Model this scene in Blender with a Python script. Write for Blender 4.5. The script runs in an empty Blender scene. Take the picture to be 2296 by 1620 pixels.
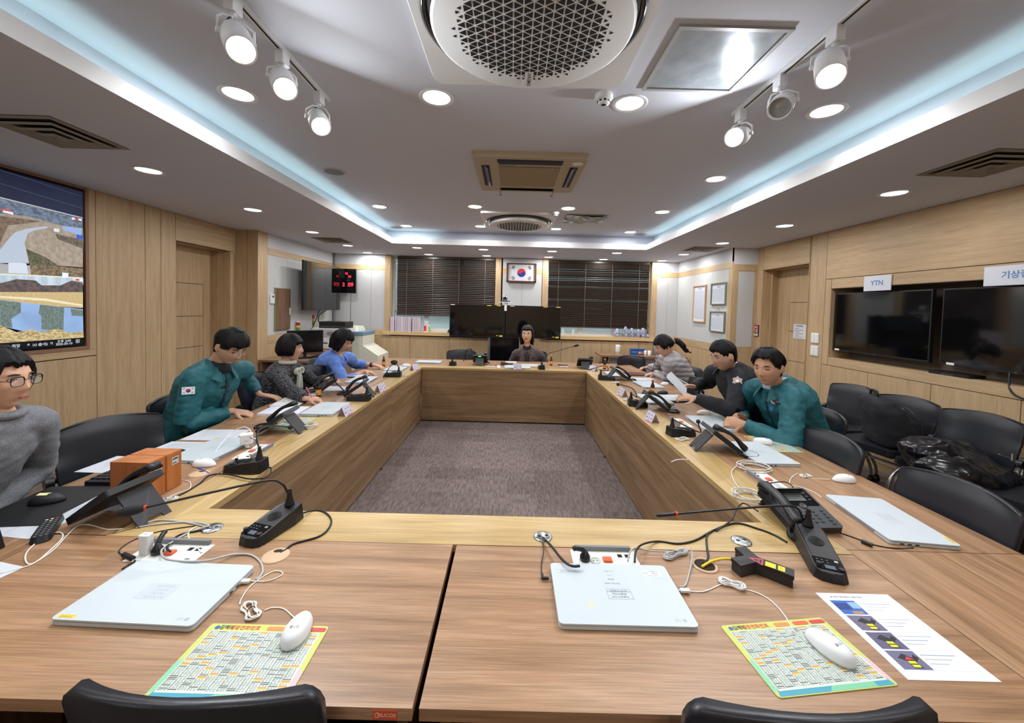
import bpy, bmesh, math, random
from mathutils import Vector, Matrix, Euler
random.seed(7)
PI = math.pi
S = bpy.context.scene
COL = S.collection
# ---------------------------------------------------------------- camera
CAM_H = 1.5614
PITCH, YAW, ROLL, FPX, CYPX = .0335, .0015, .0262, 880.0, 719.0
cp, sp, cy, sy = math.cos(PITCH), math.sin(PITCH), math.cos(YAW), math.sin(YAW)
FWD = Vector((sy*cp, cy*cp, -sp)); RT0 = Vector((cy, -sy, 0)); UP0 = RT0.cross(FWD)
RT = RT0*math.cos(ROLL) + UP0*math.sin(ROLL); UPV = -RT0*math.sin(ROLL) + UP0*math.cos(ROLL)
cd = bpy.data.cameras.new('camera'); cam = bpy.data.objects.new('camera', cd); COL.objects.link(cam)
cam.matrix_world = Matrix(((RT.x, UPV.x, -FWD.x, 0), (RT.y, UPV.y, -FWD.y, 0), (RT.z, UPV.z, -FWD.z, CAM_H), (0, 0, 0, 1)))
cd.sensor_width = 36; cd.lens = FPX/2296*36; cd.shift_y = -(810-CYPX)/2296; cd.clip_start = .02
S.camera = cam
def ray(px, py): return RT*((px-1148)/FPX) - UPV*((py-CYPX)/FPX) + FWD
def onz(px, py, z=.73):
    d = ray(px, py); return Vector((0, 0, CAM_H)) + d*((z-CAM_H)/d.z)
def ony(px, py, y):
    d = ray(px, py); return Vector((0, 0, CAM_H)) + d*(y/d.y)
# ---------------------------------------------------------------- world and view
W = bpy.data.worlds.new('world'); S.world = W; W.use_nodes = True
W.node_tree.nodes['Background'].inputs[0].default_value = (.62, .80, .86, 1)
W.node_tree.nodes['Background'].inputs[1].default_value = 1.3
S.view_settings.view_transform = 'Standard'; S.view_settings.look = 'None'
S.view_settings.exposure = EXPOSURE = -0.28; S.view_settings.gamma = 1; S.view_settings.use_curve_mapping = False
DOWNLIGHT_W = 9.0; SPOT_W = 10.0; COVE_W = 1.3; LAMP = (.985, .985, 1)
TMP = bpy.data.scenes.new('scratch')          # used only to evaluate text and modifiers quickly
def bake(ob):
    TMP.collection.objects.link(ob); vl = TMP.view_layers[0]; vl.update(); dg = vl.depsgraph; dg.update()
    me = bpy.data.meshes.new_from_object(ob.evaluated_get(dg)); TMP.collection.objects.unlink(ob); return me
# ---------------------------------------------------------------- tags
def tag(o, label=None, cat=None, group=None, kind=None):
    if label: o['label'] = label
    if cat: o['category'] = cat
    if group: o['group'] = group
    if kind: o['kind'] = kind
    return o
def empty(name, label, cat, loc=(0, 0, 0), rz=0, group=None):
    o = bpy.data.objects.new(name, None); COL.objects.link(o); o.empty_display_size = .05
    o.location = loc; o.rotation_euler = (0, 0, rz); return tag(o, label, cat, group)
KIDS = {}
def put(name, data, parent=None):
    o = bpy.data.objects.new(name, data); COL.objects.link(o)
    if parent is not None: o.parent = parent; KIDS.setdefault(parent.name, []).append(o)
    return o
def dup(o, loc=None, rz=None, label=None, group=None, parent=None, cat=None):
    c = o.copy(); COL.objects.link(c)
    if parent is not None: c.parent = parent; KIDS.setdefault(parent.name, []).append(c)
    if loc is not None: c.location = loc
    if rz is not None: c.rotation_euler = (0, 0, rz)
    if label: c['label'] = label
    if cat: c['category'] = cat
    if group: c['group'] = group
    for ch in KIDS.get(o.name, []): dup(ch, parent=c)
    return c
# ---------------------------------------------------------------- materials
def lin(c):
    if isinstance(c, str): c = [int(c[i:i+2], 16)/255 for i in (0, 2, 4)]
    return tuple((x/12.92 if x <= .04045 else ((x+.055)/1.055)**2.4) for x in c[:3]) + (1,)
MC = {}
def mat(c, r=.5, metal=0, emit=0, spec=.5, bump=0, bscale=200, alpha=1, coat=0, trans=0, name=None):
    k = (c, r, metal, emit, spec, bump, bscale, alpha, coat, trans)
    if k in MC: return MC[k]
    m = bpy.data.materials.new(name or 'm_'+str(c)); m.use_nodes = True; nt = m.node_tree; b = nt.nodes['Principled BSDF']
    b.inputs['Base Color'].default_value = lin(c); b.inputs['Roughness'].default_value = r; b.inputs['Metallic'].default_value = metal
    b.inputs['Specular IOR Level'].default_value = spec
    if emit: b.inputs['Emission Color'].default_value = lin(c); b.inputs['Emission Strength'].default_value = emit
    if alpha < 1: b.inputs['Alpha'].default_value = alpha
    if coat: b.inputs['Coat Weight'].default_value = coat
    if trans: b.inputs['Transmission Weight'].default_value = trans
    if bump:
        tc = nt.nodes.new('ShaderNodeTexCoord'); n = nt.nodes.new('ShaderNodeTexNoise'); n.inputs['Scale'].default_value = bscale
        n.inputs['Detail'].default_value = 3
        bm = nt.nodes.new('ShaderNodeBump'); bm.inputs['Strength'].default_value = bump; bm.inputs['Distance'].default_value = .002
        nt.links.new(tc.outputs['Object'], n.inputs['Vector']); nt.links.new(n.outputs['Fac'], bm.inputs['Height']); nt.links.new(bm.outputs[0], b.inputs['Normal'])
    MC[k] = m; return m
def ramp(nt, stops):
    r = nt.nodes.new('ShaderNodeValToRGB'); e = r.color_ramp.elements
    while len(e) < len(stops): e.new(.5)
    for x, (p, c) in zip(e, stops): x.position = p; x.color = lin(c)
    return r
def wood(name, c1, c2, c3, axis='x', sc=1.0, r=.35, fine=.35, bump=.05, coat=0):
    """laminate grain running along one world axis"""
    m = bpy.data.materials.new(name); m.use_nodes = True; nt = m.node_tree; N = nt.nodes; L = nt.links; b = N['Principled BSDF']
    tc = N.new('ShaderNodeTexCoord'); mp = N.new('ShaderNodeMapping'); L.new(tc.outputs['Object'], mp.inputs[0])
    lo, hi = 1.3*sc, 22*sc
    mp.inputs['Scale'].default_value = {'x': (lo, hi, hi), 'y': (hi, lo, hi), 'z': (hi, hi, lo)}[axis]
    n1 = N.new('ShaderNodeTexNoise'); n1.inputs['Scale'].default_value = 1; n1.inputs['Detail'].default_value = 5; n1.inputs['Distortion'].default_value = .6
    L.new(mp.outputs[0], n1.inputs[0])
    mp2 = N.new('ShaderNodeMapping'); L.new(tc.outputs['Object'], mp2.inputs[0]); lo, hi = 7*sc, 260*sc
    mp2.inputs['Scale'].default_value = {'x': (lo, hi, hi), 'y': (hi, lo, hi), 'z': (hi, hi, lo)}[axis]
    n2 = N.new('ShaderNodeTexNoise'); n2.inputs['Scale'].default_value = 1; n2.inputs['Detail'].default_value = 2; L.new(mp2.outputs[0], n2.inputs[0])
    rp = ramp(nt, [(.3, c1), (.5, c2), (.7, c3)]); L.new(n1.outputs['Fac'], rp.inputs[0])
    r2 = N.new('ShaderNodeMapRange'); r2.inputs[1].default_value = .35; r2.inputs[2].default_value = .7; r2.inputs[3].default_value = 1-fine; r2.inputs[4].default_value = 1.05
    L.new(n2.outputs['Fac'], r2.inputs[0])
    mx = N.new('ShaderNodeMix'); mx.data_type = 'RGBA'; mx.blend_type = 'MULTIPLY'; mx.inputs[0].default_value = 1
    L.new(rp.outputs[0], mx.inputs[6]); cb = N.new('ShaderNodeCombineColor')
    for i in range(3): L.new(r2.outputs[0], cb.inputs[i])
    L.new(cb.outputs[0], mx.inputs[7]); L.new(mx.outputs[2], b.inputs['Base Color'])
    b.inputs['Roughness'].default_value = r; b.inputs['Coat Weight'].default_value = coat
    bp = N.new('ShaderNodeBump'); bp.inputs['Strength'].default_value = bump; bp.inputs['Distance'].default_value = .001
    L.new(n2.outputs['Fac'], bp.inputs['Height']); L.new(bp.outputs[0], b.inputs['Normal'])
    return m
def noisy(name, c1, c2, scale=60, r=.9, bump=.3, dist=.002, detail=4, metal=0, stretch=None, mid=(.35, .65)):
    m = bpy.data.materials.new(name); m.use_nodes = True; nt = m.node_tree; N = nt.nodes; L = nt.links; b = N['Principled BSDF']
    tc = N.new('ShaderNodeTexCoord'); mp = N.new('ShaderNodeMapping'); L.new(tc.outputs['Object'], mp.inputs[0])
    if stretch: mp.inputs['Scale'].default_value = stretch
    n = N.new('ShaderNodeTexNoise'); n.inputs['Scale'].default_value = scale; n.inputs['Detail'].default_value = detail; L.new(mp.outputs[0], n.inputs[0])
    rp = ramp(nt, [(mid[0], c1), (mid[1], c2)]); L.new(n.outputs['Fac'], rp.inputs[0]); L.new(rp.outputs[0], b.inputs['Base Color'])
    b.inputs['Roughness'].default_value = r; b.inputs['Metallic'].default_value = metal
    if bump:
        bp = N.new('ShaderNodeBump'); bp.inputs['Strength'].default_value = bump; bp.inputs['Distance'].default_value = dist
        L.new(n.outputs['Fac'], bp.inputs['Height']); L.new(bp.outputs[0], b.inputs['Normal'])
    return m
def carpet():
    m = bpy.data.materials.new('ribbed_carpet'); m.use_nodes = True; nt = m.node_tree; N = nt.nodes; L = nt.links; b = N['Principled BSDF']
    tc = N.new('ShaderNodeTexCoord')
    ck = N.new('ShaderNodeTexBrick'); ck.offset = .5; ck.inputs['Scale'].default_value = 1; ck.inputs['Mortar Size'].default_value = 0
    ck.inputs['Brick Width'].default_value = .5; ck.inputs['Row Height'].default_value = .25
    ck.inputs['Color1'].default_value = lin('988a85'); ck.inputs['Color2'].default_value = lin('877a76'); L.new(tc.outputs['Object'], ck.inputs[0])
    wv = N.new('ShaderNodeTexWave'); wv.bands_direction = 'X'; wv.inputs['Scale'].default_value = 26; wv.inputs['Distortion'].default_value = .3
    L.new(tc.outputs['Object'], wv.inputs[0])
    mp = N.new('ShaderNodeMapping'); mp.inputs['Scale'].default_value = (60, 12, 1); L.new(tc.outputs['Object'], mp.inputs[0])
    n = N.new('ShaderNodeTexNoise'); n.inputs['Scale'].default_value = 1; n.inputs['Detail'].default_value = 3; L.new(mp.outputs[0], n.inputs[0])
    rp = ramp(nt, [(.35, '8e8a88'), (.65, 'ffffff')]); L.new(n.outputs['Fac'], rp.inputs[0])
    mx = N.new('ShaderNodeMix'); mx.data_type = 'RGBA'; mx.blend_type = 'MULTIPLY'; mx.inputs[0].default_value = .55
    L.new(ck.outputs[0], mx.inputs[6]); L.new(rp.outputs[0], mx.inputs[7])
    m2 = N.new('ShaderNodeMix'); m2.data_type = 'RGBA'; m2.blend_type = 'MULTIPLY'; m2.inputs[0].default_value = .25
    L.new(mx.outputs[2], m2.inputs[6]); L.new(wv.outputs['Color'], m2.inputs[7]); L.new(m2.outputs[2], b.inputs['Base Color'])
    bp = N.new('ShaderNodeBump'); bp.inputs['Strength'].default_value = .5; bp.inputs['Distance'].default_value = .003
    L.new(wv.outputs['Fac'], bp.inputs['Height']); L.new(bp.outputs[0], b.inputs['Normal'])
    b.inputs['Roughness'].default_value = .95; b.inputs['Specular IOR Level'].default_value = .1; return m
M = dict(
  oakz=wood('oak_panel_upright', 'b89c76', 'c4a780', 'ccb08a', 'z', 1.2, .5, .16), oakx=wood('oak_panel_level', 'b89c76', 'c4a780', 'ccb08a', 'y', 1.2, .5, .16),
  oakt=wood('oak_trim', 'cfae7a', 'd8b886', 'dec090', 'x', 1.2, .5, .1),
  walx=wood('walnut_laminate', '8c694a', 'a8815e', 'bd9674', 'x', 1.1, .36, .26), waly=wood('walnut_laminate_lengthwise', '8c694a', 'a8815e', 'bd9674', 'y', 1.1, .36, .26),
  strx=wood('oak_strip', 'b0925c', 'c2a36c', 'cfb27c', 'x', .7, .36, .2), stry=wood('oak_strip_lengthwise', 'b0925c', 'c2a36c', 'cfb27c', 'y', .7, .36, .2),
  panx=wood('oak_panel_front', '806546', '967857', 'a68866', 'x', .8, .45, .22), pany=wood('oak_panel_side', '806546', '967857', 'a68866', 'y', .8, .45, .22),
  cherry=wood('orange_veneer', 'a85f2c', 'ba6f38', 'c67c44', 'z', 1.5, .45, .15),
  slat=mat('463b34', .38), dark=mat('1b1815', .8), blk=mat('15161a', .42), blk2=mat('26272b', .5), blkg=mat('0b0c10', .12),
  leather=mat('1d1f26', .36, bump=.12, bscale=450), fabric=noisy('black_mesh_fabric', '17181c', '24262c', 700, .8, .5), chrome=mat('b9bcc0', .25, 1),
  ceil=mat('cfd3de', .85), white=mat('e4e6e8', .5), lapt=mat('c6d0d6', .38), paper=mat('ced4dc', .7), wallp=noisy('pale_wall_panel', 'bfc0bf', 'c7c8c7', 60, .9, .05),
  wallw=noisy('white_plaster', 'cfd0d3', 'd5d6d9', 40, .9, .05), wcab=mat('e9e9e6', .4), gcab=mat('b4b7ba', .4), silver=mat('a9abad', .3, .9), grey=mat('7d8084', .5), dgrey=mat('3b3e43', .45),
  yellow=mat('e8cf1c', .5), red=mat('c8202a', .5), orange=mat('e0562a', .4), glass=mat('dfe8ea', .05, alpha=.18, spec=.8), carpet=carpet())
# ---------------------------------------------------------------- mesh builder
class MB:
    def __init__(s, T=None): s.v = []; s.f = []; s.m = []; s.ms = []; s.T = T or Matrix(); s.sm = []
    def mi(s, m):
        if isinstance(m, str): m = M[m] if m in M else mat(m)
        if m not in s.ms: s.ms.append(m)
        return s.ms.index(m)
    def add(s, vs, fs, m, smooth=False):
        o = len(s.v); s.v += [s.T @ Vector(p) for p in vs]; i = s.mi(m)
        for f in fs: s.f.append([a+o for a in f]); s.m.append(i); s.sm.append(smooth)
        return s
    def box(s, x0, x1, y0, y1, z0, z1, m):
        v = [(x, y, z) for z in (z0, z1) for y in (y0, y1) for x in (x0, x1)]
        return s.add(v, [(0, 2, 3, 1), (4, 5, 7, 6), (0, 1, 5, 4), (2, 6, 7, 3), (0, 4, 6, 2), (1, 3, 7, 5)], m)
    def cbox(s, c, d, m, R=None):
        T = s.T; s.T = T @ Matrix.Translation(c) @ (R.to_4x4() if R is not None else Matrix())
        s.box(-d[0]/2, d[0]/2, -d[1]/2, d[1]/2, -d[2]/2, d[2]/2, m); s.T = T; return s
    def prism(s, pts, z0, z1, m, taper=1.0, m2=None, smooth=False):
        n = len(pts); cx = sum(p[0] for p in pts)/n; cy_ = sum(p[1] for p in pts)/n
        a = [(x, y, z0) for x, y in pts]; b = [(cx+(x-cx)*taper, cy_+(y-cy_)*taper, z1) for x, y in pts]
        s.add(a+b, [[i, (i+1) % n, n+(i+1) % n, n+i] for i in range(n)] + [list(range(n))[::-1]], m, smooth)
        return s.add(b, [list(range(n))], m2 or m)
    def rbox(s, x0, x1, y0, y1, z0, z1, m, r=.01, n=4, taper=1.0, m2=None):
        return s.prism(rrect(x0, x1, y0, y1, r, n), z0, z1, m, taper, m2)
    def rings(s, R, m, smooth=True, caps=True, closed=False):
        n = len(R[0]); vs = [p for r in R for p in r]; k = len(R); fs = []
        for j in range(k if closed else k-1):
            for i in range(n): a, b = j*n, ((j+1) % k)*n; fs.append((a+i, a+(i+1) % n, b+(i+1) % n, b+i))
        if caps and not closed: fs += [list(range(n))[::-1], [(k-1)*n+i for i in range(n)]]
        return s.add(vs, fs, m, smooth)
    def cyl(s, p0, p1, r0, m, r1=None, n=16, smooth=True):
        p0, p1 = Vector(p0), Vector(p1); r1 = r0 if r1 is None else r1; d = (p1-p0).normalized()
        u = d.orthogonal().normalized(); w = d.cross(u); R = []
        for p, r in ((p0, r0), (p1, r1)): R.append([p+u*(r*math.cos(2*PI*i/n))+w*(r*math.sin(2*PI*i/n)) for i in range(n)])
        s.rings(R, m, smooth, False)
        o = [list(range(n))[::-1]]; s.add(R[0], o, m); return s.add(R[1], [list(range(n))], m)
    def lathe(s, prof, m, c=(0, 0, 0), n=24, caps=True, smooth=True):
        R = [[(c[0]+r*math.cos(2*PI*i/n), c[1]+r*math.sin(2*PI*i/n), c[2]+z) for i in range(n)] for r, z in prof]
        return s.rings(R, m, smooth, caps)
    def tube(s, pts, r, m, n=8, smooth_path=0, closed=False, caps=True, flat=1.0):
        P = [Vector(p) for p in pts]
        if smooth_path: P = spline(P, smooth_path)
        if not hasattr(r, '__len__'): r = [r]*len(P)
        elif len(r) != len(P): r = [r[min(len(r)-1, int(i*(len(r)-1)/(len(P)-1)+.5))] for i in range(len(P))]
        R = []; u = None
        for i, p in enumerate(P):
            d = (P[min(i+1, len(P)-1)]-P[max(i-1, 0)])
            d = d.normalized() if d.length > 1e-9 else Vector((0, 0, 1))
            if u is None: u = d.orthogonal().normalized()
            u = (u-d*u.dot(d)); u = u.normalized() if u.length > 1e-6 else d.orthogonal().normalized(); w = d.cross(u)
            R.append([p+u*(r[i]*math.cos(2*PI*k/n))+w*(flat*r[i]*math.sin(2*PI*k/n)) for k in range(n)])
        return s.rings(R, m, True, caps, closed)
    def ball(s, c, r, m, n=12, k=8):
        if not hasattr(r, '__len__'): r = (r, r, r)
        R = [[(c[0]+r[0]*math.sin(PI*max(.02, min(.98, j/k)))*math.cos(2*PI*i/n), c[1]+r[1]*math.sin(PI*max(.02, min(.98, j/k)))*math.sin(2*PI*i/n), c[2]-r[2]*math.cos(PI*j/k)) for i in range(n)] for j in range(k+1)]
        return s.rings(R, m, True)
    def quad(s, a, b, c, d, m): return s.add([a, b, c, d], [(0, 1, 2, 3)], m)
    def text(s, st, o, ux, uy, h, m, bold=0, align='CENTER'):
        cu = bpy.data.curves.new('t', 'FONT'); cu.body = st; cu.size = 1; cu.align_x = align; cu.align_y = 'CENTER'; cu.offset = bold; cu.resolution_u = 2
        ob = bpy.data.objects.new('t', cu); me = bake(ob); bpy.data.objects.remove(ob); bpy.data.curves.remove(cu)
        ux = Vector(ux).normalized()*h; uy = Vector(uy).normalized()*h; o = Vector(o)
        s.add([o+ux*v.co.x+uy*v.co.y for v in me.vertices], [list(p.vertices) for p in me.polygons], m); bpy.data.meshes.remove(me); return s
    def build(s, name, parent=None, bevel=0, smooth=None, seg=2, label=None, subsurf=0):
        me = bpy.data.meshes.new(name); me.from_pydata([tuple(v) for v in s.v], [], s.f)
        for m in s.ms: me.materials.append(m)
        me.polygons.foreach_set('material_index', s.m); me.polygons.foreach_set('use_smooth', [bool(x) if smooth is None else smooth for x in s.sm]); me.update()
        o = put(name, me, parent)
        if bevel:
            b = o.modifiers.new('b', 'BEVEL'); b.width = bevel; b.segments = seg; b.limit_method = 'ANGLE'; b.angle_limit = .6
        if subsurf: q = o.modifiers.new('s', 'SUBSURF'); q.levels = q.render_levels = subsurf
        if label: o['label'] = label
        return o
def rrect(x0, x1, y0, y1, r, n=4):
    out = []
    for cx, cy_, a in ((x1-r, y0+r, -PI/2), (x1-r, y1-r, 0), (x0+r, y1-r, PI/2), (x0+r, y0+r, PI)):
        for i in range(n+1): t = a+PI/2*i/n; out.append((cx+r*math.cos(t), cy_+r*math.sin(t)))
    return out
def spline(P, k=6):
    out = []; n = len(P)
    for i in range(n-1):
        p0, p1, p2, p3 = P[max(i-1, 0)], P[i], P[i+1], P[min(i+2, n-1)]
        for j in range(k):
            t = j/k; out.append(.5*((2*p1)+(p2-p0)*t+(2*p0-5*p1+4*p2-p3)*t*t+(3*p1-p0-3*p2+p3)*t**3))
    out.append(P[-1]); return out
def rotx(a): return Matrix.Rotation(a, 3, 'X')
def roty(a): return Matrix.Rotation(a, 3, 'Y')
def rotz(a): return Matrix.Rotation(a, 3, 'Z')
def struct(name, mb, parent=None, **k):
    o = mb.build(name, parent, **k)
    if parent is None: o['kind'] = 'structure'
    return o
def arealight(name, loc, size, watts, color=(1, 1, 1), direction=(0, 0, -1), shape='DISK', size_y=None, parent=None, spread=PI):
    l = bpy.data.lights.new(name, 'AREA'); l.shape = shape; l.size = size; l.energy = watts; l.color = color; l.spread = spread
    if size_y: l.size_y = size_y
    o = bpy.data.objects.new(name, l); COL.objects.link(o); o.location = loc
    o.rotation_euler = Vector(direction).to_track_quat('-Z', 'Y').to_euler()
    if parent is not None: o.parent = parent; KIDS.setdefault(parent.name, []).append(o)
    return o
# ================================================================ the room
ZS, ZC = 2.567, 2.80          # soffit and tray ceiling heights
XL, XR, XL2, XR2, YF, YN = -3.975, 3.76, -3.64, 3.372, 8.0, -2.2
TX0, TX1, TY0, TY1 = -1.99, 2.19, -1.2, 6.489
mb = MB(); mb.quad((XL-.4, YN, 0), (XR+.4, YN, 0), (XR+.4, YF+.3, 0), (XL-.4, YF+.3, 0), 'carpet'); struct('floor', mb)
mb = MB(); g = .13
mb.box(TX0-.35, TX1+.35, TY0-.35, TY1+.35, ZC, ZC+.03, 'ceil'); struct('ceiling', mb)
mb = MB(); ZT = ZC+.0
for a in ((XL-.4, TX0-g, YN, YF+.3), (TX1+g, XR+.4, YN, YF+.3), (TX0-g, TX1+g, TY1+g, YF+.3), (TX0-g, TX1+g, YN, TY0-g)):
    mb.box(a[0], a[1], a[2], a[3], ZS, ZT, 'ceil')
struct('ceiling', mb)
mb = MB()                     # the lip that hides the cove lamps
for (x0, x1, y0, y1, u) in ((TX0-g, TX0, TY0, TY1, 'l'), (TX1, TX1+g, TY0, TY1, 'r'), (TX0-g, TX1+g, TY1, TY1+g, 'f'), (TX0-g, TX1+g, TY0-g, TY0, 'n')):
    mb.box(x0, x1, y0, y1, ZS, ZS+.015, 'ceil')
    t = .014
    zb = ZS+.0151
    if u == 'l': mb.box(x1-t, x1+.0005, y0, y1, ZS+.0005, ZS+.09, 'white')
    if u == 'r': mb.box(x0-.0005, x0+t, y0, y1, ZS+.0005, ZS+.09, 'white')
    if u == 'f': mb.box(TX0-t, TX1+t, y0-.0005, y0+t, ZS+.0005, ZS+.09, 'white')
    if u == 'n': mb.box(TX0-t, TX1+t, y1-t, y1+.0005, ZS+.0005, ZS+.09, 'white')
struct('trim_1', mb)
CY = (.72, 1.0, .96)
led = mat((.78, 1, .97), .5, emit=1.6)
mb = MB()
for x in (TX0-.07, TX1+.07): mb.box(x-.006, x+.006, .2, 6.3, ZS+.015, ZS+.022, led)
mb.box(TX0, TX0+.75, TY1+.06, TY1+.072, ZS+.015, ZS+.022, led)
o = mb.build('cove_led_strip'); tag(o, 'cyan glowing LED strip tucked behind the ceiling tray lip', 'light')
for i, x in enumerate((TX0-.07, TX1+.07)):
    arealight('cove_lamp', (x, 3.3, ZS+.03), .03, COVE_W*4, CY, (0, 0, 1), 'RECTANGLE', 6.2).rotation_euler = (0, PI+(.35 if i == 0 else -.35), 0)
arealight('cove_lamp', (TX0+.38, TY1+.066, ZS+.03), .7, COVE_W*.4, CY, (0, 0, 1), 'RECTANGLE', .03).rotation_euler = (PI, 0, 0)
# ---- panelled walls: boards with dark shadow gaps between them
def boards(mb, axis, c, t, rects, m, gap=.006):
    """axis x: face at x=c, board thickness t (signed, away from the room); rects (u0,u1,z0,z1)"""
    for r in rects:
        u0, u1, z0, z1 = r[:4]; mm = r[4] if len(r) > 4 else m; h = gap/2
        a, b = sorted((c, c+t))
        if axis == 'x': mb.box(a, b, u0+h, u1-h, z0+h, z1-h, mm)
        else: mb.box(u0+h, u1-h, a, b, z0+h, z1-h, mm)
mb = MB(); T = -.02
mb.box(XL-.06, XL-.02, YN, 4.65, 0, ZS, 'dark'); mb.box(XL-.06, XL-.02, 4.65, 5.65, 2.25, ZS, 'dark'); mb.box(XL-.06, XL-.02, 5.553, 5.66, 0, 2.25, 'dark')
boards(mb, 'x', XL, T, [(YN, 3.761, .085, 1.0), (YN, 3.761, 1.003, 1.075, 'oakx'), (3.695, 3.761, 1.07, ZS), (YN, 3.761, 0, .085, 'oakx'), (YN, 1.2, 1.0, ZS), (1.2, 3.695, 2.545, ZS, 'oakx'),
    (3.761, 4.264, .085, ZS), (4.264, 4.456, .085, ZS), (3.761, 4.65, 0, .085, 'oakx'), (4.456, 4.65, .085, ZS), (4.65, 5.632, 2.25, ZS, 'oakx'), (5.553, 5.632, 0, 2.25)], 'oakz')
for (y0, y1) in ((4.65, 4.652), (5.551, 5.553)): mb.box(XL-.3, XL, y0-.002, y1+.002, 0, 2.25, 'oakz')
mb.box(XL-.3, XL, 4.65, 5.553, 2.25, 2.255, 'oakx'); mb.box(XL-.17, XL-.16, 5.53, 5.553, 0, 2.25, 'oakz')
mb.box(XL, XL2-.16, 5.63, 5.66, 0, ZS, 'oakz'); mb.box(XL2-.153, XL2, 5.63, 5.66, 0, ZS, 'oakz'); mb.box(XL, XL2-.01, 5.64, 5.655, 0, ZS, 'dark')
mb.box(XL2-.02, XL2, 5.66, 5.86, 0, ZS, 'oakz')
mb.box(XL2-.05, XL2-.02, 5.86, YF+.1, 0, ZS, 'dark')
ys = [5.86, 6.36, 6.9, 7.45, YF]
for i in range(4):
    boards(mb, 'x', XL2, T, [(ys[i], ys[i+1], 1.05, 2.26)], 'wallp', .003); boards(mb, 'x', XL2, T, [(ys[i], ys[i+1], 0, .93)], 'oakz')
boards(mb, 'x', XL2, T, [(5.86, YF, 2.36, ZS)], 'wallw', 0)
boards(mb, 'x', XL2+.004, T-.004, [(5.86, YF, 2.26, 2.36), (5.86, YF, .93, 1.05)], 'oakx', .001)
struct('wall_left', mb)
mb = MB()
mb.box(XR+.02, XR+.06, YN, 4.996, 0, 1.07, 'dark'); mb.box(XR+.02, XR+.06, YN, 4.996, 1.885, ZS, 'dark'); mb.box(XR+.02, XR+.06, 4.635, 4.996, 1.07, 1.885, 'dark')
mb.box(XR+.02, XR+.06, 4.996, 6.08, 2.22, ZS, 'dark'); mb.box(XR+.02, XR+.06, 5.916, 6.08, 0, 2.22, 'dark'); mb.box(XR+.02, XR+.06, YN, .9, 1.07, 1.885, 'dark')
T = .02
boards(mb, 'x', XR, T, [(5.916, 6.07, 0, ZS), (4.996, 5.916, 2.22, ZS, 'oakx'), (4.725, 4.96, 0, ZS), (YN, 4.725, 2.0, ZS, 'oakx'), (YN, 4.635, 1.885, 2.0, 'oakx'), (4.635, 4.725, .98, 2.0), (YN, 4.635, .98, 1.07, 'oakx')], 'oakz')
mb.box(XR+.012, XR+.03, 4.96, 4.996, 0, ZS, 'oakz')
y = 4.725
while y > YN: boards(mb, 'x', XR, T, [(max(y-.622, YN), y, .085, .98)], 'oakz'); y -= .622
boards(mb, 'x', XR, T, [(YN, 4.725, 0, .085), (YN, .9, 1.07, 1.885)], 'oakx')
for y in (5.916, 4.996): mb.box(XR, XR+.28, y-.003, y+.003, 0, 2.22, 'oakz')
mb.box(XR, XR+.28, 4.996, 5.916, 2.22, 2.226, 'oakx'); mb.box(XR+.13, XR+.14, 5.89, 5.916, 0, 2.22, 'oakz')
alc = mat('7a6c60', .8)
mb.box(XR+.26, XR+.28, .9, 4.66, 1.05, 1.9, alc); mb.box(XR+.001, XR+.27, 4.632, 4.65, 1.05, 1.9, 'oakz'); mb.box(XR+.001, XR+.27, .885, .9, 1.05, 1.9, 'oakz')
mb.box(XR+.001, XR+.27, .9, 4.65, 1.055, 1.073, 'oakx'); mb.box(XR+.001, XR+.27, .9, 4.65, 1.882, 1.9, alc)
mb.box(XR2+.02, XR, 6.06, 6.09, 0, ZS, 'wallw')
boards(mb, 'y', 6.06, -.012, [(XR2, XR, 2.32, ZS)], 'wallw', 0)
boards(mb, 'y', 6.06, -.016, [(XR2, XR, 2.22, 2.32), (XR2, XR2+.09, 1.05, 2.22), (XR2, XR, .97, 1.05), (XR2, XR, 0, .97), (XR-.04, XR, 1.05, 2.22)], 'oakz', .001)
boards(mb, 'y', 6.06, -.008, [(XR2+.09, XR-.04, 1.05, 2.22)], 'wallp', .004)
mb.box(XR2+.02, XR2+.05, 6.06, YF+.1, 0, ZS, 'dark')
ys = [6.044, 6.14, 6.65, 7.3, YF]
for i in range(4):
    boards(mb, 'x', XR2, T, [(ys[i], ys[i+1], 1.05, 2.26, 'wallp' if i else 'oakz')], 'wallp', .003); boards(mb, 'x', XR2, T, [(ys[i], ys[i+1], 0, .93)], 'oakz')
boards(mb, 'x', XR2, T, [(6.048, YF, 2.36, ZS)], 'wallw', 0)
boards(mb, 'x', XR2-.004, T+.004, [(6.044, YF, 2.26, 2.36), (6.044, YF, .93, 1.05)], 'oakx', .001)
struct('wall_right', mb)
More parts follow.
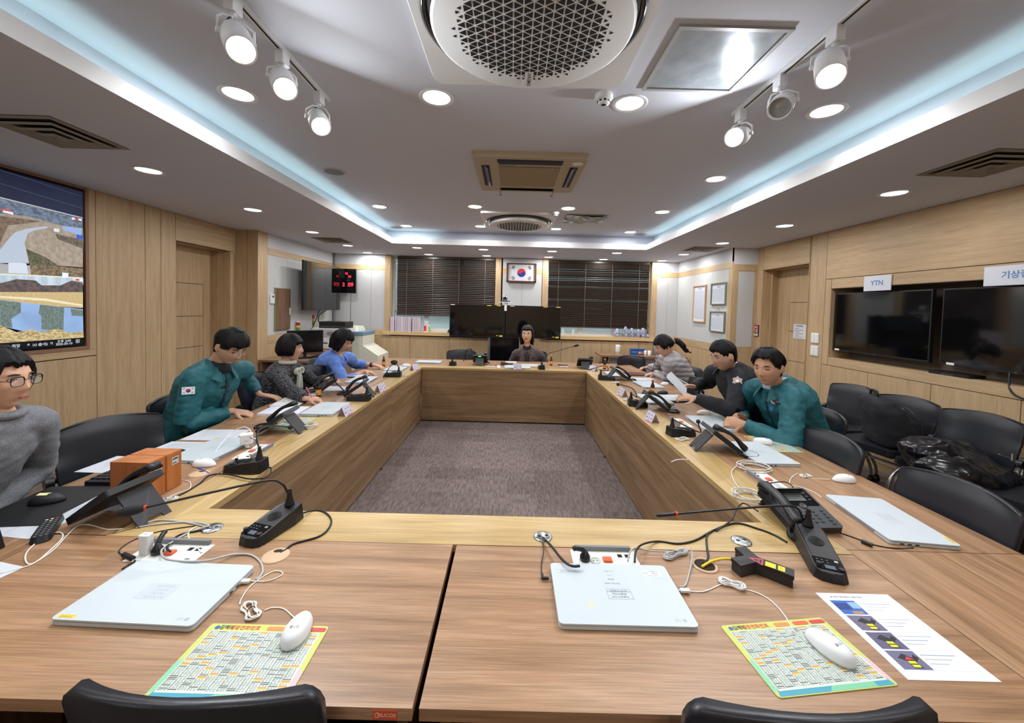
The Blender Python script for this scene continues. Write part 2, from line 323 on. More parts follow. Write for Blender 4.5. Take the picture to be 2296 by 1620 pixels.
# ---- far wall with two windows
WX = ((-2.48, -.34), (.72, 2.83))
mb = MB(); T = .02
for a, b in ((XL2-.03, WX[0][0]), (WX[0][1], WX[1][0]), (WX[1][1], XR2+.03)): mb.box(a, b, YF+.02, YF+.3, .93, ZS, 'dark')
mb.box(XL2-.03, XR2+.03, YF+.02, YF+.3, 0, .93, 'dark'); mb.box(WX[0][0], WX[1][1], YF, YF+.3, ZS-.004, ZS, 'white')
xs = [XL2, -2.87, -2.06, -1.26, -.46, .28, 1.03, 1.85, 2.61, XR2]
boards(mb, 'y', YF, T, [(xs[i], xs[i+1], .0, .93) for i in range(9)], 'oakz')
for a, b in ((XL2, -2.59), (-.2, .60), (2.94, XR2)):
    boards(mb, 'y', YF, T, [(a, b, 2.36, ZS)], 'wallw', 0); boards(mb, 'y', YF-.004, T, [(a, b, 2.26, 2.36), (a, b, .93, 1.05)], 'oakt', 0)
    c = {XL2: -2.87, -.2: .2, 2.94: 3.16}[a]; boards(mb, 'y', YF, T, [(a, c, 1.05, 2.26), (c, b, 1.05, 2.26)], 'wallp', .003)
for a, b in WX:
    mb.box(a-.11, a, YF-.012, YF+.02, .93, ZS, 'oakz'); mb.box(b, b+.11, YF-.012, YF+.02, .93, ZS, 'oakz')
    mb.box(a, a+.004, YF, YF+.3, .93, ZS, 'oakz'); mb.box(b-.004, b, YF, YF+.3, .93, ZS, 'oakz')
    mb.box(a-.13, b+.13, YF-.05, YF+.3, .95, 1.02, 'oakt')
struct('wall_far', mb)
mb = MB(); mb.box(XL-.1, XR+.1, YN-.03, YN, 0, ZS, 'oakz'); struct('wall_near', mb)
# doors
for n, (xd, ya, yb, zt, sg) in enumerate(((XL-.27, 4.655, 5.548, 2.25, 1), (XR+.25, 5.0, 5.912, 2.22, -1))):
    mb = MB(); x0, x1 = sorted((xd, xd-.04*sg)); mb.box(x0-.0, x1, ya, yb, 0, zt, 'dark')
    f = xd; a, b = (ya+.0, yb-.15) if n == 0 else (ya+.07, yb-.26)
    zs = [0.05, .52, .93, 1.34, 1.77] if n == 0 else [.05, .5, .91, 1.33, 1.74]
    h = .0035
    for i in range(4):
        mb.box(min(f, f+.006*sg), max(f, f+.006*sg), a+h, b-h, zs[i]+h, zs[i+1]-h, 'oakz')
    for r in ((ya, a-h, 0, zt), (b+h, yb, 0, zt), (a-h, b+h, zs[4]+h, zt), (a-h, b+h, 0, zs[0]-h)):
        if r[1] > r[0]: mb.box(min(f, f+.006*sg), max(f, f+.006*sg), r[0], r[1], r[2], r[3], 'oakz')
    d = struct('door_%d' % (n+1), mb)
    mb = MB(); yh = (ya+.1) if n == 0 else (ya+.035); mb.cyl((f, yh, 1.0), (f+.05*sg, yh, 1.0), .012, 'chrome'); mb.cyl((f+.05*sg, yh-.01, 1.0), (f+.05*sg, yh+.1, 1.0), .009, 'chrome'); mb.build('door_handle', d)
# windows
sky = mat((.62, .85, .88), .3, emit=.9)
for n, (a, b) in enumerate(WX):
    mb = MB(); y0 = YF+.16; fr = 'white'
    mb.box(a, b, y0, y0+.06, 1.02, 1.09, fr); mb.box(a, b, y0, y0+.06, ZS-.06, ZS, fr)
    k = 3; w = (b-a)/k
    for i in range(k+1): xx = a+w*i; mb.box(xx-.045 if i else xx, xx+.045 if i < k else xx, y0-.01, y0+.06, 1.05, ZS-.03, fr)
    wd = struct('window_%d' % (n+1), mb)
    mb = MB(); mb.box(a+.03, b-.03, y0+.03, y0+.034, 1.08, ZS-.05, mat('cfe6e6', .08, alpha=.35, spec=.8)); mb.build('pane', wd)
# what lies outside: a bright hazy concrete wall close by
mb = MB(); mb.box(-5, 5, YF+2.6, YF+2.7, -1, 4.2, mat('dfe8e8', .9)); o = struct('wall_outside', mb)
# ---- venetian blinds
def blind(x0, x1, zb, tilt, seed, label, dy=.0):
    R = random.Random(seed); e = empty('venetian_blind', label, 'blind', ((x0+x1)/2, YF+.07, zb)); w = (x1-x0)/2; H = ZS-.012-zb
    mb = MB(); mb.box(-w, w, -.03, .03, H-.04, H, 'slat'); mb.build('headrail', e)
    mb = MB(); mb.rbox(-w, w, -.026, .026, -.012, .012, 'slat'); mb.build('bottom_rail', e)
    mb = MB(); n = int(H/.038); z = .03
    for i in range(n):
        zz = .03+(H-.08)*i/(n-1); t = tilt+R.uniform(-.05, .05)
        if seed == 2 and (R.random() < .3 and .15 < i/n < .9): t += R.uniform(.2, .5)
        mb.cbox((R.uniform(-.002, .002), 0, zz), (2*w, .05, .0028), 'slat', rotx(t))
    mb.build('slats', e)
    for i in range(4):
        xx = -w+.2+(2*w-.4)*i/3; mb = MB(); mb.box(xx-.004, xx+.004, -.028, -.026, 0, H-.04, mat('6e625a', .7)); mb.box(xx-.002, xx+.002, .026, .027, 0, H-.04, mat('6e625a', .7)); mb.build('ladder_tape', e)
    mb = MB(); s = -1 if seed == 1 else 1; mb.tube([(s*(w+.005), -.035, H-.04), (s*(w+.012), -.035, .1)], .002, mat('d8d0b8', .7)); mb.lathe([(.004, 0), (.014, -.05), (.012, -.06)], mat('6b3a22', .5), (s*(w+.012), -.035, .1), 8); mb.build('pull_cord', e)
    return e
blind(-2.36, -.36, 1.36, .82, 1, 'brown venetian blind over the left window, slats closed and pale with sheen')
blind(.74, 2.79, 1.20, -1.0, 2, 'dark brown venetian blind over the right window with uneven gaps of daylight')
# ================================================================ ceiling fittings
DL = M['white']; lens = mat('fffdf8', .4, emit=9)
def make_downlight(loc, label, group, r=.088):
    e = empty('downlight', label, 'ceiling light', loc, 0, group)
    mb = MB(); mb.lathe([(r+.016, 0), (r+.016, -.004), (r+.008, -.008), (r-.008, -.0015)], DL, n=28, caps=False); mb.build('trim_ring', e)
    mb = MB(); mb.lathe([(r-.006, -.001), (.001, -.0012)], lens, n=28, caps=False, smooth=False); mb.build('diffuser', e)
    arealight('bulb', (0, 0, -.006), 2*r-.03, DOWNLIGHT_W, LAMP, parent=e); return e
dl = []
up = [(534, 211, 'large round downlight left of the row nearest the camera in the ceiling tray'), (979, 219, 'round downlight beside the far left corner of the big round air conditioner'),
 (1412, 232, 'round downlight next to the near smoke detector'), (1853, 249, 'round downlight right of the right spotlight track'),
 (1605, 401, 'round downlight alone on the right side of the tray'), (851, 463, 'leftmost downlight of the tray row before the far round air conditioner'), (1065, 463, 'downlight in front of the far round air conditioner, left one'),
 (1274, 467, 'downlight in front of the far round air conditioner, right one'), (1485, 475, 'rightmost downlight of the tray row before the far round air conditioner'),
 (911, 506, 'leftmost downlight of the last row inside the tray'), (1078, 507, 'downlight touching the left side of the far round air conditioner'), (1246, 513, 'downlight at the right corner of the far round air conditioner'), (1413, 520, 'rightmost downlight of the last row inside the tray')]
sf = [(333, 382, 'left soffit downlight nearest the camera'), (567, 470, 'second left soffit downlight, above the left door'), (700, 520, 'third left soffit downlight, before the far left air grille'), (780, 550, 'left soffit downlight beyond the air grille'),
 (824, 566, 'last left soffit downlight at the far wall'), (2005, 433, 'right soffit downlight nearest the camera'), (1759, 506, 'second right soffit downlight, above the black wall screens'), (1620, 545, 'third right soffit downlight, before the far right air grille'),
 (1533, 570, 'right soffit downlight beyond the air grille'), (935, 555, 'leftmost downlight in the front row of the far soffit'), (961, 570, 'leftmost downlight in front of the left blind'), (1084, 559, 'second downlight in the front row of the far soffit'),
 (1091, 573, 'downlight before the right end of the left blind'), (1238, 563, 'third downlight in the front row of the far soffit'), (1230, 576, 'downlight before the left end of the right blind'), (1383, 567, 'rightmost downlight in the front row of the far soffit'),
 (1353, 581, 'downlight before the middle of the right blind'), (1484, 584, 'downlight at the far wall right of the right blind')]
d0 = None
for i, (px, py, lb) in enumerate(up+sf):
    p = onz(px, py, ZC if i < len(up) else ZS)
    if d0 is None: d0 = make_downlight(p, lb, 'recessed ceiling downlights')
    else: dup(d0, p, 0, lb)
for p in ((-1.7, .9, ZC), (1.85, .9, ZC), (-2.88, 1.2, ZS), (3.06, 1.2, ZS), (-2.88, -.6, ZS), (3.06, -.6, ZS), (0, -1.7, ZS), (-.5, -.6, ZC), (.7, -.6, ZC)):  # unseen downlights, added to light the near end of the room
    dup(d0, p, 0, 'recessed downlight added overhead for light, outside the picture')
def ceiling_cassette_round(loc, label):
    e = empty('round_air_conditioner', label, 'air conditioner', loc); hw = .515
    mb = MB(); mb.prism(rrect(-hw, hw, -hw, hw, .06, 5), 0, -.035, 'white', .97); mb.build('panel', e)
    mb = MB(); mb.lathe([(.455, -.034), (.460, -.045), (.445, -.052), (.40, -.046), (.40, -.036)], 'blkg', n=64, caps=False); mb.build('outlet_ring', e)
    mb = MB(); mb.lathe([(.001, -.036), (.39, -.037), (.418, -.088), (.405, -.098), (.001, -.103)], 'white', n=64, caps=False); g = mb.build('grille', e)
    mb = MB(); s = .045; k = mat('101216', .7)
    for i in range(-14, 15):
        for j in range(-14, 15):
            for q in (0, 1):
                cx = s*(i+.5*j+(.5 if q == 0 else 1.0)); cy_ = s*.866*(j+(.333 if q == 0 else .667)); rr = math.hypot(cx, cy_); a = .45
                if rr > .33: continue
                if rr > .295: a = .24
                sc = s*a*(1 if q == 0 else -1); zz = -.0775+.0004
                T3 = [(cy_+sc*math.sin(t), cx+sc*math.cos(t), -.1032+.012*rr-.0006) for t in (PI/2, PI/2+2*PI/3, PI/2+4*PI/3)]
                mb.add(T3, [(0, 1, 2)], k)
    mb.build('grille_openings', g)
    mb = MB(); mb.text('SAMSUNG', (0, .315, -.1055), (0, -1, 0), (1, 0, 0), .024, k, .01); mb.build('lettering', g)
    mb = MB(); mb.box(-.02, .02, .255, .37, -.1048, -.09, 'white'); mb.build('name_plate', g)
    return e
p = onz(985, 195, ZC); a1 = ceiling_cassette_round((.055, 1.675, ZC), 'big round white cassette air conditioner overhead with triangular grille holes')
a2 = dup(a1, (.07, 5.56, ZC), 0, 'round white cassette air conditioner at the far end of the ceiling tray')
def cassette_4way():
    e = empty('square_air_conditioner', 'beige square four-way cassette air conditioner in mid ceiling', 'air conditioner', (.12, 3.62, ZC)); w = .475; be = mat('b7aa90', .5)
    mb = MB(); mb.prism(rrect(-w, w, -w, w, .04, 4), 0, -.045, be, .965); pn = mb.build('panel', e)
    mb = MB(); mb.box(-.26, .26, -.26, .26, -.053, -.04, mat('a08f70', .8, bump=.6, bscale=300)); mb.build('intake_grille', e, .004)
    k = mat('1a1d26', .5)
    for i in range(4):
        mb = MB(Matrix.Rotation(i*PI/2, 4, 'Z')); mb.box(-.27, .27, .34, .41, -.0475, -.043, k); mb.cbox((0, .372, -.052), (.52, .04, .004), mat('3a3f4c', .4), rotx(.6)); mb.build('air_outlet', e)
    mb = MB()
    for x in (-.27, .27): mb.box(x-.012, x+.012, .43, .58, -.05, -.046, mat('c8c2b4', .4, alpha=.6)); mb.box(x-.012, x+.012, .575, .59, -.052, -.04, 'dgrey')
    mb.build('clip', e)
    mb = MB(); mb.lathe([(.0, -.0475), (.045, -.0475)], 'white', (.39, -.36, 0), 20, False, False); mb.build('round_sticker', e)
    mb = MB(); mb.text('SAMSUNG', (-.19, -.29, -.0475), (1, 0, 0), (0, -1, 0), .03, k); mb.build('lettering', e)
cassette_4way()
def diffuser(loc, s, label):
    e = empty('air_diffuser', label, 'air vent', loc); c = mat('8d8576', .5); h = s/2
    mb = MB()
    for i in range(4):
        a, b = h*(1-.25*i), h*(1-.25*i)-.022*s/.46; z = -.004-.008*i
        for q in range(4):
            mb.T = Matrix.Rotation(q*PI/2, 4, 'Z'); mb.add([(-a, -a, z), (a, -a, z), (b, -b, z-.006), (-b, -b, z-.006), (-b+.02, -b+.03, z+.012), (b-.02, -b+.03, z+.012)], [(0, 1, 2, 3), (3, 2, 5, 4)], c)
    mb.T = Matrix(); mb.build('louvre_frame', e)
    mb = MB(); mb.box(-h*.96, h*.96, -h*.96, h*.96, -.002, 0, 'dark'); mb.build('throat', e); return e
d = diffuser((-2.85, 2.47, ZS), .47, 'square grey air grille in the left soffit near the camera')
dup(d, (3.05, 2.56, ZS), 0, 'square grey air grille in the right soffit near the camera')
d = diffuser((-2.9, 6.33, ZS), .47, 'square air grille far back in the left soffit'); dup(d, (2.98, 6.24, ZS), 0, 'square air grille far back in the right soffit')
# access hatch
e = empty('access_hatch', 'glossy framed ceiling access hatch beside the right spotlight track', 'hatch', (.94, 1.98, ZC))
mb = MB(); w = .25
for q in range(4): mb.T = Matrix.Rotation(q*PI/2, 4, 'Z'); mb.box(-w, w-.02, -w, -w+.02, -.012, 0, mat('a9abac', .4))
mb.T = Matrix(); mb.build('frame', e)
mb = MB(); mb.box(-w+.02, w-.02, -w+.02, w-.02, -.005, 0, noisy('hatch_film', '9aa2aa', 'b0b8c0', 9, .2, .35, .004, metal=.2)); mb.build('lid', e)
def speaker(px, py, lb, first=None):
    p = onz(px, py, ZC)
    if first: return dup(first, p, 0, lb)
    e = empty('ceiling_speaker', lb, 'speaker', p, 0, 'round ceiling speakers'); mb = MB(); mb.lathe([(.1, 0), (.1, -.006), (.085, -.008)], mat('b5b5b8', .5), n=28, caps=False); mb.build('rim', e)
    mb = MB(); mb.lathe([(.086, -.006), (.001, -.009)], mat('8b8b90', .7), n=28, caps=False); mb.build('mesh_cover', e); return e
s0 = speaker(750, 384, 'round flush ceiling speaker on the left of the tray')
speaker(888, 509, 'round ceiling speaker in the far left corner of the tray', s0); speaker(1437, 525, 'round ceiling speaker in the far right corner of the tray', s0)
def smoke(p, lb, first=None):
    if first: return dup(first, p, 0, lb)
    e = empty('smoke_detector', lb, 'smoke detector', p); mb = MB(); mb.lathe([(.05, 0), (.052, -.02), (.045, -.03), (.03, -.034)], 'white', n=24, caps=False); mb.build('base', e)
    mb = MB(); mb.lathe([(.032, -.034), (.034, -.05), (.02, -.058), (.001, -.058)], 'white', n=20, caps=False)
    for i in range(8): t = i*PI/4; mb.cbox((.034*math.cos(t), .034*math.sin(t), -.043), (.006, .012, .009), 'dark', rotz(t))
    mb.lathe([(.014, -.0585), (.001, -.06)], 'dark', n=16, caps=False); mb.build('sensor', e); return e
s0 = smoke(onz(1354, 212, ZC), 'white smoke detector beside the big round air conditioner'); smoke(onz(1245, 474, ZC), 'white smoke detector beside the far round air conditioner', s0)
# plastic wrapped vent
mb = MB(); c = onz(1311, 488, ZC); random.seed(3)
n = 9; vs = []; fs = []
for j in range(n):
    for i in range(n): vs.append((c.x-.26+.52*i/(n-1)+random.uniform(-.02, .02), c.y-.2+.4*j/(n-1)+random.uniform(-.02, .02), ZC-.012-random.uniform(0, .03)))
for j in range(n-1):
    for i in range(n-1): fs.append((j*n+i, j*n+n+i, j*n+n+i+1, j*n+i+1))
mb.add(vs, fs, mat('b6c0bc', .12, spec=.9, metal=.3)); mb.box(c.x-.22, c.x+.22, c.y-.17, c.y+.17, ZC-.01, ZC, 'grey')
o = mb.build('wrapped_vent'); tag(o, 'ceiling vent wrapped in crumpled clear plastic', 'air vent')
# spotlight tracks
def track(x, y0, y1, lb):
    mb = MB(); mb.box(x-.018, x-.006, y0, y1, ZC-.022, ZC, 'white'); mb.box(x+.006, x+.018, y0, y1, ZC-.022, ZC, 'white'); mb.box(x-.006, x+.006, y0, y1, ZC-.019, ZC, 'dark'); mb.box(x-.02, x+.02, y1, y1+.01, ZC-.024, ZC, 'white')
    tag(mb.build('spotlight_track'), lb, 'track rail')
xt0, xt1 = -1.155, 1.345
track(xt0, -.4, onz(735, 218, ZC).y, 'white ceiling track rail carrying the left spotlights'); track(xt1, -.4, onz(1640, 250, ZC).y, 'white ceiling track rail carrying the right spotlights')
lit = mat((1, 1, 1), .4, emit=22)
def spot(x, y, lensp, aim, on, lb):
    e = empty('track_spotlight', lb, 'spotlight', (x, y, ZC-.022), 0, 'white track spotlights'); L = Vector(lensp)-Vector((x, y, ZC-.022)); a = Vector(aim).normalized(); r = .054; Ln = .17
    mb = MB(); mb.box(-.02, .02, -.03, .03, -.06, .004, 'white'); mb.cyl((0, 0, -.06), (0, 0, -.075), .012, 'white'); mb.build('adapter', e, .003)
    c = L-a*(Ln*.62); side = a.cross(Vector((0, 0, 1))).normalized(); 
    mb = MB(); upv = Vector((0, 0, 1)); top = Vector((0, 0, -.075))
    for s in (1, -1):
        P = [top, top+side*(s*.035)+Vector((0, 0, -.003)), c+side*(s*(r+.008))+Vector((0, 0, max(.02, (top-c).z*.55))), c+side*(s*(r+.008))]
        mb.tube(P, .0045, 'white', 6); mb.cyl(c+side*(s*(r-.002)), c+side*(s*(r+.014)), .01, 'white')
    mb.build('yoke', e)
    mb = MB(); b = L-a*Ln
    R = []; u = side; w = a.cross(u)
    for rr, t in ((.02, 0), (.04, .008), (r*.93, .03), (r, .07), (r, Ln), (r-.005, Ln), (r-.007, Ln-.03), (.004, Ln-.031)):
        R.append([b+a*t+u*(rr*math.cos(2*PI*i/24))+w*(rr*math.sin(2*PI*i/24)) for i in range(24)])
    mb.rings(R, 'white'); mb.build('housing', e)
    mb = MB(); R = [[L-a*(.012 if rr < .01 else .022)+u*(rr*math.cos(2*PI*i/24))+w*(rr*math.sin(2*PI*i/24)) for i in range(24)] for rr in (r-.009, r*.6, .002)]
    mb.rings(R, lit if on else mat('9a9b9a', .3), smooth=False, caps=False); mb.build('lamp_face', e)
    mb = MB(); mb.tube([(0, 0, -.07), b*.5+Vector((0, 0, -.035))+side*.02, b], .004, 'dgrey', 6, 5); mb.build('wire', e)
    if on: arealight('bulb', L+a*.004, r*1.7, SPOT_W, (.93, .97, 1), a, parent=e)
for (mx, my, lx, ly, dy, aim, on, lb) in ((515, 0, 541, 113, .07, (.50, -.45, -.74), 1, 'lit white track spotlight nearest the camera on the left rail'), (626, 122, 640, 200, .07, (.46, -.52, -.68), 1, 'lit middle spotlight on the left rail'),
    (706, 213, 720, 284, .07, (.44, -.55, -.6), 1, 'lit farthest spotlight on the left rail'), (1875, 70, 1863, 172, .07, (-.30, -.50, -.80), 1, 'lit white track spotlight nearest the camera on the right rail'),
    (1755, 176, 1748, 243, .07, (-.55, -.62, -.55), 0, 'unlit grey-faced spotlight in the middle of the right rail'), (1663, 252, 1646, 308, .08, (-.66, -.62, -.36), 1, 'lit farthest spotlight on the right rail')):
    m = onz(mx, my, ZC-.03); spot(xt0 if mx < 1148 else xt1, m.y, ony(lx, ly, m.y-dy), aim, on, lb)
# ================================================================ conference tables
ZT_ = .73; TH = .028
def table_unit(poly, along, label, group='walnut conference desks', sides=None, edges=()):
    """walnut desk top on two board legs"""
    cx = sum(p[0] for p in poly)/len(poly); cy_ = sum(p[1] for p in poly)/len(poly)
    e = empty('conference_desk', label, 'desk', (cx, cy_, 0), 0, group)
    L = [(x-cx, y-cy_) for x, y in poly]; mb = MB(); mb.prism(L, ZT_-TH, ZT_, 'walx' if along == 'x' else 'waly'); mb.build('desktop', e, .0015)
    x0, x1 = min(p[0] for p in L), max(p[0] for p in L); y0, y1 = min(p[1] for p in L), max(p[1] for p in L)
    br = wood('brown_board', '4f3a2a', '5d4533', '68503c', 'z', 1, .5, .15) if 'br' not in M else M['br']; M['br'] = br
    for s in (0, 1):
        mb = MB()
        if along == 'x': a = x0+.03 if s == 0 else x1-.055; mb.box(a, a+.025, y0+.09, y1-.03, 0, ZT_-TH, br)
        else:
            a = y0+.03 if s == 0 else y1-.055; xx = (x0+.09, x1-.03) if cx < 0 else (x0+.03, x1-.09); mb.box(xx[0], xx[1], a, a+.025, 0, ZT_-TH, br)
        mb.build('leg', e)
    mb = MB()
    if along == 'x': mb.box(x0+.055, x1-.055, y1-.07, y1-.052, .3, ZT_-TH, br) if cy_ < 3 else mb.box(x0+.055, x1-.055, y0+.052, y0+.07, .3, ZT_-TH, br)
    else: xx = x1-.07 if cx < 0 else x0+.052; mb.box(xx, xx+.018, y0+.055, y1-.055, .3, ZT_-TH, br)
    mb.build('back_board', e); return e
def R4(x0, x1, y0, y1): return [(x0, y0), (x1, y0), (x1, y1), (x0, y1)]
tn = table_unit(R4(-1.575, -.184, .783, 1.344), 'x', 'near walnut desk left of the gap, with orange maker badge on its edge')
mb = MB(); bx = .5; mb.rbox(bx-.0, bx+.045, -.0015, .0, 0, .016, 'e06a3a', .0015) if False else None
mb.box(.615, .665, -.2825, -.2805, .7065, .7255, 'd85a34'); mb.text('HUCOS', (.644, -.2828, .716), (1, 0, 0), (0, 0, 1), .011, 'f4ddd0', .01)
mb.lathe([(.0055, 0), (.004, 0)], 'f4ddd0', (0, 0, 0), 12, False, False) if False else None
mb.tube([(.624+.005*math.cos(t), -.2827, .716+.005*math.sin(t)) for t in [i*PI/6 for i in range(12)]], .0006, 'f4ddd0', 4, closed=True); mb.build('maker_badge', tn, label='orange maker badge')
table_unit(R4(-.17, 1.214, .783, 1.341), 'x', 'near walnut desk right of the gap')
table_unit([(1.218, .783), (1.845, .783), (1.845, 1.37), (1.218, 1.37)], 'y', 'square walnut corner desk at the near right corner')
table_unit(R4(-1.95, -1.579, .783, 1.344), 'y', 'narrow walnut corner desk at the near left corner')
Ys = [1.348, 2.615, 3.95, 5.45]; names = ['nearest', 'middle', 'farthest']
for i in range(3):
    table_unit(R4(-1.95, -1.388, Ys[i]+.002, Ys[i+1]-.002), 'y', names[i]+' walnut desk along the left side of the table ring')
    table_unit(R4(1.218, 1.845, (1.373 if i == 0 else Ys[i]+.052 if i == 1 else Ys[i]+.002), Ys[i+1]-.002+(.05 if i == 0 else 0)), 'y', names[i]+' walnut desk along the right side of the table ring')
table_unit(R4(-1.95, -1.47, 5.452, 6.1), 'y', 'small walnut corner desk at the far left corner')
table_unit(R4(-1.466, -.2, 5.452, 6.1), 'x', 'far walnut desk in front of the handbag chair')
table_unit(R4(-.197, 1.216, 5.452, 6.1), 'x', 'far walnut desk where the woman in the brown blazer sits')
table_unit(R4(1.22, 1.845, 5.452, 6.1), 'y', 'small walnut corner desk at the far right corner')
def ledge(poly, ax, panel, label):
    cx = sum(p[0] for p in poly)/len(poly); cy_ = sum(p[1] for p in poly)/len(poly)
    e = empty('oak_ledge', label, 'table front', (cx, cy_, 0), 0, 'oak ledges with front panels round the ring'); L = [(x-cx, y-cy_) for x, y in poly]
    mb = MB(); mb.prism(L, ZT_-TH, ZT_, 'strx' if ax == 'x' else 'stry'); mb.build('ledge_top', e, .001)
    x0, x1, y0, y1 = panel; mb = MB(); mb.box(x0-cx, x1-cx, y0-cy_, y1-cy_, .02, ZT_-TH, 'panx' if ax == 'x' else 'pany'); mb.build('front_panel', e)
    for fx in (.12, .88):
        mb = MB()
        for fy in ((.12,) if ax == 'y' and fx == .12 else (.88,)): mb.cyl((x0+(x1-x0)*fx-cx, y0+(y1-y0)*fy-cy_, 0), (x0+(x1-x0)*fx-cx, y0+(y1-y0)*fy-cy_, .02), .006, 'dark')
        mb.build('levelling_foot', e)
    return e
a, b, c, d_ = -1.188, 1.022, 1.54, 5.25; o_ = .195
ledge([(a-.21, 1.346), (b+.2, 1.346), (b, c), (a, c)], 'x', (a, b, c-.022, c-.004), 'pale oak ledge nearest the camera, its panel hidden behind')
ledge([(a-o_, 1.347+.006), (a, c+.001), (a, 3.95), (a-o_, 3.95)], 'y', (a-.022, a-.004, c, 3.95), 'nearer oak ledge and front panel on the left side')
ledge([(a-o_, 3.953), (a, 3.953), (a, d_), (a-o_, d_+o_)], 'y', (a-.022, a-.004, 3.953, d_), 'farther oak ledge and front panel on the left side')
ledge([(a, d_+.001), (b, d_+.001), (b+o_, d_+o_), (a-o_, d_+o_)], 'x', (a, b, d_+.004, d_+.022), 'oak ledge and front panel across the far side')
ledge([(b, c+.001), (b+o_, 1.353), (b+o_, 3.95), (b, 3.95)], 'y', (b+.004, b+.022, c, 3.95), 'nearer oak ledge and front panel on the right side')
ledge([(b, 3.953), (b+o_, 3.953), (b+o_, d_+o_), (b, d_)], 'y', (b+.004, b+.022, 3.953, d_), 'farther oak ledge and front panel on the right side')
# ================================================================ chairs
def chair_proto(label, loc, rz, backmat='leather'):
    e = empty('nesting_chair', label, 'chair', loc, rz, 'black nesting chairs on castors')
    def surf(hw, z0, z1, t, curve, m, name, y0, lean, parent=e, bow=.02):
        mb = MB(); NU, NV = 14, 16; F = []; 
        for side in (0, 1):
            for j in range(NV+1):
                v = .5-.5*math.cos(PI*j/NV)
                for i in range(NU+1):
                    u = math.sin(PI/2*(-1+2*i/NU))
                    w = hw*(1-.10*(1-v)*(1-v)) - .0
                    k = max(0, abs(v-.5)*2-.8)/.2; cut = (1-math.sqrt(max(0, 1-k*k)))*.035
                    x = u*(w-cut); z = z0+(z1-z0)*v - (bow*u*u if v > .5 else -bow*.3*u*u)
                    edge = max(abs(u), abs(2*v-1)); th = t*(1-.55*max(0, edge-.75)/.25) if side == 0 else 0
                    y = y0-lean*(v)+curve*u*u+(th if side == 0 else 0) - (0 if side == 0 else .006)
                    F.append((x, y, z))
        n = (NU+1)*(NV+1); fs = []
        for j in range(NV):
            for i in range(NU):
                q = j*(NU+1)+i; fs.append((q, q+NU+1, q+NU+2, q+1)); fs.append((n+q, n+q+1, n+q+NU+2, n+q+NU+1))
        for i in range(NU): fs.append((i, i+1, n+i+1, n+i)); q = NV*(NU+1)+i; fs.append((q, n+q, n+q+1, q+1))
        for j in range(NV): q = j*(NU+1); fs.append((q, n+q, n+q+NU+1, q+NU+1)); q += NU; fs.append((q, q+NU+1, n+q+NU+1, n+q))
        mb.add(F, fs, m, True); return mb.build(name, parent, smooth=True)
    bk = surf(.235, .48, .875, .034, .05, backmat, 'backrest', -.22, .075)
    mb = MB(); mb.rbox(-.235, .235, -.2, .25, .435, .485, 'leather', .06, 5, .97); mb.build('seat', e, .012)
    for s in (1, -1):
        mb = MB(); x = s*.255
        mb.cyl((x-s*.02, -.20, .60), (x+s*.012, -.20, .60), .028, 'blk', n=16); mb.cyl((x-s*.05, -.215, .60), (x, -.21, .60), .016, 'blk'); mb.build('pivot', e)
        mb = MB(); mb.tube([(x, -.20, .60), (x, -.175, .50), (x, -.12, .42), (x, -.02, .38), (x, .12, .36), (x, .21, .27), (x, .235, .14), (x, .235, .062)], .0125, 'silver', 10, 4); mb.build('front_leg', e)
        mb = MB(); mb.tube([(x-s*.02, .05, .375), (x-s*.01, -.12, .30), (x, -.22, .17), (x, -.245, .062)], .0125, 'silver', 10, 4); mb.build('rear_leg', e)
        for y in (.235, -.245):
            mb = MB(); mb.cyl((x-.016, y, .027), (x+.016, y, .027), .026, 'blk'); mb.box(x-.012, x+.012, y-.014, y+.014, .03, .066, 'blk'); mb.build('castor', e)
    mb = MB(); mb.cyl((-.25, .12, .36), (.25, .12, .36), .01, 'silver'); mb.cyl((-.25, -.1, .415), (.25, -.1, .415), .01, 'silver'); mb.box(-.2, .2, -.15, .2, .42, .436, 'blk'); mb.build('seat_support', e)
    return e
def rzf(dx, dy): return math.atan2(-dx, dy)      # local +Y faces (dx, dy)
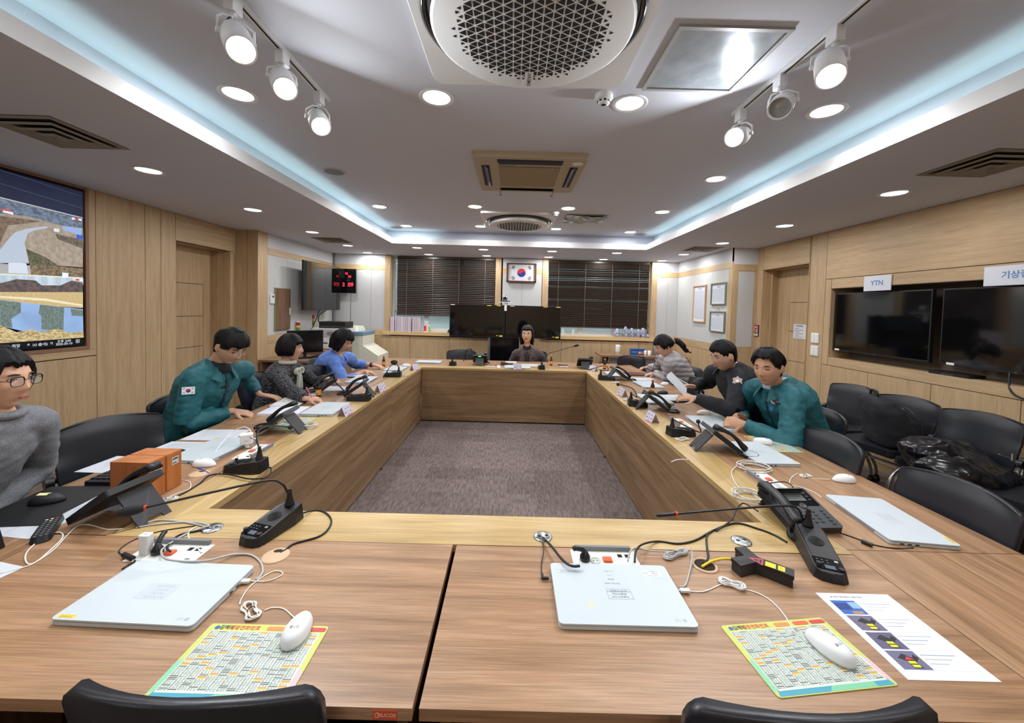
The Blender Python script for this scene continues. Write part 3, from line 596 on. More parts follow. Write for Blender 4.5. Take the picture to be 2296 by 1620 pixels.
# place by the middle of the back's top edge: chair origin is .28 in front of it
def cpos(x, y, dx, dy): l = math.hypot(dx, dy); return (x+dx/l*.27, y+dy/l*.27, 0)
CH = [(-.565, .665, 0, 1, 'chair at the bottom left of the picture, its back top dipping below the desk edge'),
 (.572, .665, -.03, 1, 'chair at the bottom right of the picture, only its back top in view'),
 (-2.30, 2.24, .24, -.12, 'empty chair between the woman in grey and the man in teal on the left'),
 (-2.42, 2.83, 1, -.1, 'chair of the teal-jacketed man on the left'),
 (-2.50, 3.72, 1, .1, 'chair of the woman in the tweed jacket'),
 (-2.2, 4.24, .9, -.25, 'empty chair between the tweed woman and the blue-shirted woman'),
 (-2.42, 4.82, 1, 0, 'chair of the woman in the blue shirt'),
 (-.78, 6.24, 0.05, -1, 'empty chair at the far side holding a black handbag'),
 (.36, 6.42, 0, -1, 'chair of the woman in the brown blazer'),
 (1.85, 6.05, .2, -1, 'empty chair at the far right corner before the side table'),
 (2.33, 4.95, -1, -.2, 'chair of the woman in the pale quilted jacket'),
 (1.97, 4.08, -.9, .2, 'empty chair between the quilted-jacket woman and the uniformed man'),
 (2.42, 3.45, -1, 0, 'chair of the man in the dark uniform'),
 (2.35, 2.88, -1, .05, 'chair of the teal-jacketed man on the right'),
 (1.915, 2.26, -1, .08, 'empty chair pushed in next to the teal-jacketed man on the right'),
 (1.935, 1.64, -1, .03, 'empty chair pushed in behind the near right laptop'),
 (-2.45, 1.5, 1, 0, 'chair of the woman in the grey sweater'),
 (3.50, 3.94, -1, -.15, 'spare chair at the right wall farthest from the camera, nothing on it'),
 (3.52, 3.42, -1, -.2, 'spare chair at the right wall carrying a backpack'),
 (3.54, 2.90, -1, -.2, 'spare chair at the right wall carrying a shiny black coat'),
 (3.55, 2.36, -1, -.15, 'spare chair at the right wall cut off by the picture edge')]
ch0 = None
for x, y, dx, dy, lb in CH:
    if ch0 is None: ch0 = chair_proto(lb, cpos(x, y, dx, dy), rzf(dx, dy))
    else: dup(ch0, cpos(x, y, dx, dy), rzf(dx, dy), lb)
# ================================================================ things on the desks
Z0 = ZT_
def dz(px, py, z=Z0): return onz(px, py, z)
# ---- laptops (lid closed). local: user at -Y, hinge at +Y
def laptop(x, y, rz, label, w=.357, d=.228, marks=()):
    e = empty('laptop', label, 'laptop', (x, y, Z0), rz, 'closed white laptops')
    mb = MB(); mb.rbox(-w/2, w/2, -d/2, d/2, .001, .0105, 'lapt', .012, 4); mb.box(-w*.3, w*.3, d/2-.004, d/2+.001, .004, .012, 'grey'); mb.build('base', e, .0015)
    mb = MB(); mb.rbox(-w/2, w/2, -d/2, d/2, .0118, .0172, 'lapt', .012, 4); mb.build('lid', e, .0015)
    mb = MB(); mb.rbox(-w/2+.002, w/2-.002, -d/2+.002, d/2-.002, .0103, .012, 'dgrey', .012, 4); mb.build('lid_gap', e)
    mb = MB(); X = w/2+.0003
    for q in (.07, .045, .02): mb.box(-X, -w/2+.01, q, q+.014, .0035, .008, 'dark')
    mb.build('port_row', e); mb = MB()
    for q in (.07, .045, .02): mb.box(w/2-.01, X, q-.01, q+.002, .0035, .008, 'dark')
    mb.build('port_row', e)
    z = .0174
    if 'logo' in marks:
        mb = MB(); g = mat('a9aeb3', .3); mb.text('LG', (w/2-.048, -d/2+.02, z), (-1, 0, 0), (0, -1, 0), .013, g, .01); mb.lathe([(.0055, 0), (.0001, 0)], g, (w/2-.03, -d/2+.02, z), 16, False, False); mb.build('maker_logo', e)
    lab = [m for m in marks if m != 'logo']
    for m in lab:
        if m == 'yellow': mb = MB(); mb.box(-w/2+.012, -w/2+.055, -d/2+.006, -d/2+.016, z-.0004, z+.0002, 'f2d23c'); mb.text('안전총괄', (-w/2+.033, -d/2+.011, z+.0003), (-1, 0, 0), (0, -1, 0), .009, '8a6a20'); mb.build('yellow_label', e)
        if m == 'info':
            mb = MB(); k = '9aa0a8'; mb.box(-.052, .037, -.037, .023, z-.0001, z-.00005, 'c2ccd2')
            for q in range(5): mb.box(-.05, .035, -.035+q*.014, -.0345+q*.014, z-.0004, z, 'b9bfc6')
            for xx in (-.05, -.02, .035): mb.box(xx, xx+.0006, -.035, .021, z-.0004, z, 'b9bfc6')
            for q, t in enumerate(('관리번호 노트북', '관 리 부 서', '사용자 재난', '업 무 용 노 트 북')): mb.text(t, (-.0, .014-q*.014, z), (-1, 0, 0), (0, -1, 0), .0075, k)
            mb.build('info_label', e)
        if m == 'info2':
            mb = MB(); k = '7f868e'; mb.box(-.034, .044, -.033, .092, z-.0001, z-.00005, 'c4ced4')
            mb.box(-.03, .04, -.002, .0, z-.0004, z, k)
            for a_, b_ in (((-.03, .04), (-.03, -.0292)), ((-.03, .04), (.0092, .01)), ((-.03, -.0292), (-.03, .01)), ((.0392, .04), (-.03, .01))): mb.box(a_[0], a_[1], b_[0]-.0, b_[1], z-.0004, z+.0001, k)
            for q, (t, h) in enumerate((('안전도시과', .011), ('재난상황실', .009), ('2023-노트북03', .008))): mb.text(t, (.004, .001-q*.0115, z+.0002), (1, 0, 0), (0, 1, 0), h, '555c64')
            for q in range(4): mb.text(('사 용 시 간', '비 고', '점검일', '담당자 재난안전')[q], (-.005, .086-q*.018, z+.0002), (1, 0, 0), (0, 1, 0), .007, '6b727a')
            mb.box(-.04, .04, .02, .0203, z-.0004, z, 'b9bfc6'); mb.box(-.17, -.09, .088, .0884, z-.0004, z, k); mb.box(-.17, -.09, .075, .0754, z-.0004, z, k); mb.text('무단 반출 금지', (-.13, .082, z), (1, 0, 0), (0, 1, 0), .008, k)
            mb.build('info_label', e)
            mb = MB(); mb.box(.1, .16, .068, .096, z-.0004, z, 'f3f5f2'); mb.text('N2022-', (.138, .09, z+.0003), (1, 0, 0), (0, 1, 0), .010, '3c4046'); mb.text('0021', (.14, .081, z+.0003), (1, 0, 0), (0, 1, 0), .010, '3c4046'); mb.box(.101, .118, .081, .083, z, z+.0003, '3f9f7a'); mb.text('업무용 노트북', (.13, .072, z+.0003), (1, 0, 0), (0, 1, 0), .006, '6a4a4a'); mb.build('asset_label', e)
            mb = MB(); mb.box(-.092, -.08, -.06, -.048, z-.0004, z, 'f3dc9c'); mb.build('sticky_dot', e)
    return e
lp = laptop(-.958, 1.075, -.03, 'white laptop on the near left desk with a yellow label on its lid corner', .368, .232, ('logo', 'yellow', 'info'))
laptop(.327, 1.112, .0, 'white laptop on the near right desk covered with several paper labels', .365, .243, ('logo', 'info2'))
lq = laptop(1.548, 1.575, PI/2-.12, 'white laptop before the near right empty chair, hinge side toward the oak ledge', .358, .235, ('yellow', 'info'))
LPS = [(1.488, 2.30, PI/2+.03, 'white laptop between the near right mouse pad and a desk phone'), (1.50, 2.90, PI/2-.05, 'white laptop in front of the clasped hands of the man in teal'),
 (1.36, 3.66, PI/2, 'white laptop under the papers of the uniformed man'), (1.55, 4.38, PI/2+.05, 'white laptop beside the brown bottle in front of the uniformed man'), (1.36, 5.03, PI/2, 'white laptop beside the pale quilted-jacket woman’s phone'),
 (.10, 5.42, PI, 'white laptop under the name tent of the woman in the brown blazer'), (-1.19, 5.72, PI, 'white laptop alone at the far left part of the table'), (-1.47, 5.04, -PI/2, 'white laptop by the far left name tent and bottle'),
 (-1.6, 4.23, -PI/2+.03, 'white laptop carrying a mouse in front of the blue-shirted woman'), (-1.42, 3.03, -PI/2+.05, 'white laptop next to the notebook of the man in teal on the left'), (-1.62, 2.14, -PI/2-.05, 'white laptop beside the two orange wooden boxes')]
for x, y, rz, lb in LPS: dup(lq, (x, y, Z0), rz, lb)
# ---- mice. local: front at +Y
def mouse_proto(x, y, rz, label, logo=True, c='eef0f2', base_z=Z0):
    e = empty('computer_mouse', label, 'mouse', (x, y, base_z), rz, 'wired white mice' if logo else None)
    R = []; n = 16; mb = MB()
    for j in range(9):
        v = j/8; ph = v*PI/2; k = math.cos(ph)**.55; z = .002+.031*math.sin(ph)
        R.append([((.031*k*(1-.14*math.sin(t)))*math.cos(t), .056*k*math.sin(t)-.004*v*8*.25, z) for t in [2*PI*i/n for i in range(n)]])
    mb.rings(R, c); mb.build('shell', e)
    mb = MB(); mb.cbox((0, .030, .0245), (.006, .014, .008), 'grey', rotx(-.3)); mb.build('scroll_wheel', e, .002)
    if logo: mb = MB(); mb.text('LG', (.006, -.020, .0337), (1, 0, 0), (0, 1, 0), .010, '8a8e93', .01); mb.lathe([(.0038, 0), (.0001, 0)], '8a8e93', (-.006, -.020, .0337), 14, False, False); mb.build('maker_logo', e)
    return e
m0 = mouse_proto(-.515, .958, .05, 'white mouse on the near left mouse pad')
for x, y, rz, lb in ((.808, .945, .35, 'white mouse on the near right mouse pad'), (1.70, 1.955, PI/2, 'white mouse on bare desk before the near right laptop'), (1.64, 2.5, PI/2-.5, 'white mouse on the mouse pad beside the second right laptop'),
  (1.60, 3.20, PI/2, 'white mouse by the clasped hands of the man in teal'), (-1.52, 1.945, -PI/2, 'white mouse next to the orange wooden boxes'), (-1.5, 2.70, -PI/2, 'white mouse on the mouse pad before the left teal-jacketed man’s laptop'),
  (-1.60, 4.26, -PI/2, 'white mouse lying on the laptop of the blue-shirted woman'), (1.50, 5.45, PI/2+.6, 'white mouse by the brown leather folder of the quilted-jacket woman'), (1.76, 4.44, 2.0, 'white mouse near the raised paper of the uniformed man'), (-1.38, 5.2, -1.2, 'white mouse on the far left laptop'), (-.16, 5.36, PI, 'white mouse left of the far name tent')):
    k = dup(m0, (x, y, Z0+(.018 if 'on the laptop' in lb or 'far left laptop' in lb else .003 if 'pad' in lb else 0)), rz, lb)
m0.location.z = Z0+.003
mb_ = mouse_proto(-1.84, 1.55, -1.2, 'black mouse with a yellow sticky tab on the black mouse pad', False, '1d1e22', Z0+.004)
mb = MB(); mb.cbox((-.002, -.012, .0335), (.022, .036, .001), 'efe9a8', rotx(-.1)); mb.build('sticky_tab', mb_)
# ---- printed mouse pads
def mousepad(x, y, rz, label, w=.30, d=.195):
    R = random.Random(5); e = empty('mouse_pad', label, 'mouse pad', (x, y, Z0), rz, 'mouse pads printed with a phone list')
    mb = MB(); mb.prism(rrect(-w/2, w/2, -d/2, d/2, .008, 4), 0, .0022, 'c9d068'); mb.build('pad', e)
    mb = MB(); z = .0023; W2, D2 = w/2-.003, d/2-.003
    mb.quad((-w/2+.006, -d/2+.002, z), (w/2-.006, -d/2+.002, z), (w/2-.012, -d/2+.02, z), (-w/2+.012, -d/2+.02, z), '3f9fb8')
    mb.quad((-.02, -d/2+.002, z+.0001), (.10, -d/2+.002, z+.0001), (.10, -d/2+.02, z+.0001), (0, -d/2+.02, z+.0001), '7cc8a0')
    mb.quad((-w/2+.001, -d/2+.01, z), (-w/2+.012, -d/2+.02, z), (-w/2+.012, 0, z), (-w/2+.001, -.01, z), '86cfae'); mb.quad((w/2-.012, -d/2+.02, z), (w/2-.001, -d/2+.01, z), (w/2-.001, -.03, z), (w/2-.012, -.02, z), 'efb9c9')
    z += .0002; mb.box(-w/2+.013, w/2-.013, -d/2+.014, d/2-.022, z-.0003, z, 'd3ddd2'); z += .0001
    x0, x1, y0, y1 = -w/2+.015, w/2-.015, -d/2+.016, d/2-.024; nc = 13; cw = (x1-x0)/nc
    dk, gy = '50565a', '8d9692'
    for i in range(nc):
        yy = y1
        while yy > y0+.004:
            r = R.random(); xx = x0+cw*i
            if r < .05 and yy > y0+.01:
                mb.box(xx, xx+cw*.93, yy-.003, yy, z, z+.0001, 'cf8a48'); mb.box(xx, xx+cw*.93, yy-.0058, yy-.003, z, z+.0001, 'd6c250'); yy -= .008
            elif r < .22: mb.box(xx, xx+cw*.93, yy-.002, yy, z, z+.0001, dk); yy -= .0038
            else:
                for q in range(3):
                    a_ = xx+cw*(.02+.32*q); mb.box(a_, a_+cw*R.uniform(.14, .26), yy-.0016, yy, z, z+.0001, gy if q else '646c6a')
                yy -= .0032
    mb.lathe([(.006, 0), (.0001, 0)], '2a5fa8', (-w/2+.022, d/2-.012, z), 14, False, False)
    mb.text('김해시', (-w/2+.047, d/2-.012, z+.0002), (1, 0, 0), (0, 1, 0), .014, '3c4a3a', .02); mb.text('행정전화번호', (-w/2+.092, d/2-.012, z+.0002), (1, 0, 0), (0, 1, 0), .014, 'd9603a', .02)
    for xx, c in ((.02, 'ee8a4a'), (.075, 'e8603c'), (.125, 'c83c44')): mb.prism([(px_+xx, py_+d/2-.012) for px_, py_ in rrect(-.022, .022, -.006, .006, .005)], z, z+.0002, c)
    mb.build('printed_sheet', e); return e
p0 = mousepad(-.597, .884, 0, 'phone-list mouse pad on the near left desk, mouse at its top right')
for x, y, rz, lb in ((.737, .937, .125, 'phone-list mouse pad on the near right desk under a mouse'), (1.70, 2.5, PI/2, 'phone-list mouse pad by the second right laptop'), (1.68, 3.14, PI/2, 'phone-list mouse pad behind the clasped hands of the man in teal'), (-1.46, 2.66, -PI/2, 'phone-list mouse pad before the left teal-jacketed man')):
    dup(p0, (x, y, Z0), rz, lb)
mb = MB(); mb.prism(rrect(-.13, .13, -.16, .16, .01), 0, .003, '18191d'); o = mb.build('mouse_pad'); o.location = (-1.83, 1.535, Z0+.0015); o.rotation_euler = (0, 0, .12); tag(o, 'plain black mouse pad at the left edge by the woman in grey', 'mouse pad')
# ---- desk phones. local: user at -Y, handset on the user's left
def phone_proto(x, y, rz, label, tilt=.62):
    e = empty('desk_phone', label, 'phone', (x, y, Z0), rz, 'black desk phones on stands')
    T = Matrix.Translation((0, -.10, .008)) @ Matrix.Rotation(tilt, 4, 'X')
    mb = MB(T); mb.prism(rrect(-.105, .105, 0, .21, .014), 0, .024, 'blk', .985, 'dgrey'); mb.rbox(-.045, .095, .108, .2, .0235, .0245, 'blkg', .006); mb.build('body', e, .002)
    mb = MB(T); mb.box(-.018, .058, .135, .185, .0244, .0258, mat('6c7672', .12, spec=.9)); mb.build('display', e)
    mb = MB(T); k = mat('33363b', .4)
    for j in range(4):
        for i in range(3): mb.prism([(a_-.0+.0*j-.012+.026*i, b_+.03+.017*j) for a_, b_ in rrect(-.0075, .0075, -.0048, .0048, .0045, 3)], .024, .0265, k)
    for j in range(5): mb.prism([(a_+.078, b_+.02+.016*j) for a_, b_ in rrect(-.007, .007, -.0042, .0042, .004, 3)], .024, .0265, k)
    for j in range(3):
        for s in (-.032, .074): mb.prism([(a_+s, b_+.14+.018*j) for a_, b_ in rrect(-.006, .006, -.0035, .0035, .003, 3)], .0245, .0265, k)
    mb.lathe([(.015, .024), (.015, .027), (.008, .0275), (.007, .026), (.001, .026)], k, (.022, .108, 0), 20, False); mb.build('keys', e)
    mb = MB(T); mb.text('alticall', (.02, .194, .0248), (1, 0, 0), (0, 1, 0), .007, '8a8e93'); mb.build('lettering', e)
    mb = MB(T); hx = -.082; R = []      # handset
    for q in range(15):
        v = q/14; yy = .002+.208*v; arch = math.sin(PI*v)**1.2*.024; end = min(1, min(v, 1-v)/.16); th = .034-.016*min(1, end)*math.sin(PI*v); w2 = .025-.005*math.sin(PI*v); zb = .026+arch*1.15; zt = zb+th
        if end < 1: zb -= 0
        R.append([(hx-w2, yy, zb+.004), (hx-w2, yy, zt-.008), (hx-w2*.6, yy, zt), (hx+w2*.6, yy, zt), (hx+w2, yy, zt-.008), (hx+w2, yy, zb+.004), (hx+w2*.6, yy, zb), (hx-w2*.6, yy, zb)])
    mb.rings(R, 'blk'); mb.build('handset', e)
    mb = MB(); pts = []        # stand plate behind
    mb.add([(-.06, .05, .108), (.06, .05, .108), (.06, .145, 0), (.03, .145, 0), (.025, .135, .014), (-.025, .135, .014), (-.03, .145, 0), (-.06, .145, 0)], [list(range(8))[::-1]], 'blk2')
    mb.add([(-.06, .044, .105), (.06, .044, .105), (.06, .139, 0), (.03, .139, 0), (.025, .129, .014), (-.025, .129, .014), (-.03, .139, 0), (-.06, .139, 0)], [list(range(8))], 'blk2')
    for a_, b_ in (((-.06, .05, .108), (-.06, .145, 0)), ((.06, .145, 0), (.06, .05, .108))): 
        a2, b2 = (a_[0], a_[1]-.006, a_[2]-.003), (b_[0], b_[1]-.006, b_[2]); mb.quad(a_, b_, b2, a2, 'blk2')
    mb.build('stand', e)
    mb = MB(); co = []; path = spline([Vector(p) for p in ((-.10, -.085, .02), (-.13, -.13, .012), (-.10, -.19, .011), (-.03, -.185, .011), (-.04, -.13, .011), (-.07, -.105, .011))], 14); n = len(path)
    for i, p in enumerate(path):
        t = (path[min(i+1, n-1)]-path[max(i-1, 0)]).normalized(); s = t.cross(Vector((0, 0, 1))).normalized(); u = s.cross(t)
        for q in range(5): a_ = 2*PI*q/5; f = q/5; pp = p.lerp(path[min(i+1, n-1)], f); co.append(pp+s*(.006*math.cos(a_))+u*(.006*math.sin(a_)))
    mb.tube(co, .0022, 'blk', 5); mb.build('coiled_cord', e); return e
ph0 = phone_proto(1.175, 1.56, .06, 'near right desk phone seen from its keypad side, beside a gooseneck microphone', .3)
PH = [(-1.46, 1.47, -PI/2-.12, 'near left desk phone tilted on its stand in front of the orange boxes'), (-1.46, 2.50, -PI/2+.05, 'second desk phone on the left, between the charger block and the man in teal'),
 (-1.36, 3.52, -PI/2+.15, 'third desk phone on the left, with cables around it, before the tweed-jacketed woman'), (-1.68, 3.62, -PI/2+.5, 'desk phone seen edge-on behind the brown bottle of the tweed-jacketed woman'),
 (-.44, 5.66, PI, 'desk phone at the far side with a green light'), (1.06, 5.56, PI-.05, 'desk phone at the far right corner, its back to the camera'), (1.30, 4.72, PI/2+.1, 'desk phone on the right in front of the quilted-jacket woman'),
 (1.22, 3.32, PI/2-.15, 'desk phone on the right in front of the uniformed man’s laptop'), (1.27, 2.36, PI/2-.12, 'desk phone on the right just beyond the near right coil of white cable')]
ph1 = None
for x, y, rz, lb in PH:
    if ph1 is None: ph1 = phone_proto(x, y, rz, lb, .62)
    else: k = dup(ph1, (x, y, Z0), rz, lb)
    if 'green' in lb: mb = MB(); mb.rbox(-.02, .02, .062, .072, .118, .13, mat('40f080', .4, emit=2.5), .003); mb.build('call_light', k, label='green call light')
# ---- gooseneck conference microphones. local: user at -Y
def mic(x, y, rz, label, neck, tip='foam', L=.2, ring=False, keys=1):
    e = empty('desk_microphone', label, 'microphone', (x, y, Z0), rz, 'gooseneck desk microphones'); inv = (Matrix.Translation((x, y, Z0)) @ Matrix.Rotation(rz, 4, 'Z')).inverted()
    h = L/2; w = .05; P = [(-w, -h+.04), (-w*.92, -h+.018), (-w*.6, -h+.004), (0, -h), (w*.6, -h+.004), (w*.92, -h+.018), (w, -h+.04), (w, h*.55), (w*.8, h), (-w*.8, h), (-w, h*.55)]
    zt = lambda yy: .03+.03*min(1, max(0, (yy+h)/(1.7*h))); n = len(P); mb = MB(); b = [(a_*1.0, c_, 0) for a_, c_ in P]; t = [(a_*.86, c_*.97, zt(c_)) for a_, c_ in P]
    mb.add(b+t, [[i, (i+1) % n, n+(i+1) % n, n+i] for i in range(n)]+[list(range(n))[::-1], [n+i for i in range(n)]], 'blk'); mb.build('base', e, .003)
    mb = MB(); yv = h*.1; top = zt(yv)+.0008
    for r in range(1, 6): 
        mb.tube([(r*.0044*math.cos(t0), yv+r*.0044*math.sin(t0), top-.0004+(r*.0044*math.sin(t0))*.176) for t0 in [PI*q/9 for q in range(18)]], .0009, 'dark', 4, closed=True)
    mb.build('speaker_grille', e)
    mb = MB(); c0 = -h+.045; s = .03/(1.7*h)
    def flat(x0, x1, y0, y1, dzz, m):
        z0, z1 = zt(y0)+.0009, zt(y1)+.0009; mb.add([(x0, y0, z0), (x1, y0, z0), (x1, y1, z1), (x0, y1, z1), (x0, y0, z0+dzz), (x1, y0, z0+dzz), (x1, y1, z1+dzz), (x0, y1, z1+dzz)], [(0, 3, 2, 1), (4, 5, 6, 7), (0, 1, 5, 4), (2, 3, 7, 6), (1, 2, 6, 5), (3, 0, 4, 7)], m)
    flat(-.038, .038, -h+.018, -h+.072, .0006, 'blkg'); flat(-.014, .014, -h+.022, -h+.038, .0012, mat('5f6c78', .15)); flat(.02, .03, -h+.058, -h+.066, .0012, 'silver')
    for q in range(6): flat(-.03+.013*(q % 3), -.024+.013*(q % 3), -h+.045+.011*(q//3), -h+.05+.011*(q//3), .002, 'dgrey')
    mb.build('control_panel', e)
    mb = MB(); mb.cyl((-.03, -h+.03, zt(-h+.03)), (-.03, -h+.03, zt(-h+.03)+.012), .007, 'blk'); mb.cyl((.03, -h+.03, zt(-h+.03)), (.03, -h+.03, zt(-h+.03)+.004), .008, 'blk'); mb.build('knob', e)
    W_ = [inv @ ony(*q) for q in neck]; f = Vector((0, h*.72, zt(h*.72)))
    mb = MB(); mb.cyl(f, f+Vector((0, 0, .03)), .018, 'blk', .010); mb.cyl(f+Vector((0, 0, .03)), f+Vector((0, 0, .06)), .0105, 'blk', .006); mb.build('neck_socket', e)
    path = spline([f+Vector((0, 0, .05))]+W_, 8); mb = MB(); mb.tube(path, .0042, 'blk', 8); mb.build('gooseneck', e)
    d = (W_[-1]-W_[-2]).normalized(); mb = MB(); p = W_[-1]
    if tip == 'ball': mb.ball(p+d*.01, .014, 'fabric')
    else:
        mb.tube([p-d*.01, p, p+d*.012, p+d*.04, p+d*.058, p+d*.064], [.006, .012, .0155, .0165, .012, .003] if tip == 'foam' else [.0055, .006, .0065, .0065, .006, .004], 'fabric' if tip == 'foam' else 'blk', 14)
    mb.build('microphone_head', e)
    if ring: mb = MB(); mb.cyl(p-d*.014, p-d*.006, .0075, 'd8452c'); mb.build('light_ring', e, label='orange-red light ring')
    return e
mic(-.85, 1.40, -.28, 'black gooseneck microphone on the near left, its neck reaching across to the left phone', [(644, 1102, 1.455), (632, 1084, 1.44), (600, 1077, 1.42), (480, 1102, 1.35), (345, 1133, 1.28), (318, 1139, 1.27)], 'foam', .215, True)
mic(1.075, 1.325, -.38, 'large black gooseneck microphone on the near right, neck crossing over the phone', [(1802, 1165, 1.43), (1790, 1141, 1.42), (1765, 1133, 1.41), (1700, 1136, 1.40), (1600, 1144, 1.38), (1510, 1152, 1.36)], 'thin', .29, True)
mic(-1.285, 1.90, -PI/2, 'black microphone on the left beside the white mouse and orange boxes', [(576, 985, 1.92), (580, 965, 1.96), (600, 955, 2.05), (630, 955, 2.25), (648, 957, 2.3)], 'ball', .19)
mic(-1.30, 3.36, -PI/2, 'black microphone in front of the third left phone', [(818, 858, 3.40), (810, 846, 3.42), (790, 855, 3.42), (780, 872, 3.4)], 'ball', .2)
mic(-1.36, 4.52, -PI/2, 'black microphone in front of the blue-shirted woman, neck bent into a loop', [(892, 820, 4.5), (886, 812, 4.5), (876, 820, 4.48), (866, 835, 4.45)], 'thin', .2)
mic(-.81, 5.52, PI, 'low black microphone at the far side near the handbag chair', [(1019, 803, 5.44), (1018, 800, 5.46)], 'ball', .16)
mic(.43, 5.40, PI, 'black microphone standing tall at the far side with its neck pointing right', [(1226, 798, 5.32), (1231, 792, 5.32), (1255, 785, 5.35), (1278, 778, 5.4), (1288, 775.5, 5.4)], 'foam', .2)
mic(1.155, 4.66, PI/2-.1, 'black microphone below the handset of the quilted-jacket woman’s phone', [(1363, 830, 4.62), (1361, 822, 4.62), (1350, 820, 4.65), (1330, 826, 4.7)], 'thin', .2)
mic(1.13, 3.42, PI/2-.1, 'black microphone on the right whose neck points left past the name tents', [(1428, 890, 3.35), (1420, 872, 3.38), (1400, 864, 3.42), (1388, 862, 3.45)], 'ball', .17)
mic(1.17, 2.63, PI/2+.15, 'black microphone on the right standing behind a desk phone', [(1567, 968, 2.55), (1567, 955, 2.55), (1566, 948, 2.55)], 'ball', .19)
# ---- name tents
def tent(x, y, rz, label, txt='배 진 대'):
    e = empty('name_tent', label, 'name card', (x, y, Z0), rz, 'folded paper name tents'); mb = MB(); w, h, t = .055, .075, .035
    for s in (1, -1): mb.add([(-w, s*-t, 0), (w, s*-t, 0), (w, 0, h), (-w, 0, h), (-w, s*-t*.97, 0), (w, s*-t*.97, 0), (w, 0, h-.001), (-w, 0, h-.001)], [(0, 1, 2, 3), (7, 6, 5, 4), (0, 3, 7, 4), (1, 5, 6, 2)], 'd9d3ea')
    mb.build('card', e); n = Vector((0, -h, t)).normalized(); up_ = Vector((0, t, h)).normalized(); o = Vector((0, -t, 0))+n*0 - Vector((0, .0006, 0))
    mb = MB(); f = lambda u, v, d=.0004: o+Vector((u, 0, 0))+up_*v+Vector((0, -d, d*.4))
    mb.quad(f(-w, 0), f(w, 0), f(w, .010), f(.0, .014), 'c97aa8'); mb.quad(f(-.045, .014), f(.045, .014), f(.045, .044), f(-.045, .044), 'f6f5fa')
    mb.text(txt, f(0, .028, .0008), (1, 0, 0), up_, .026, '54506a', .02); mb.text('안전도시 대책회의', f(0, .058, .0008), (1, 0, 0), up_, .010, '7a6f9a'); mb.build('print', e); return e
t0 = tent(.10, 5.29, 0, 'name tent in front of the woman in the brown blazer')
for x, y, rz, lb in ((-1.22, 2.90, PI/2-.1, 'name tent on the left ledge nearest the camera'), (-1.23, 3.72, PI/2-.25, 'name tent on the left ledge before the tweed-jacketed woman'), (-1.23, 5.02, PI/2-.4, 'name tent on the left ledge at the far left corner'),
  (1.13, 5.32, -.9, 'name tent at the far right corner beside a desk phone'), (1.10, 3.80, -PI/2+.2, 'name tent on the right ledge before the uniformed man'), (1.08, 2.94, -PI/2+.15, 'name tent on the right ledge nearest the camera')):
    dup(t0, (x, y, Z0), rz, lb)
# ---- small brown drink bottles
def bottle(x, y, label, cap=True):
    e = empty('drink_bottle', label, 'bottle', (x, y, Z0), random.random(), 'small brown drink bottles with orange labels')
    mb = MB(); mb.lathe([(.018, 0), (.021, .003), (.021, .075), (.018, .088), (.010, .108), (.009, .128), (.0105, .13), (.0105, .133), (.0001, .133)], mat('2e1308', .08, spec=.9, coat=.5), n=20); mb.build('glass', e)
    mb = MB(); mb.lathe([(.0214, .018), (.0214, .066)], mat('e8952a', .5), n=20, caps=False); mb.text('비타', (0, -.022, .045), (1, 0, 0), (0, 0, 1), .018, 'f4e7c8', .02); mb.build('label', e)
    if cap: mb = MB(); mb.lathe([(.0125, .127), (.0125, .143), (.011, .145), (.0001, .145)], mat('e07a2a', .4), n=16); mb.build('cap', e)
    return e
b0 = bottle(-1.70, 5.25, 'capped brown bottle by the hands of the blue-shirted woman'); dup(b0, (.6, 5.75, Z0), 0, 'capped brown bottle right of the woman in the brown blazer'); dup(b0, (1.335, 5.52, Z0), 0, 'capped brown bottle behind the far right phone'); dup(b0, (1.44, 3.93, Z0), 0, 'capped brown bottle in front of the uniformed man')
bottle(-1.688, 3.45, 'opened brown bottle in front of the tweed-jacketed woman', False)
p = dz(727, 857); mb = MB(); mb.lathe([(.0125, 0), (.0125, .016), (.0001, .018)], mat('e07a2a', .4), n=16); o = mb.build('bottle_cap'); o.location = p; tag(o, 'orange bottle cap lying loose behind the opened bottle', 'bottle cap')
# ---- power trays
def power_tray(x, y, rz, label, w=.22):
    e = empty('power_tray', label, 'power socket', (x, y, Z0), rz, 'recessed white desk power trays'); h = w/2; mb = MB(); mb.box(-h, h, -.05, .05, 0, .003, 'wcab'); mb.box(-h+.004, h-.004, -.046, .046, .003, .005, 'e9ede6'); mb.build('plate', e, .001)
    mb = MB(); mb.cbox((-.0, .047, .012), (w-.03, .012, .016), 'grey'); mb.build('brush_flap', e, .002)
    for q in (-.07, -.035):
        mb = MB(); mb.lathe([(.0175, .005), (.0175, .007), (.015, .0075), (.0145, .0055), (.0001, .0052)], mat('c9ccc6', .5), (q, -.01, 0), 20, False); mb.cyl((q-.006, -.01, .005), (q-.006, -.01, .0058), .002, 'dark', n=8); mb.cyl((q+.006, -.01, .005), (q+.006, -.01, .0058), .002, 'dark', n=8); mb.build('socket', e)
    mb = MB(); mb.cbox((.005, -.008, .0085), (.03, .024, .008), mat('e2603a', .3)); mb.build('switch', e, .002, label='orange rocker switch')
    mb = MB(); mb.box(.045, .06, .01, .026, .004, .0056, 'dark'); mb.box(.07, .085, .01, .026, .004, .0056, 'dark'); mb.box(.075, .09, -.035, -.028, .004, .0056, 'grey'); mb.build('data_jack', e); return e
pt = power_tray(-1.095, 1.258, -.02, 'white power tray behind the near left laptop, a charger block plugged in')
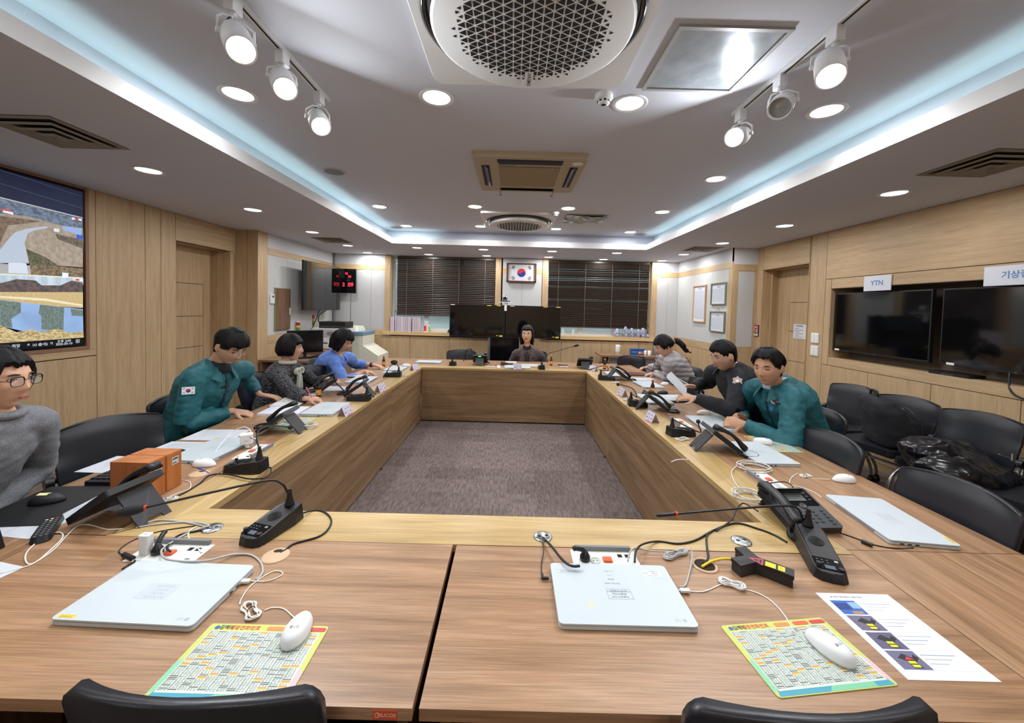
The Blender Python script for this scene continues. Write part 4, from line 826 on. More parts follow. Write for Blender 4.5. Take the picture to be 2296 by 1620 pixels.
for x, y, rz, lb in ((.333, 1.278, 0, 'white power tray behind the near right laptop with black plugs'), (-1.40, 2.14, -PI/2, 'white power tray under the square charger on the left'), (1.30, 1.93, PI/2, 'white power tray behind the near right phone, buried in cables'), (1.29, 2.92, PI/2, 'white power tray before the teal-jacketed man on the right')):
    dup(pt, (x, y, Z0), rz, lb)
# chargers and plugs
mb = MB(); mb.prism(rrect(-.016, .016, -.012, .012, .006), 0, .062, 'f1f3f7', 1.03); mb.box(-.006, .006, -.003, .003, .0615, .0625, 'b8bcc4'); mb.cyl((.008, .0, -.004), (.008, .0, .002), .004, 'grey', n=8); o = mb.build('phone_charger', bevel=.002); o.location = (-1.165, 1.248, Z0+.006); tag(o, 'tall white charger block plugged into the near left power tray', 'charger')
mb = MB(); mb.prism(rrect(-.03, .03, -.02, .02, .008), 0, .055, 'f1f3f7'); mb.text('30W', (0, -.0203, .02), (1, 0, 0), (0, 0, 1), .01, 'a0a4aa'); o = mb.build('phone_charger', bevel=.003); o.location = dz(553, 1005)+Vector((0, 0, .03)); o.rotation_euler = (.1, 0, .5); tag(o, 'square white charger on the left with a white cable arching out of it', 'charger')
sp_ = dz(553, 1005); mb = MB(); mb.cyl((sp_.x, sp_.y, Z0+.004), (sp_.x, sp_.y, Z0+.034), .012, 'wcab'); tag(mb.build('plug_adapter'), 'white round plug under the square charger', 'plug')
def plug(x, y, rz, label):
    mb = MB(); mb.lathe([(.017, 0), (.017, .012), (.012, .02), (.007, .03), (.0001, .032)], 'blk', n=16); mb.tube([(0, 0, .02), (0, .01, .034), (0, .035, .044), (0, .045, .043)], .0075, 'blk', 8, 3); o = mb.build('power_plug'); o.location = (x, y, Z0+.0085); o.rotation_euler = (0, 0, rz); tag(o, label, 'plug'); return o
plug(-1.13+.003, 1.247, .3, 'black power plug beside the tall white charger block'); plug(.263, 1.268, 1.9, 'black angled plug in the power tray behind the near right laptop')
# ---- grommets
def grommet(px, py, label, kind):
    p = dz(px, py); e = empty('cable_grommet', label, 'grommet', p, .2)
    if kind == 'chrome':
        mb = MB(); mb.lathe([(.034, 0), (.034, .003), (.029, .005), (.0001, .005)], 'chrome', n=28, caps=False); mb.build('ring', e)
        mb = MB(); mb.ball((-.014, .0, .004), (.008, .008, .002), 'dark'); mb.ball((.014, 0, .004), (.008, .008, .002), 'dark'); mb.build('cable_slot', e)
    elif kind == 'lid':
        mb = MB(); mb.lathe([(.042, 0), (.042, .002), (.037, .004), (.0001, .004)], mat('cfae8c', .5), n=28, caps=False); mb.build('cover', e)
        mb = MB(); mb.ball((.0, .022, .004), (.014, .009, .0015), 'dark'); mb.build('cable_slot', e)
    else:
        mb = MB(); mb.lathe([(.041, 0), (.041, .003), (.033, .004), (.031, .001)], mat('cfae8c', .5), n=28, caps=False); mb.build('ring', e)
        mb = MB(); mb.lathe([(.0315, .0012), (.0001, .0013)], mat('2a1d12', .9), n=28, caps=False); mb.build('hole', e)
    return e
grommet(1217, 1203, 'chrome cable grommet in the oak ledge above the near right laptop', 'chrome'); grommet(1662, 1213, 'chrome cable grommet in the oak ledge beside the coiled phone cord', 'chrome'); grommet(476, 1184, 'chrome cable grommet in the oak ledge behind the near left power tray', 'chrome')
grommet(618, 1246, 'tan round grommet cover in front of the near left microphone', 'lid'); grommet(1580, 1267, 'open tan grommet with the yellow cable coming out', 'open'); grommet(447, 1062, 'tan grommet cover beside the left microphone and blue cable', 'lid')
# ---- cables
def cable(pts, r, c, label, z=None, sm=6, name='cable'):
    P = []
    for q in pts:
        zz = q[2] if len(q) > 2 else r; P.append(dz(q[0], q[1], Z0+zz))
    mb = MB(); mb.tube(P, r, c, 6, sm); o = mb.build(name); tag(o, label, 'cable'); return o
WC = 'e9e6dc'; GC = 'b9b9b8'
cable([(0, 1285), (70, 1265), (110, 1235), (140, 1205), (133, 1193), (100, 1202), (62, 1235), (58, 1258), (75, 1262), (120, 1232), (150, 1200), (175, 1178), (200, 1176), (240, 1186), (275, 1185)], .0022, WC, 'white cable looping over the remote control at the left')
cable([(305, 1180), (350, 1166), (400, 1168), (440, 1175), (476, 1184)], .003, GC, 'grey cable from the near left phone stand into the chrome grommet')
cable([(305, 1182), (350, 1175), (410, 1170), (450, 1172), (470, 1178)], .003, GC, 'second grey cable beside the first behind the near left phone')
cable([(476, 1184), (440, 1190), (400, 1200), (375, 1225, .02), (382, 1236, .03)], .0035, 'blk', 'black power cord from the chrome grommet to the near left plug')
cable([(440, 1180), (425, 1190), (423, 1205), (440, 1225), (452, 1238, .008)], .0025, WC, 'pale cable into the data jack of the near left power tray')
cable([(470, 1178), (420, 1195), (370, 1225, .02), (362, 1240, .02), (375, 1253, .016), (420, 1258, .02), (470, 1255, .02), (520, 1243, .006), (560, 1243), (583, 1258), (589, 1280), (580, 1295), (572, 1297, .006)], .0032, GC, 'grey network cable curving round the back of the near left laptop')
cable([(440, 1178), (360, 1190), (300, 1210), (268, 1232), (272, 1242), (285, 1246)], .0018, 'blk', 'thin black charger lead at the near left')
mb = MB(); p, q = dz(278, 1243, Z0+.008), dz(298, 1252, Z0+.008); mb.cyl(p, q, .008, 'blk'); tag(mb.build('ferrite_core'), 'black ferrite core on the thin lead beside the near left power tray', 'cable core')
cable([(298, 1252), (302, 1258), (285, 1268, .012), (273, 1276, .010)], .003, 'blk', 'black charger tail plugged into the near left laptop')
cable([(673, 1152, .02), (700, 1144), (725, 1146), (742, 1162), (738, 1182), (715, 1202), (660, 1218), (640, 1232), (628, 1238)], .0035, 'blk', 'black cord from the near left microphone looping to the tan grommet')
cable([(545, 1300, .01), (570, 1302), (600, 1302), (630, 1290), (632, 1282), (615, 1280), (590, 1292), (560, 1315), (542, 1340), (537, 1355)], .0018, WC, 'white mouse lead looping out of the near left laptop')
cable([(593, 1368), (610, 1362), (635, 1364), (655, 1380), (664, 1388, .012)], .0018, WC, 'white lead from the tied bundle to the near left mouse')
def bundle(px, py, L, ang, label, n=5, c=WC, r=.0016, tie=True, w=.017):
    R = random.Random(int(px)); p = dz(px, py); e = empty('cable_bundle', label, 'cable bundle', p, ang); mb = MB()
    for i in range(n):
        a_, b_ = L/2*R.uniform(.75, 1.05), w*R.uniform(.5, 1.5); ox = R.uniform(-.006, .006); pts = []
        for q in range(14): t = 2*PI*q/14; pts.append((ox+a_*math.cos(t), b_*math.sin(t)*(.35+abs(math.cos(t))), r+.0012*i+R.uniform(0, .003)))
        mb.tube(spline([Vector(x) for x in pts+[pts[0]]], 3), r, c, 5)
    mb.build('coils', e)
    if tie: mb = MB(); mb.tube([(0, .009*math.cos(t), .007+.008*math.sin(t)) for t in [i*PI/5 for i in range(10)]], .0012, 'dark' if tie is True else tie, 5, closed=True); mb.build('twist_tie', e)
    return e
bundle(563, 1372, .075, -.75, 'white mouse lead bundled with a black tie, near left'); bundle(1640, 1312, .07, -.5, 'white mouse lead knotted in a bundle, near right', 7, 'f0f0ee', tie='f0f0ee')
cable([(1520, 1322, .01), (1548, 1325), (1580, 1325), (1615, 1310), (1630, 1306)], .0018, 'f0f0ee', 'white lead from the near right laptop to the knotted bundle')
mb = MB(); mb.cbox(dz(1536, 1323, Z0+.008), (.028, .014, .008), 'f0f0ee', rotz(.0)); tag(mb.build('usb_plug', bevel=.002), 'white plug at the right side of the near right laptop', 'plug')
mb = MB(); mb.cbox(dz(548, 1302, Z0+.008), (.03, .014, .008), 'f0f0ee', rotz(.1)); tag(mb.build('usb_plug', bevel=.002), 'white plug at the right side of the near left laptop', 'plug')
cable([(1655, 1318), (1690, 1326), (1720, 1340), (1745, 1362), (1765, 1388), (1775, 1408), (1783, 1416, .014)], .0018, 'f0f0ee', 'white lead from the knotted bundle to the near right mouse')
cable([(1217, 1205), (1235, 1222, .02), (1262, 1255, .025), (1282, 1268, .03), (1300, 1268, .03)], .004, 'blk', 'thick black cord from the chrome grommet to the near right power tray')
cable([(1215, 1208), (1219, 1235, .01), (1214, 1262), (1214, 1285)], .0018, 'blk', 'thin black charger lead hanging down to the near right laptop')
mb = MB(); p = dz(1216, 1291, Z0+.008); mb.cbox(p, (.008, .022, .008), 'blk'); mb.cbox(p+Vector((.009, -.009, 0)), (.02, .008, .008), 'blk'); tag(mb.build('charger_plug', bevel=.002), 'black right-angle charger plug at the left side of the near right laptop', 'plug')
cable([(1423, 1260, .02), (1426, 1235, .03), (1440, 1220, .02), (1475, 1213), (1520, 1218), (1560, 1210), (1600, 1188), (1650, 1172, .004), (1700, 1185), (1735, 1198), (1765, 1215)], .0035, 'blk', 'black cord running from the near right power tray past the phone')
cable([(1600, 1188), (1585, 1200), (1585, 1225), (1588, 1250), (1578, 1262)], .0035, 'blk', 'black cord dropping into the open tan grommet')
cable([(1605, 1190), (1640, 1165, .02), (1652, 1140, .03), (1668, 1128, .03), (1700, 1146, .02)], .003, 'blk', 'black lead curling up beside the near right phone')
cable([(1574, 1270), (1595, 1258, .01), (1625, 1252, .018), (1655, 1256, .018), (1680, 1266, .01)], .0042, mat('ecc61e', .4), 'yellow sensor cable from the open grommet to the black sensor')
cable([(1408, 1258, .02), (1412, 1238, .03), (1425, 1228, .02), (1460, 1234, .012), (1500, 1236, .01)], .0028, GC, 'grey network lead entering the near right power tray')
bundle(1515, 1245, .10, .45, 'grey network cable coiled and tied behind the near right laptop', 6, GC, .0028, w=.014)
cable([(1549, 1226, .02), (1552, 1248, .012), (1545, 1285), (1536, 1312), (1522, 1314, .008)], .0028, GC, 'grey network lead into the right side of the near right laptop')
cable([(1868, 1188), (1930, 1210), (1948, 1218), (2000, 1228), (2048, 1228, .008)], .0022, 'blk', 'black charger lead with a ferrite core to the laptop at the near right chair')
mb = MB(); mb.cyl(dz(1932, 1212, Z0+.007), dz(1956, 1222, Z0+.007), .007, 'blk'); tag(mb.build('ferrite_core'), 'black ferrite core on the lead below the near right phone', 'cable core')
cable([(1862, 1074, .008), (1830, 1073), (1810, 1070)], .0018, WC, 'white lead of the mouse before the near right empty chair')
bundle(1805, 1068, .06, .2, 'small white lead bundle beside the mouse on the near right', 5)
cable([(1790, 1060), (1775, 1070), (1772, 1085), (1800, 1093), (1825, 1103), (1842, 1115)], .002, WC, 'white cable curving to the back of the laptop at the near right chair')
for i, (px, py, rx, ry, tl) in enumerate(((1680, 1118, .07, .05, 'white cable coil left of the near right phone'), (1690, 1052, .08, .055, 'white cable coil below the second right laptop'), (1590, 905, .06, .05, 'white cable coil beside the papers of the uniformed man'), (690, 958, .05, .04, 'white cable coil on the left ledge beyond the second phone'))):
    R = random.Random(i); p = dz(px, py) if i != 2 else Vector((1.36, 3.3, Z0)); pts = []
    for q in range(44):
        t = 2*PI*q/12; k = 1+.12*math.sin(q*.8); pts.append(p+Vector((rx*k*math.cos(t)+R.uniform(-.006, .006), ry*k*math.sin(t)+R.uniform(-.006, .006), .003+.0006*q)))
    mb = MB(); mb.tube(pts, .0028, mat('dadad6', .5), 6, 2); tag(mb.build('cable_coil'), tl, 'cable coil')
cable([(1650, 1045, .01), (1640, 1060), (1655, 1090), (1690, 1108), (1700, 1118)], .0028, 'dadad6', 'white cable joining the two coils left of the near right phone')
cable([(1700, 1095), (1720, 1084, .05), (1760, 1080, .06), (1778, 1092, .05), (1760, 1100, .06)], .0025, 'blk', 'black leads arching over the top of the near right phone')
cable([(1545, 1030), (1520, 1030), (1505, 1035)], .003, 'dadad6', 'short white cable end on the right ledge')
cable([(340, 1120, .01), (400, 1110), (445, 1085), (470, 1065, .006), (510, 1063, .01), (560, 1073, .012), (600, 1068), (608, 1050), (600, 1047, .02)], .0035, 'blk', 'black cord from the left microphone winding past the orange boxes')
cable([(430, 1040), (450, 1050), (468, 1060)], .0032, '3f62b8', 'short blue cable beside the left mouse')
bundle(372, 1122, .09, .7, 'pale cable bundle at the foot of the orange boxes', 5, WC, .002, '2f3a8a')
cable([(402, 1075), (425, 1080), (425, 1095), (400, 1105), (380, 1112)], .002, WC, 'pale cable round the corner of the orange boxes')
cable([(472, 1028), (500, 990, .04), (525, 965, .08), (545, 957, .11), (560, 962, .11), (563, 975, .085)], .0022, 'f4f4f4', 'white charging cable arching from the square charger')
cable([(545, 1000, .02), (560, 1006, .03), (575, 990, .05), (560, 980, .07)], .0018, 'blk', 'thin black lead wrapped round the square charger')
mb = MB(); a_, b_ = dz(592, 996, Z0+.004), dz(615, 995, Z0+.004); mb.cyl(a_, b_, .004, mat('ff5ab0', .4)); tag(mb.build('highlighter_pen'), 'pink highlighter lying on the left ledge', 'pen')
for (px, py, L_, ang, lb) in ((790, 895, .09, .4, 'white cables tangled before the third left phone'), (905, 842, .10, .3, 'white cables tangled by the blue-shirted woman’s microphone'), (1406, 897, .07, .9, 'white cables bunched behind the right name tent of the uniformed man'), (1265, 822, .12, .1, 'white cables tangled right of the far centre microphone'), (1345, 826, .08, .6, 'white cables bunched behind the far right name tent'), (1100, 822, .14, 0, 'white cables strewn before the green-lit phone'), (1380, 858, .1, .5, 'white cables tangled at the phone of the quilted-jacket woman'), (1530, 985, .09, .5, 'white plugs and leads below the laptop of the man in teal'), (1650, 930+20, .08, .2, 'white adapters in front of the teal-jacketed man')):
    bundle(px, py, L_, ang, lb, 5, 'e4e2da', .0026, None, .03)
# ---- leak sensor, y-shaped black box
e = empty('leak_sensor', 'black Y-shaped box with red triangle and yellow labels near the right grommet', 'sensor', (.82, 1.232, Z0), -.62)
mb = MB(); H_ = .038; pts = [(-.012, -.012), (.085, -.022), (.085, .018), (-.005, .022), (-.01, .024), (-.045, .062), (-.075, .036), (-.045, .004), (-.078, -.035), (-.048, -.062)]
mb.prism(pts, 0, H_, 'blk2'); mb.prism([(x*1.03, y*1.03) for x, y in pts], H_*.72, H_+.001, 'blk'); mb.build('housing', e, .001)
mb = MB(); zz = H_+.0015
for a_, b_ in ((.012, .04), (.046, .064)): mb.box(a_, b_, -.014, .012, zz-.001, zz, 'f0dc20')
tri = [(-.034, 0), (.006, -.020), (.006, .020)]; tri2 = [(-.024, 0), (.002, -.013), (.002, .013)]
mb.add([(x, y, zz) for x, y in tri]+[(x, y, zz) for x, y in tri2], [(0, 1, 4, 3), (1, 2, 5, 4), (2, 0, 3, 5)], mat('e8405a', .4)); mb.text('누수', (-.006, 0, zz), (0, -1, 0), (1, 0, 0), .008, 'c8c8c8'); mb.text('감지', (.055, 0, zz+.0002), (0, 1, 0), (-1, 0, 0), .010, '6a6010'); mb.build('warning_labels', e)
# ---- laminated instruction sheet
e = empty('laminated_sheet', 'laminated sheet with photos of a black sensor on the near right desk', 'sheet', (1.042, 1.012, Z0), 0)
mb = MB(); w, h = .108, .138; mb.box(-w, w, -h, h, 0, .001, mat('eef2fa', .15, coat=.6)); mb.build('sheet', e)
mb = MB(); z = .0011; mb.text('※ 누수 감지센서 사용 안내', (-.03, h-.016, z), (1, 0, 0), (0, 1, 0), .0085, '3a3d44', .02)
for q, c in enumerate(('2f62b8', '6c6680', '5e5878', '6a6a88')):
    y1 = h-.03-.056*q; y0_ = y1-.052; mb.box(-.09, -.02, y0_, y1, z-.0003, z, c)
    if q == 0: mb.box(-.088, -.05, y1-.035, y1-.01, z, z+.0002, '173a80'); mb.box(-.046, -.022, y1-.03, y1-.006, z, z+.0002, '8fb6e0'); mb.box(-.06, -.03, y0_+.002, y0_+.012, z, z+.0002, 'b08a5c')
    else:
        mb.prism([(-.075, y1-.02), (-.055, y1-.008), (-.04, y1-.02), (-.03, y1-.010), (-.024, y1-.02), (-.042, y1-.034), (-.038, y0_+.004), (-.062, y0_+.004), (-.06, y1-.03)], z, z+.0002, '17181c')
        mb.box(-.06, -.042, y0_+.006, y0_+.013, z+.0002, z+.0004, 'e6e020'); mb.box(-.06, -.042, y0_+.016, y0_+.023, z+.0002, z+.0004, 'e6e020')
        if q == 3: mb.add([(-.062, y0_+.026, z+.0004), (-.04, y0_+.026, z+.0004), (-.051, y0_+.036, z+.0004)], [(0, 1, 2)], 'd83040')
    for k in range(3): mb.box(-.012, .075-.02*k, y1-.012-.012*k, y1-.0105-.012*k, z-.0003, z, ('6f86c8' if (q+k) % 3 == 0 else 'd06a78' if (q+k) % 4 == 3 else '9aa0a8'))
    mb.box(-.09, .09, y0_-.002, y0_-.0016, z-.0003, z, 'c2c6ce')
mb.build('print', e)
# ---- left side papers, boxes, keyboard, remote
def sheet(x, y, rz, label, w=.21, h=.297, lines=6, z=0, name='paper_sheet', c='paper', seed=1):
    e = empty(name, label, 'paper', (x, y, Z0+z), rz); mb = MB(); mb.box(-w/2, w/2, -h/2, h/2, 0, .0012, c); mb.build('sheet', e); R = random.Random(seed)
    mb = MB()
    for k in range(lines*3):
        yy = h/2-.03-k*(h-.06)/(lines*3); mb.box(-w/2+.02, w/2-.02-R.random()*.08, yy, yy+.0028, .0012, .0014, 'a6acb4')
    mb.build('printed_lines', e); return e
sheet(-1.80, 2.40, -PI/2+.06, 'printed sheet with a table on the left desk before the man in teal', .2, .29); sheet(-1.85, 2.17, -PI/2, 'printed sheet half under the laptop beside the orange boxes', .19, .22, z=.0002, seed=2); sheet(-1.85, 1.93, -PI/2-.02, 'printed sheets under the black keyboard', .20, .40, seed=3)
sheet(-1.66, 1.62, -PI/2-.1, 'printed booklet with a dark blue picture under the phone cord', .21, .297, z=.0004, seed=4); sheet(-1.79, 1.45, -PI/2-.1, 'white sheets showing beneath the black mouse pad', .24, .35, seed=5); sheet(-1.60, 1.05, -.2, 'white paper corner at the lower left edge of the picture', .21, .297, seed=6, z=.0004)
mb = MB(); mb.box(-.035, .035, -.02, .02, 0, .001, '2b3c9a'); mb.box(-.03, .0, -.01, .005, .001, .0013, 'b04a6a'); o = mb.build('photo_card'); o.location = dz(222, 1127, Z0+.004); o.rotation_euler = (0, 0, .6); tag(o, 'dark blue picture card beside the near left phone', 'card')
def woodbox(x, y, rz, lb, w=.135, d=.115, h=.15):
    e = empty('wooden_box', lb, 'wooden box', (x, y, Z0), rz, 'two orange wooden boxes on the left desk'); mb = MB(); mb.box(-w/2, w/2, -d/2, d/2, 0, h, 'cherry'); mb.build('carcass', e, .001)
    mb = MB(); mb.box(w/2-.003, w/2+.002, -d/2+.003, d/2-.003, .003, h-.003, 'cherry'); mb.build('front_panel', e, .0008)
    mb = MB(); mb.box(w/2+.002, w/2+.0025, -.012, .022, h-.055, h-.022, 'c6cad0'); mb.box(w/2+.0025, w/2+.0028, -.008, .018, h-.033, h-.027, '2d3036'); mb.box(w/2+.0025, w/2+.0028, -.008, .01, h-.05, h-.046, '2d3036'); mb.build('inventory_label', e); return e
b1 = woodbox(-1.545, 1.622, .0, 'nearer orange wooden box with an inventory label, on the left desk', .155, .08, .16); dup(b1, (-1.545, 1.705, Z0), .0, 'farther orange wooden box, touching the nearer one')
e = empty('keyboard', 'black keyboard behind the orange wooden boxes', 'keyboard', (-1.80, 1.90, Z0+.0014), -PI/2+.02); mb = MB(); mb.prism(rrect(-.2, .2, -.065, .065, .008), 0, .018, 'blk', .99); mb.build('case', e, .002)
mb = MB()
for j in range(5):
    for i in range(14): mb.prism([(a_-.18+.0265*i, b_-.05+.025*j) for a_, b_ in ((-.011, -.01), (.011, -.01), (.011, .01), (-.011, .01))], .018, .024, 'blk2', .85)
mb.build('keys', e)
e = empty('remote_control', 'black remote control with colour buttons at the left', 'remote control', dz(107, 1190), PI/2+.75+.4); e.rotation_euler = (0, 0, .66); mb = MB(); mb.prism(rrect(-.026, .026, -.095, .095, .02), 0, .02, 'blk', .9); mb.build('case', e, .003)
mb = MB()
for j in range(9):
    for i in range(3): mb.prism([(a_-.013+.013*i, b_-.075+.016*j) for a_, b_ in rrect(-.004, .004, -.003, .003, .0028, 2)], .02, .0215, {(0, 8): 'd8dce0', (1, 8): 'd8dce0', (2, 8): 'c83c3c', (1, 7): 'c8c840'}.get((i, j), '6a6d72'))
mb.build('buttons', e)
e = empty('document_scanner', 'black desktop device with a yellow sticker, cut off at the left edge', 'device', (-1.74, 1.24, Z0), -.5); mb = MB(); mb.prism([(-.08, -.06), (.06, -.07), (.09, 0), (.07, .07), (-.08, .07)], 0, .07, 'blk', .85); mb.build('base', e, .004)
mb = MB(Matrix.Translation((-.01, .02, .07)) @ Matrix.Rotation(.25, 4, 'X')); mb.rbox(-.06, .05, -.03, .03, 0, .11, 'blk', .012); mb.build('head', e, .004); mb = MB(Matrix.Translation((-.01, .02, .07)) @ Matrix.Rotation(.25, 4, 'X')); mb.box(.01, .05, -.0312, -.03, .02, .03, 'e8d820'); mb.box(.01, .035, -.0312, -.03, .034, .042, 'c8ccd0'); mb.box(-.05, .04, -.031, -.03, .055, .1, 'dgrey'); mb.build('display', e)
# notebook held open by the man in teal, reports, folders
e = empty('open_notebook', 'open white notebook under the hands of the left man in teal', 'notebook', (-1.80, 3.22, Z0), -PI/2+.12)
mb = MB(); mb.box(-.16, .15, -.115, .115, 0, .004, '5a2e22'); mb.build('cover', e, .001); mb = MB(); mb.box(-.15, .0, -.108, .108, .004, .016, 'f2f3ec'); mb.box(.004, .145, -.108, .108, .004, .012, 'eef0f2'); mb.build('pages', e, .002)
mb = MB(); 
for q in range(6): mb.tube([(.0+.012*math.cos(t), -.09+.036*q, .012+.01*math.sin(t)) for t in [i*PI/6 for i in range(7)]], .001, 'dgrey', 5)
mb.build('ring_binding', e)
e = sheet(-1.70, 2.95, -PI/2+.1, 'thick printed report in front of the left man in teal', .21, .29, z=.0, seed=8); mb = MB(); mb.box(-.104, .104, -.144, .144, .0013, .014, mat('dfe0ee', .7)); mb.build('page_stack', e); 
def folder(x, y, rz, lb, c='3a1c14', w=.24, h=.32, page=True, t=.012):
    e = empty('leather_folder', lb, 'folder', (x, y, Z0), rz); mb = MB(); mb.rbox(-w/2, w/2, -h/2, h/2, 0, t, mat(c, .4), .012); mb.build('cover', e, .002)
    if page: mb = MB(); mb.box(-w/2+.012, w/2-.012, -h/2+.012, h/2-.012, t, t+.006, 'paper'); mb.build('pages', e)
    return e
folder(-1.74, 4.12+.35, -PI/2, 'dark brown folder holding white pages before the blue-shirted woman', '2c1610', .20, .24)
folder(1.64, 5.12, PI/2+.1, 'brown leather folder in front of the pale quilted-jacket woman', '5a2c1c', .22, .30, False)
folder(1.62, 3.72, PI/2+.15, 'dark leather portfolio under the arms of the uniformed man', '17161a', .26, .36, True)
sheet(1.62, 4.78, PI/2, 'printed pages before the pale quilted-jacket woman', .2, .28, seed=11); sheet(-1.72, 3.8, -PI/2, 'white sheet beside the hands of the tweed-jacketed woman', .2, .26, seed=12); sheet(-1.74, 3.42+.12, -PI/2-.1, 'small white pad beside the opened bottle', .12, .12, 3, seed=13, z=.0002)
sheet(.25, 5.72, PI, 'printed meeting papers before the woman in the brown blazer', .46, .2, seed=14); sheet(-1.52, 4.85, -PI/2, 'white sheet between the blue-shirted woman and her laptop', .14, .1, 3, seed=15)
e = empty('box_of_tissues', 'brown and white box left of the papers at the far side', 'box', (-.02, 5.68, Z0), 0); mb = MB(); mb.box(-.12, -.02, -.05, .05, 0, .04, '4a3a34'); mb.build('cover', e); mb = MB(); mb.box(-.05, .11, -.045, .045, .0, .045, 'e8e8da'); mb.box(-.02, .06, -.047, -.044, .012, .03, '2a2c20'); mb.build('tray', e)
mb = MB(); mb.ball((0, 0, .03), (.05, .035, .03), 'dark', 16, 8); o = mb.build('sunglasses_case'); o.location = (-1.62, 5.45, Z0); tag(o, 'black case beside the bottle at the far left corner', 'case')
mb = MB(); mb.prism(rrect(-.035, .035, -.075, .075, .01), 0, .009, 'blkg'); o = mb.build('smartphone', bevel=.002); o.location = (.78, 5.78, Z0); o.rotation_euler = (0, 0, 1.3); tag(o, 'black smartphone right of the far centre bottle', 'phone')
mb = MB(); mb.prism(rrect(-.022, .022, -.05, .05, .01), 0, .02, 'blkg'); o = mb.build('car_key'); o.location = (1.36, 3.86, Z0); o.rotation_euler = (0, 0, 1.2); tag(o, 'black car key beside the uniformed man’s bottle', 'key')
m_ = mouse_proto(1.55, 3.95, 1.7, 'black mouse at the edge of the uniformed man’s portfolio', False, '1b1c20', Z0)
# ================================================================ people
from mathutils import noise as _n
SKIN = {}
def skin(c):
    if c not in SKIN:
        m = noisy('skin_'+c, c, c, 20, .5, 0); b = m.node_tree.nodes['Principled BSDF']; b.inputs['Subsurface Weight'].default_value = .12; b.inputs['Subsurface Radius'].default_value = (.012, .004, .002); b.inputs['Subsurface Scale'].default_value = .5; SKIN[c] = m
    return SKIN[c]
def fuse(mb, name, parent, voxel, smooth=2, wr=None, m=None):
    """union the overlapping closed shapes of mb into one continuous skin"""
    me = bpy.data.meshes.new(name); me.from_pydata([tuple(v) for v in mb.v], [], mb.f); me.update()
    bm = bmesh.new(); bm.from_mesh(me); bmesh.ops.recalc_face_normals(bm, faces=bm.faces); bm.to_mesh(me); bm.free()
    ob = bpy.data.objects.new(name, me); r = ob.modifiers.new('r', 'REMESH'); r.mode = 'VOXEL'; r.voxel_size = voxel
    s = ob.modifiers.new('s', 'SMOOTH'); s.factor = .5; s.iterations = smooth
    out = bake(ob); bpy.data.objects.remove(ob); bpy.data.meshes.remove(me)
    if wr:
        L = [(v.co.copy(), v.normal.copy()) for v in out.vertices]; q = []
        for co, nn in L: q += list(co+nn*wr(co, nn))
        out.vertices.foreach_set('co', q)
    out.materials.clear(); out.materials.append(m or mb.ms[0]); out.polygons.foreach_set('use_smooth', [True]*len(out.polygons)); out.update(); out.name = name
    return put(name, out, parent)
def ell(c, a, b, u, v, n=20): return [c+u*(a*math.cos(2*PI*i/n))+v*(b*math.sin(2*PI*i/n)) for i in range(n)]
def head_geo(F, sc, fem=0):
    """face looks along local +Y; returns verts/faces in world"""
    V = []; NA, NB = 56, 44
    def g(x, z, cx, cz, sx, sz): return math.exp(-((x-cx)/sx)**2-((z-cz)/sz)**2)
    for j in range(NB+1):
        ph = PI*(.004+.992*j/NB)
        for i in range(NA):
            th = 2*PI*i/NA; dx, dy, dz_ = math.sin(ph)*math.cos(th), math.sin(ph)*math.sin(th), -math.cos(ph)
            x, y, z = dx*.076, dy*.094, dz_*.118
            if z < .0: k = -z/.118; x *= 1-.34*k*k-.05*k; y = y*(1-.22*k) if y > 0 else y*(1-.55*k*k); y += .010*k if y > 0 else 0
            if z > .03: x *= 1+.02; 
            if dy > .15:
                w = min(1, (dy-.15)/.35); d = 0
                d += .019*g(x, z, 0, -.024, .0125, .016)+.010*g(x, z, 0, .0, .009, .026)+.007*(g(x, z, .012, -.032, .008, .009)+g(x, z, -.012, -.032, .008, .009))
                d -= .009*(g(x, z, .032, .012, .016, .012)+g(x, z, -.032, .012, .016, .012)); d += .004*(g(x, z, .03, .032, .022, .009)+g(x, z, -.03, .032, .022, .009))
                d += .0075*g(x, z, 0, -.060, .022, .008)+.004*g(x, z, 0, -.052, .016, .005)-.003*g(x, z, 0, -.0725, .02, .006)+.009*g(x, z, 0, -.095, .02, .014)
                d += .005*(g(x, z, .045, -.02, .02, .02)+g(x, z, -.045, -.02, .02, .02)); y += d*w; y -= .004*w
            V.append(F @ (Vector((x, y, z))*sc))
    fs = [(j*NA+i, j*NA+(i+1) % NA, (j+1)*NA+(i+1) % NA, (j+1)*NA+i) for j in range(NB) for i in range(NA)]+[list(range(NA))[::-1], [NB*NA+i for i in range(NA)]]
    return V, fs
def ear_geo(mb, F, sc, s, m):
    R = []
    for j in range(7):
        t = j/6; R.append([F @ (Vector((s*(.070+.016*t), -.006-.012*t+(.020-.004*t)*math.cos(a_), -.004+(.032-.004*t)*math.sin(a_)*(1 if math.sin(a_) > 0 else .8)))*sc) for a_ in [2*PI*i/14 for i in range(14)]])
    mb.rings(R, m)
def limb(mb, P, R, m, n=16): mb.tube(P, R, m, n, 3)
def ik(S_, W_, l1, l2, pole):
    d = W_-S_; L = min(d.length, (l1+l2)*.995); u = d.normalized(); a = (l1*l1-l2*l2+L*L)/(2*L); h = math.sqrt(max(1e-6, l1*l1-a*a)); p = (pole-u*pole.dot(u)).normalized()
    return S_+u*a+p*h
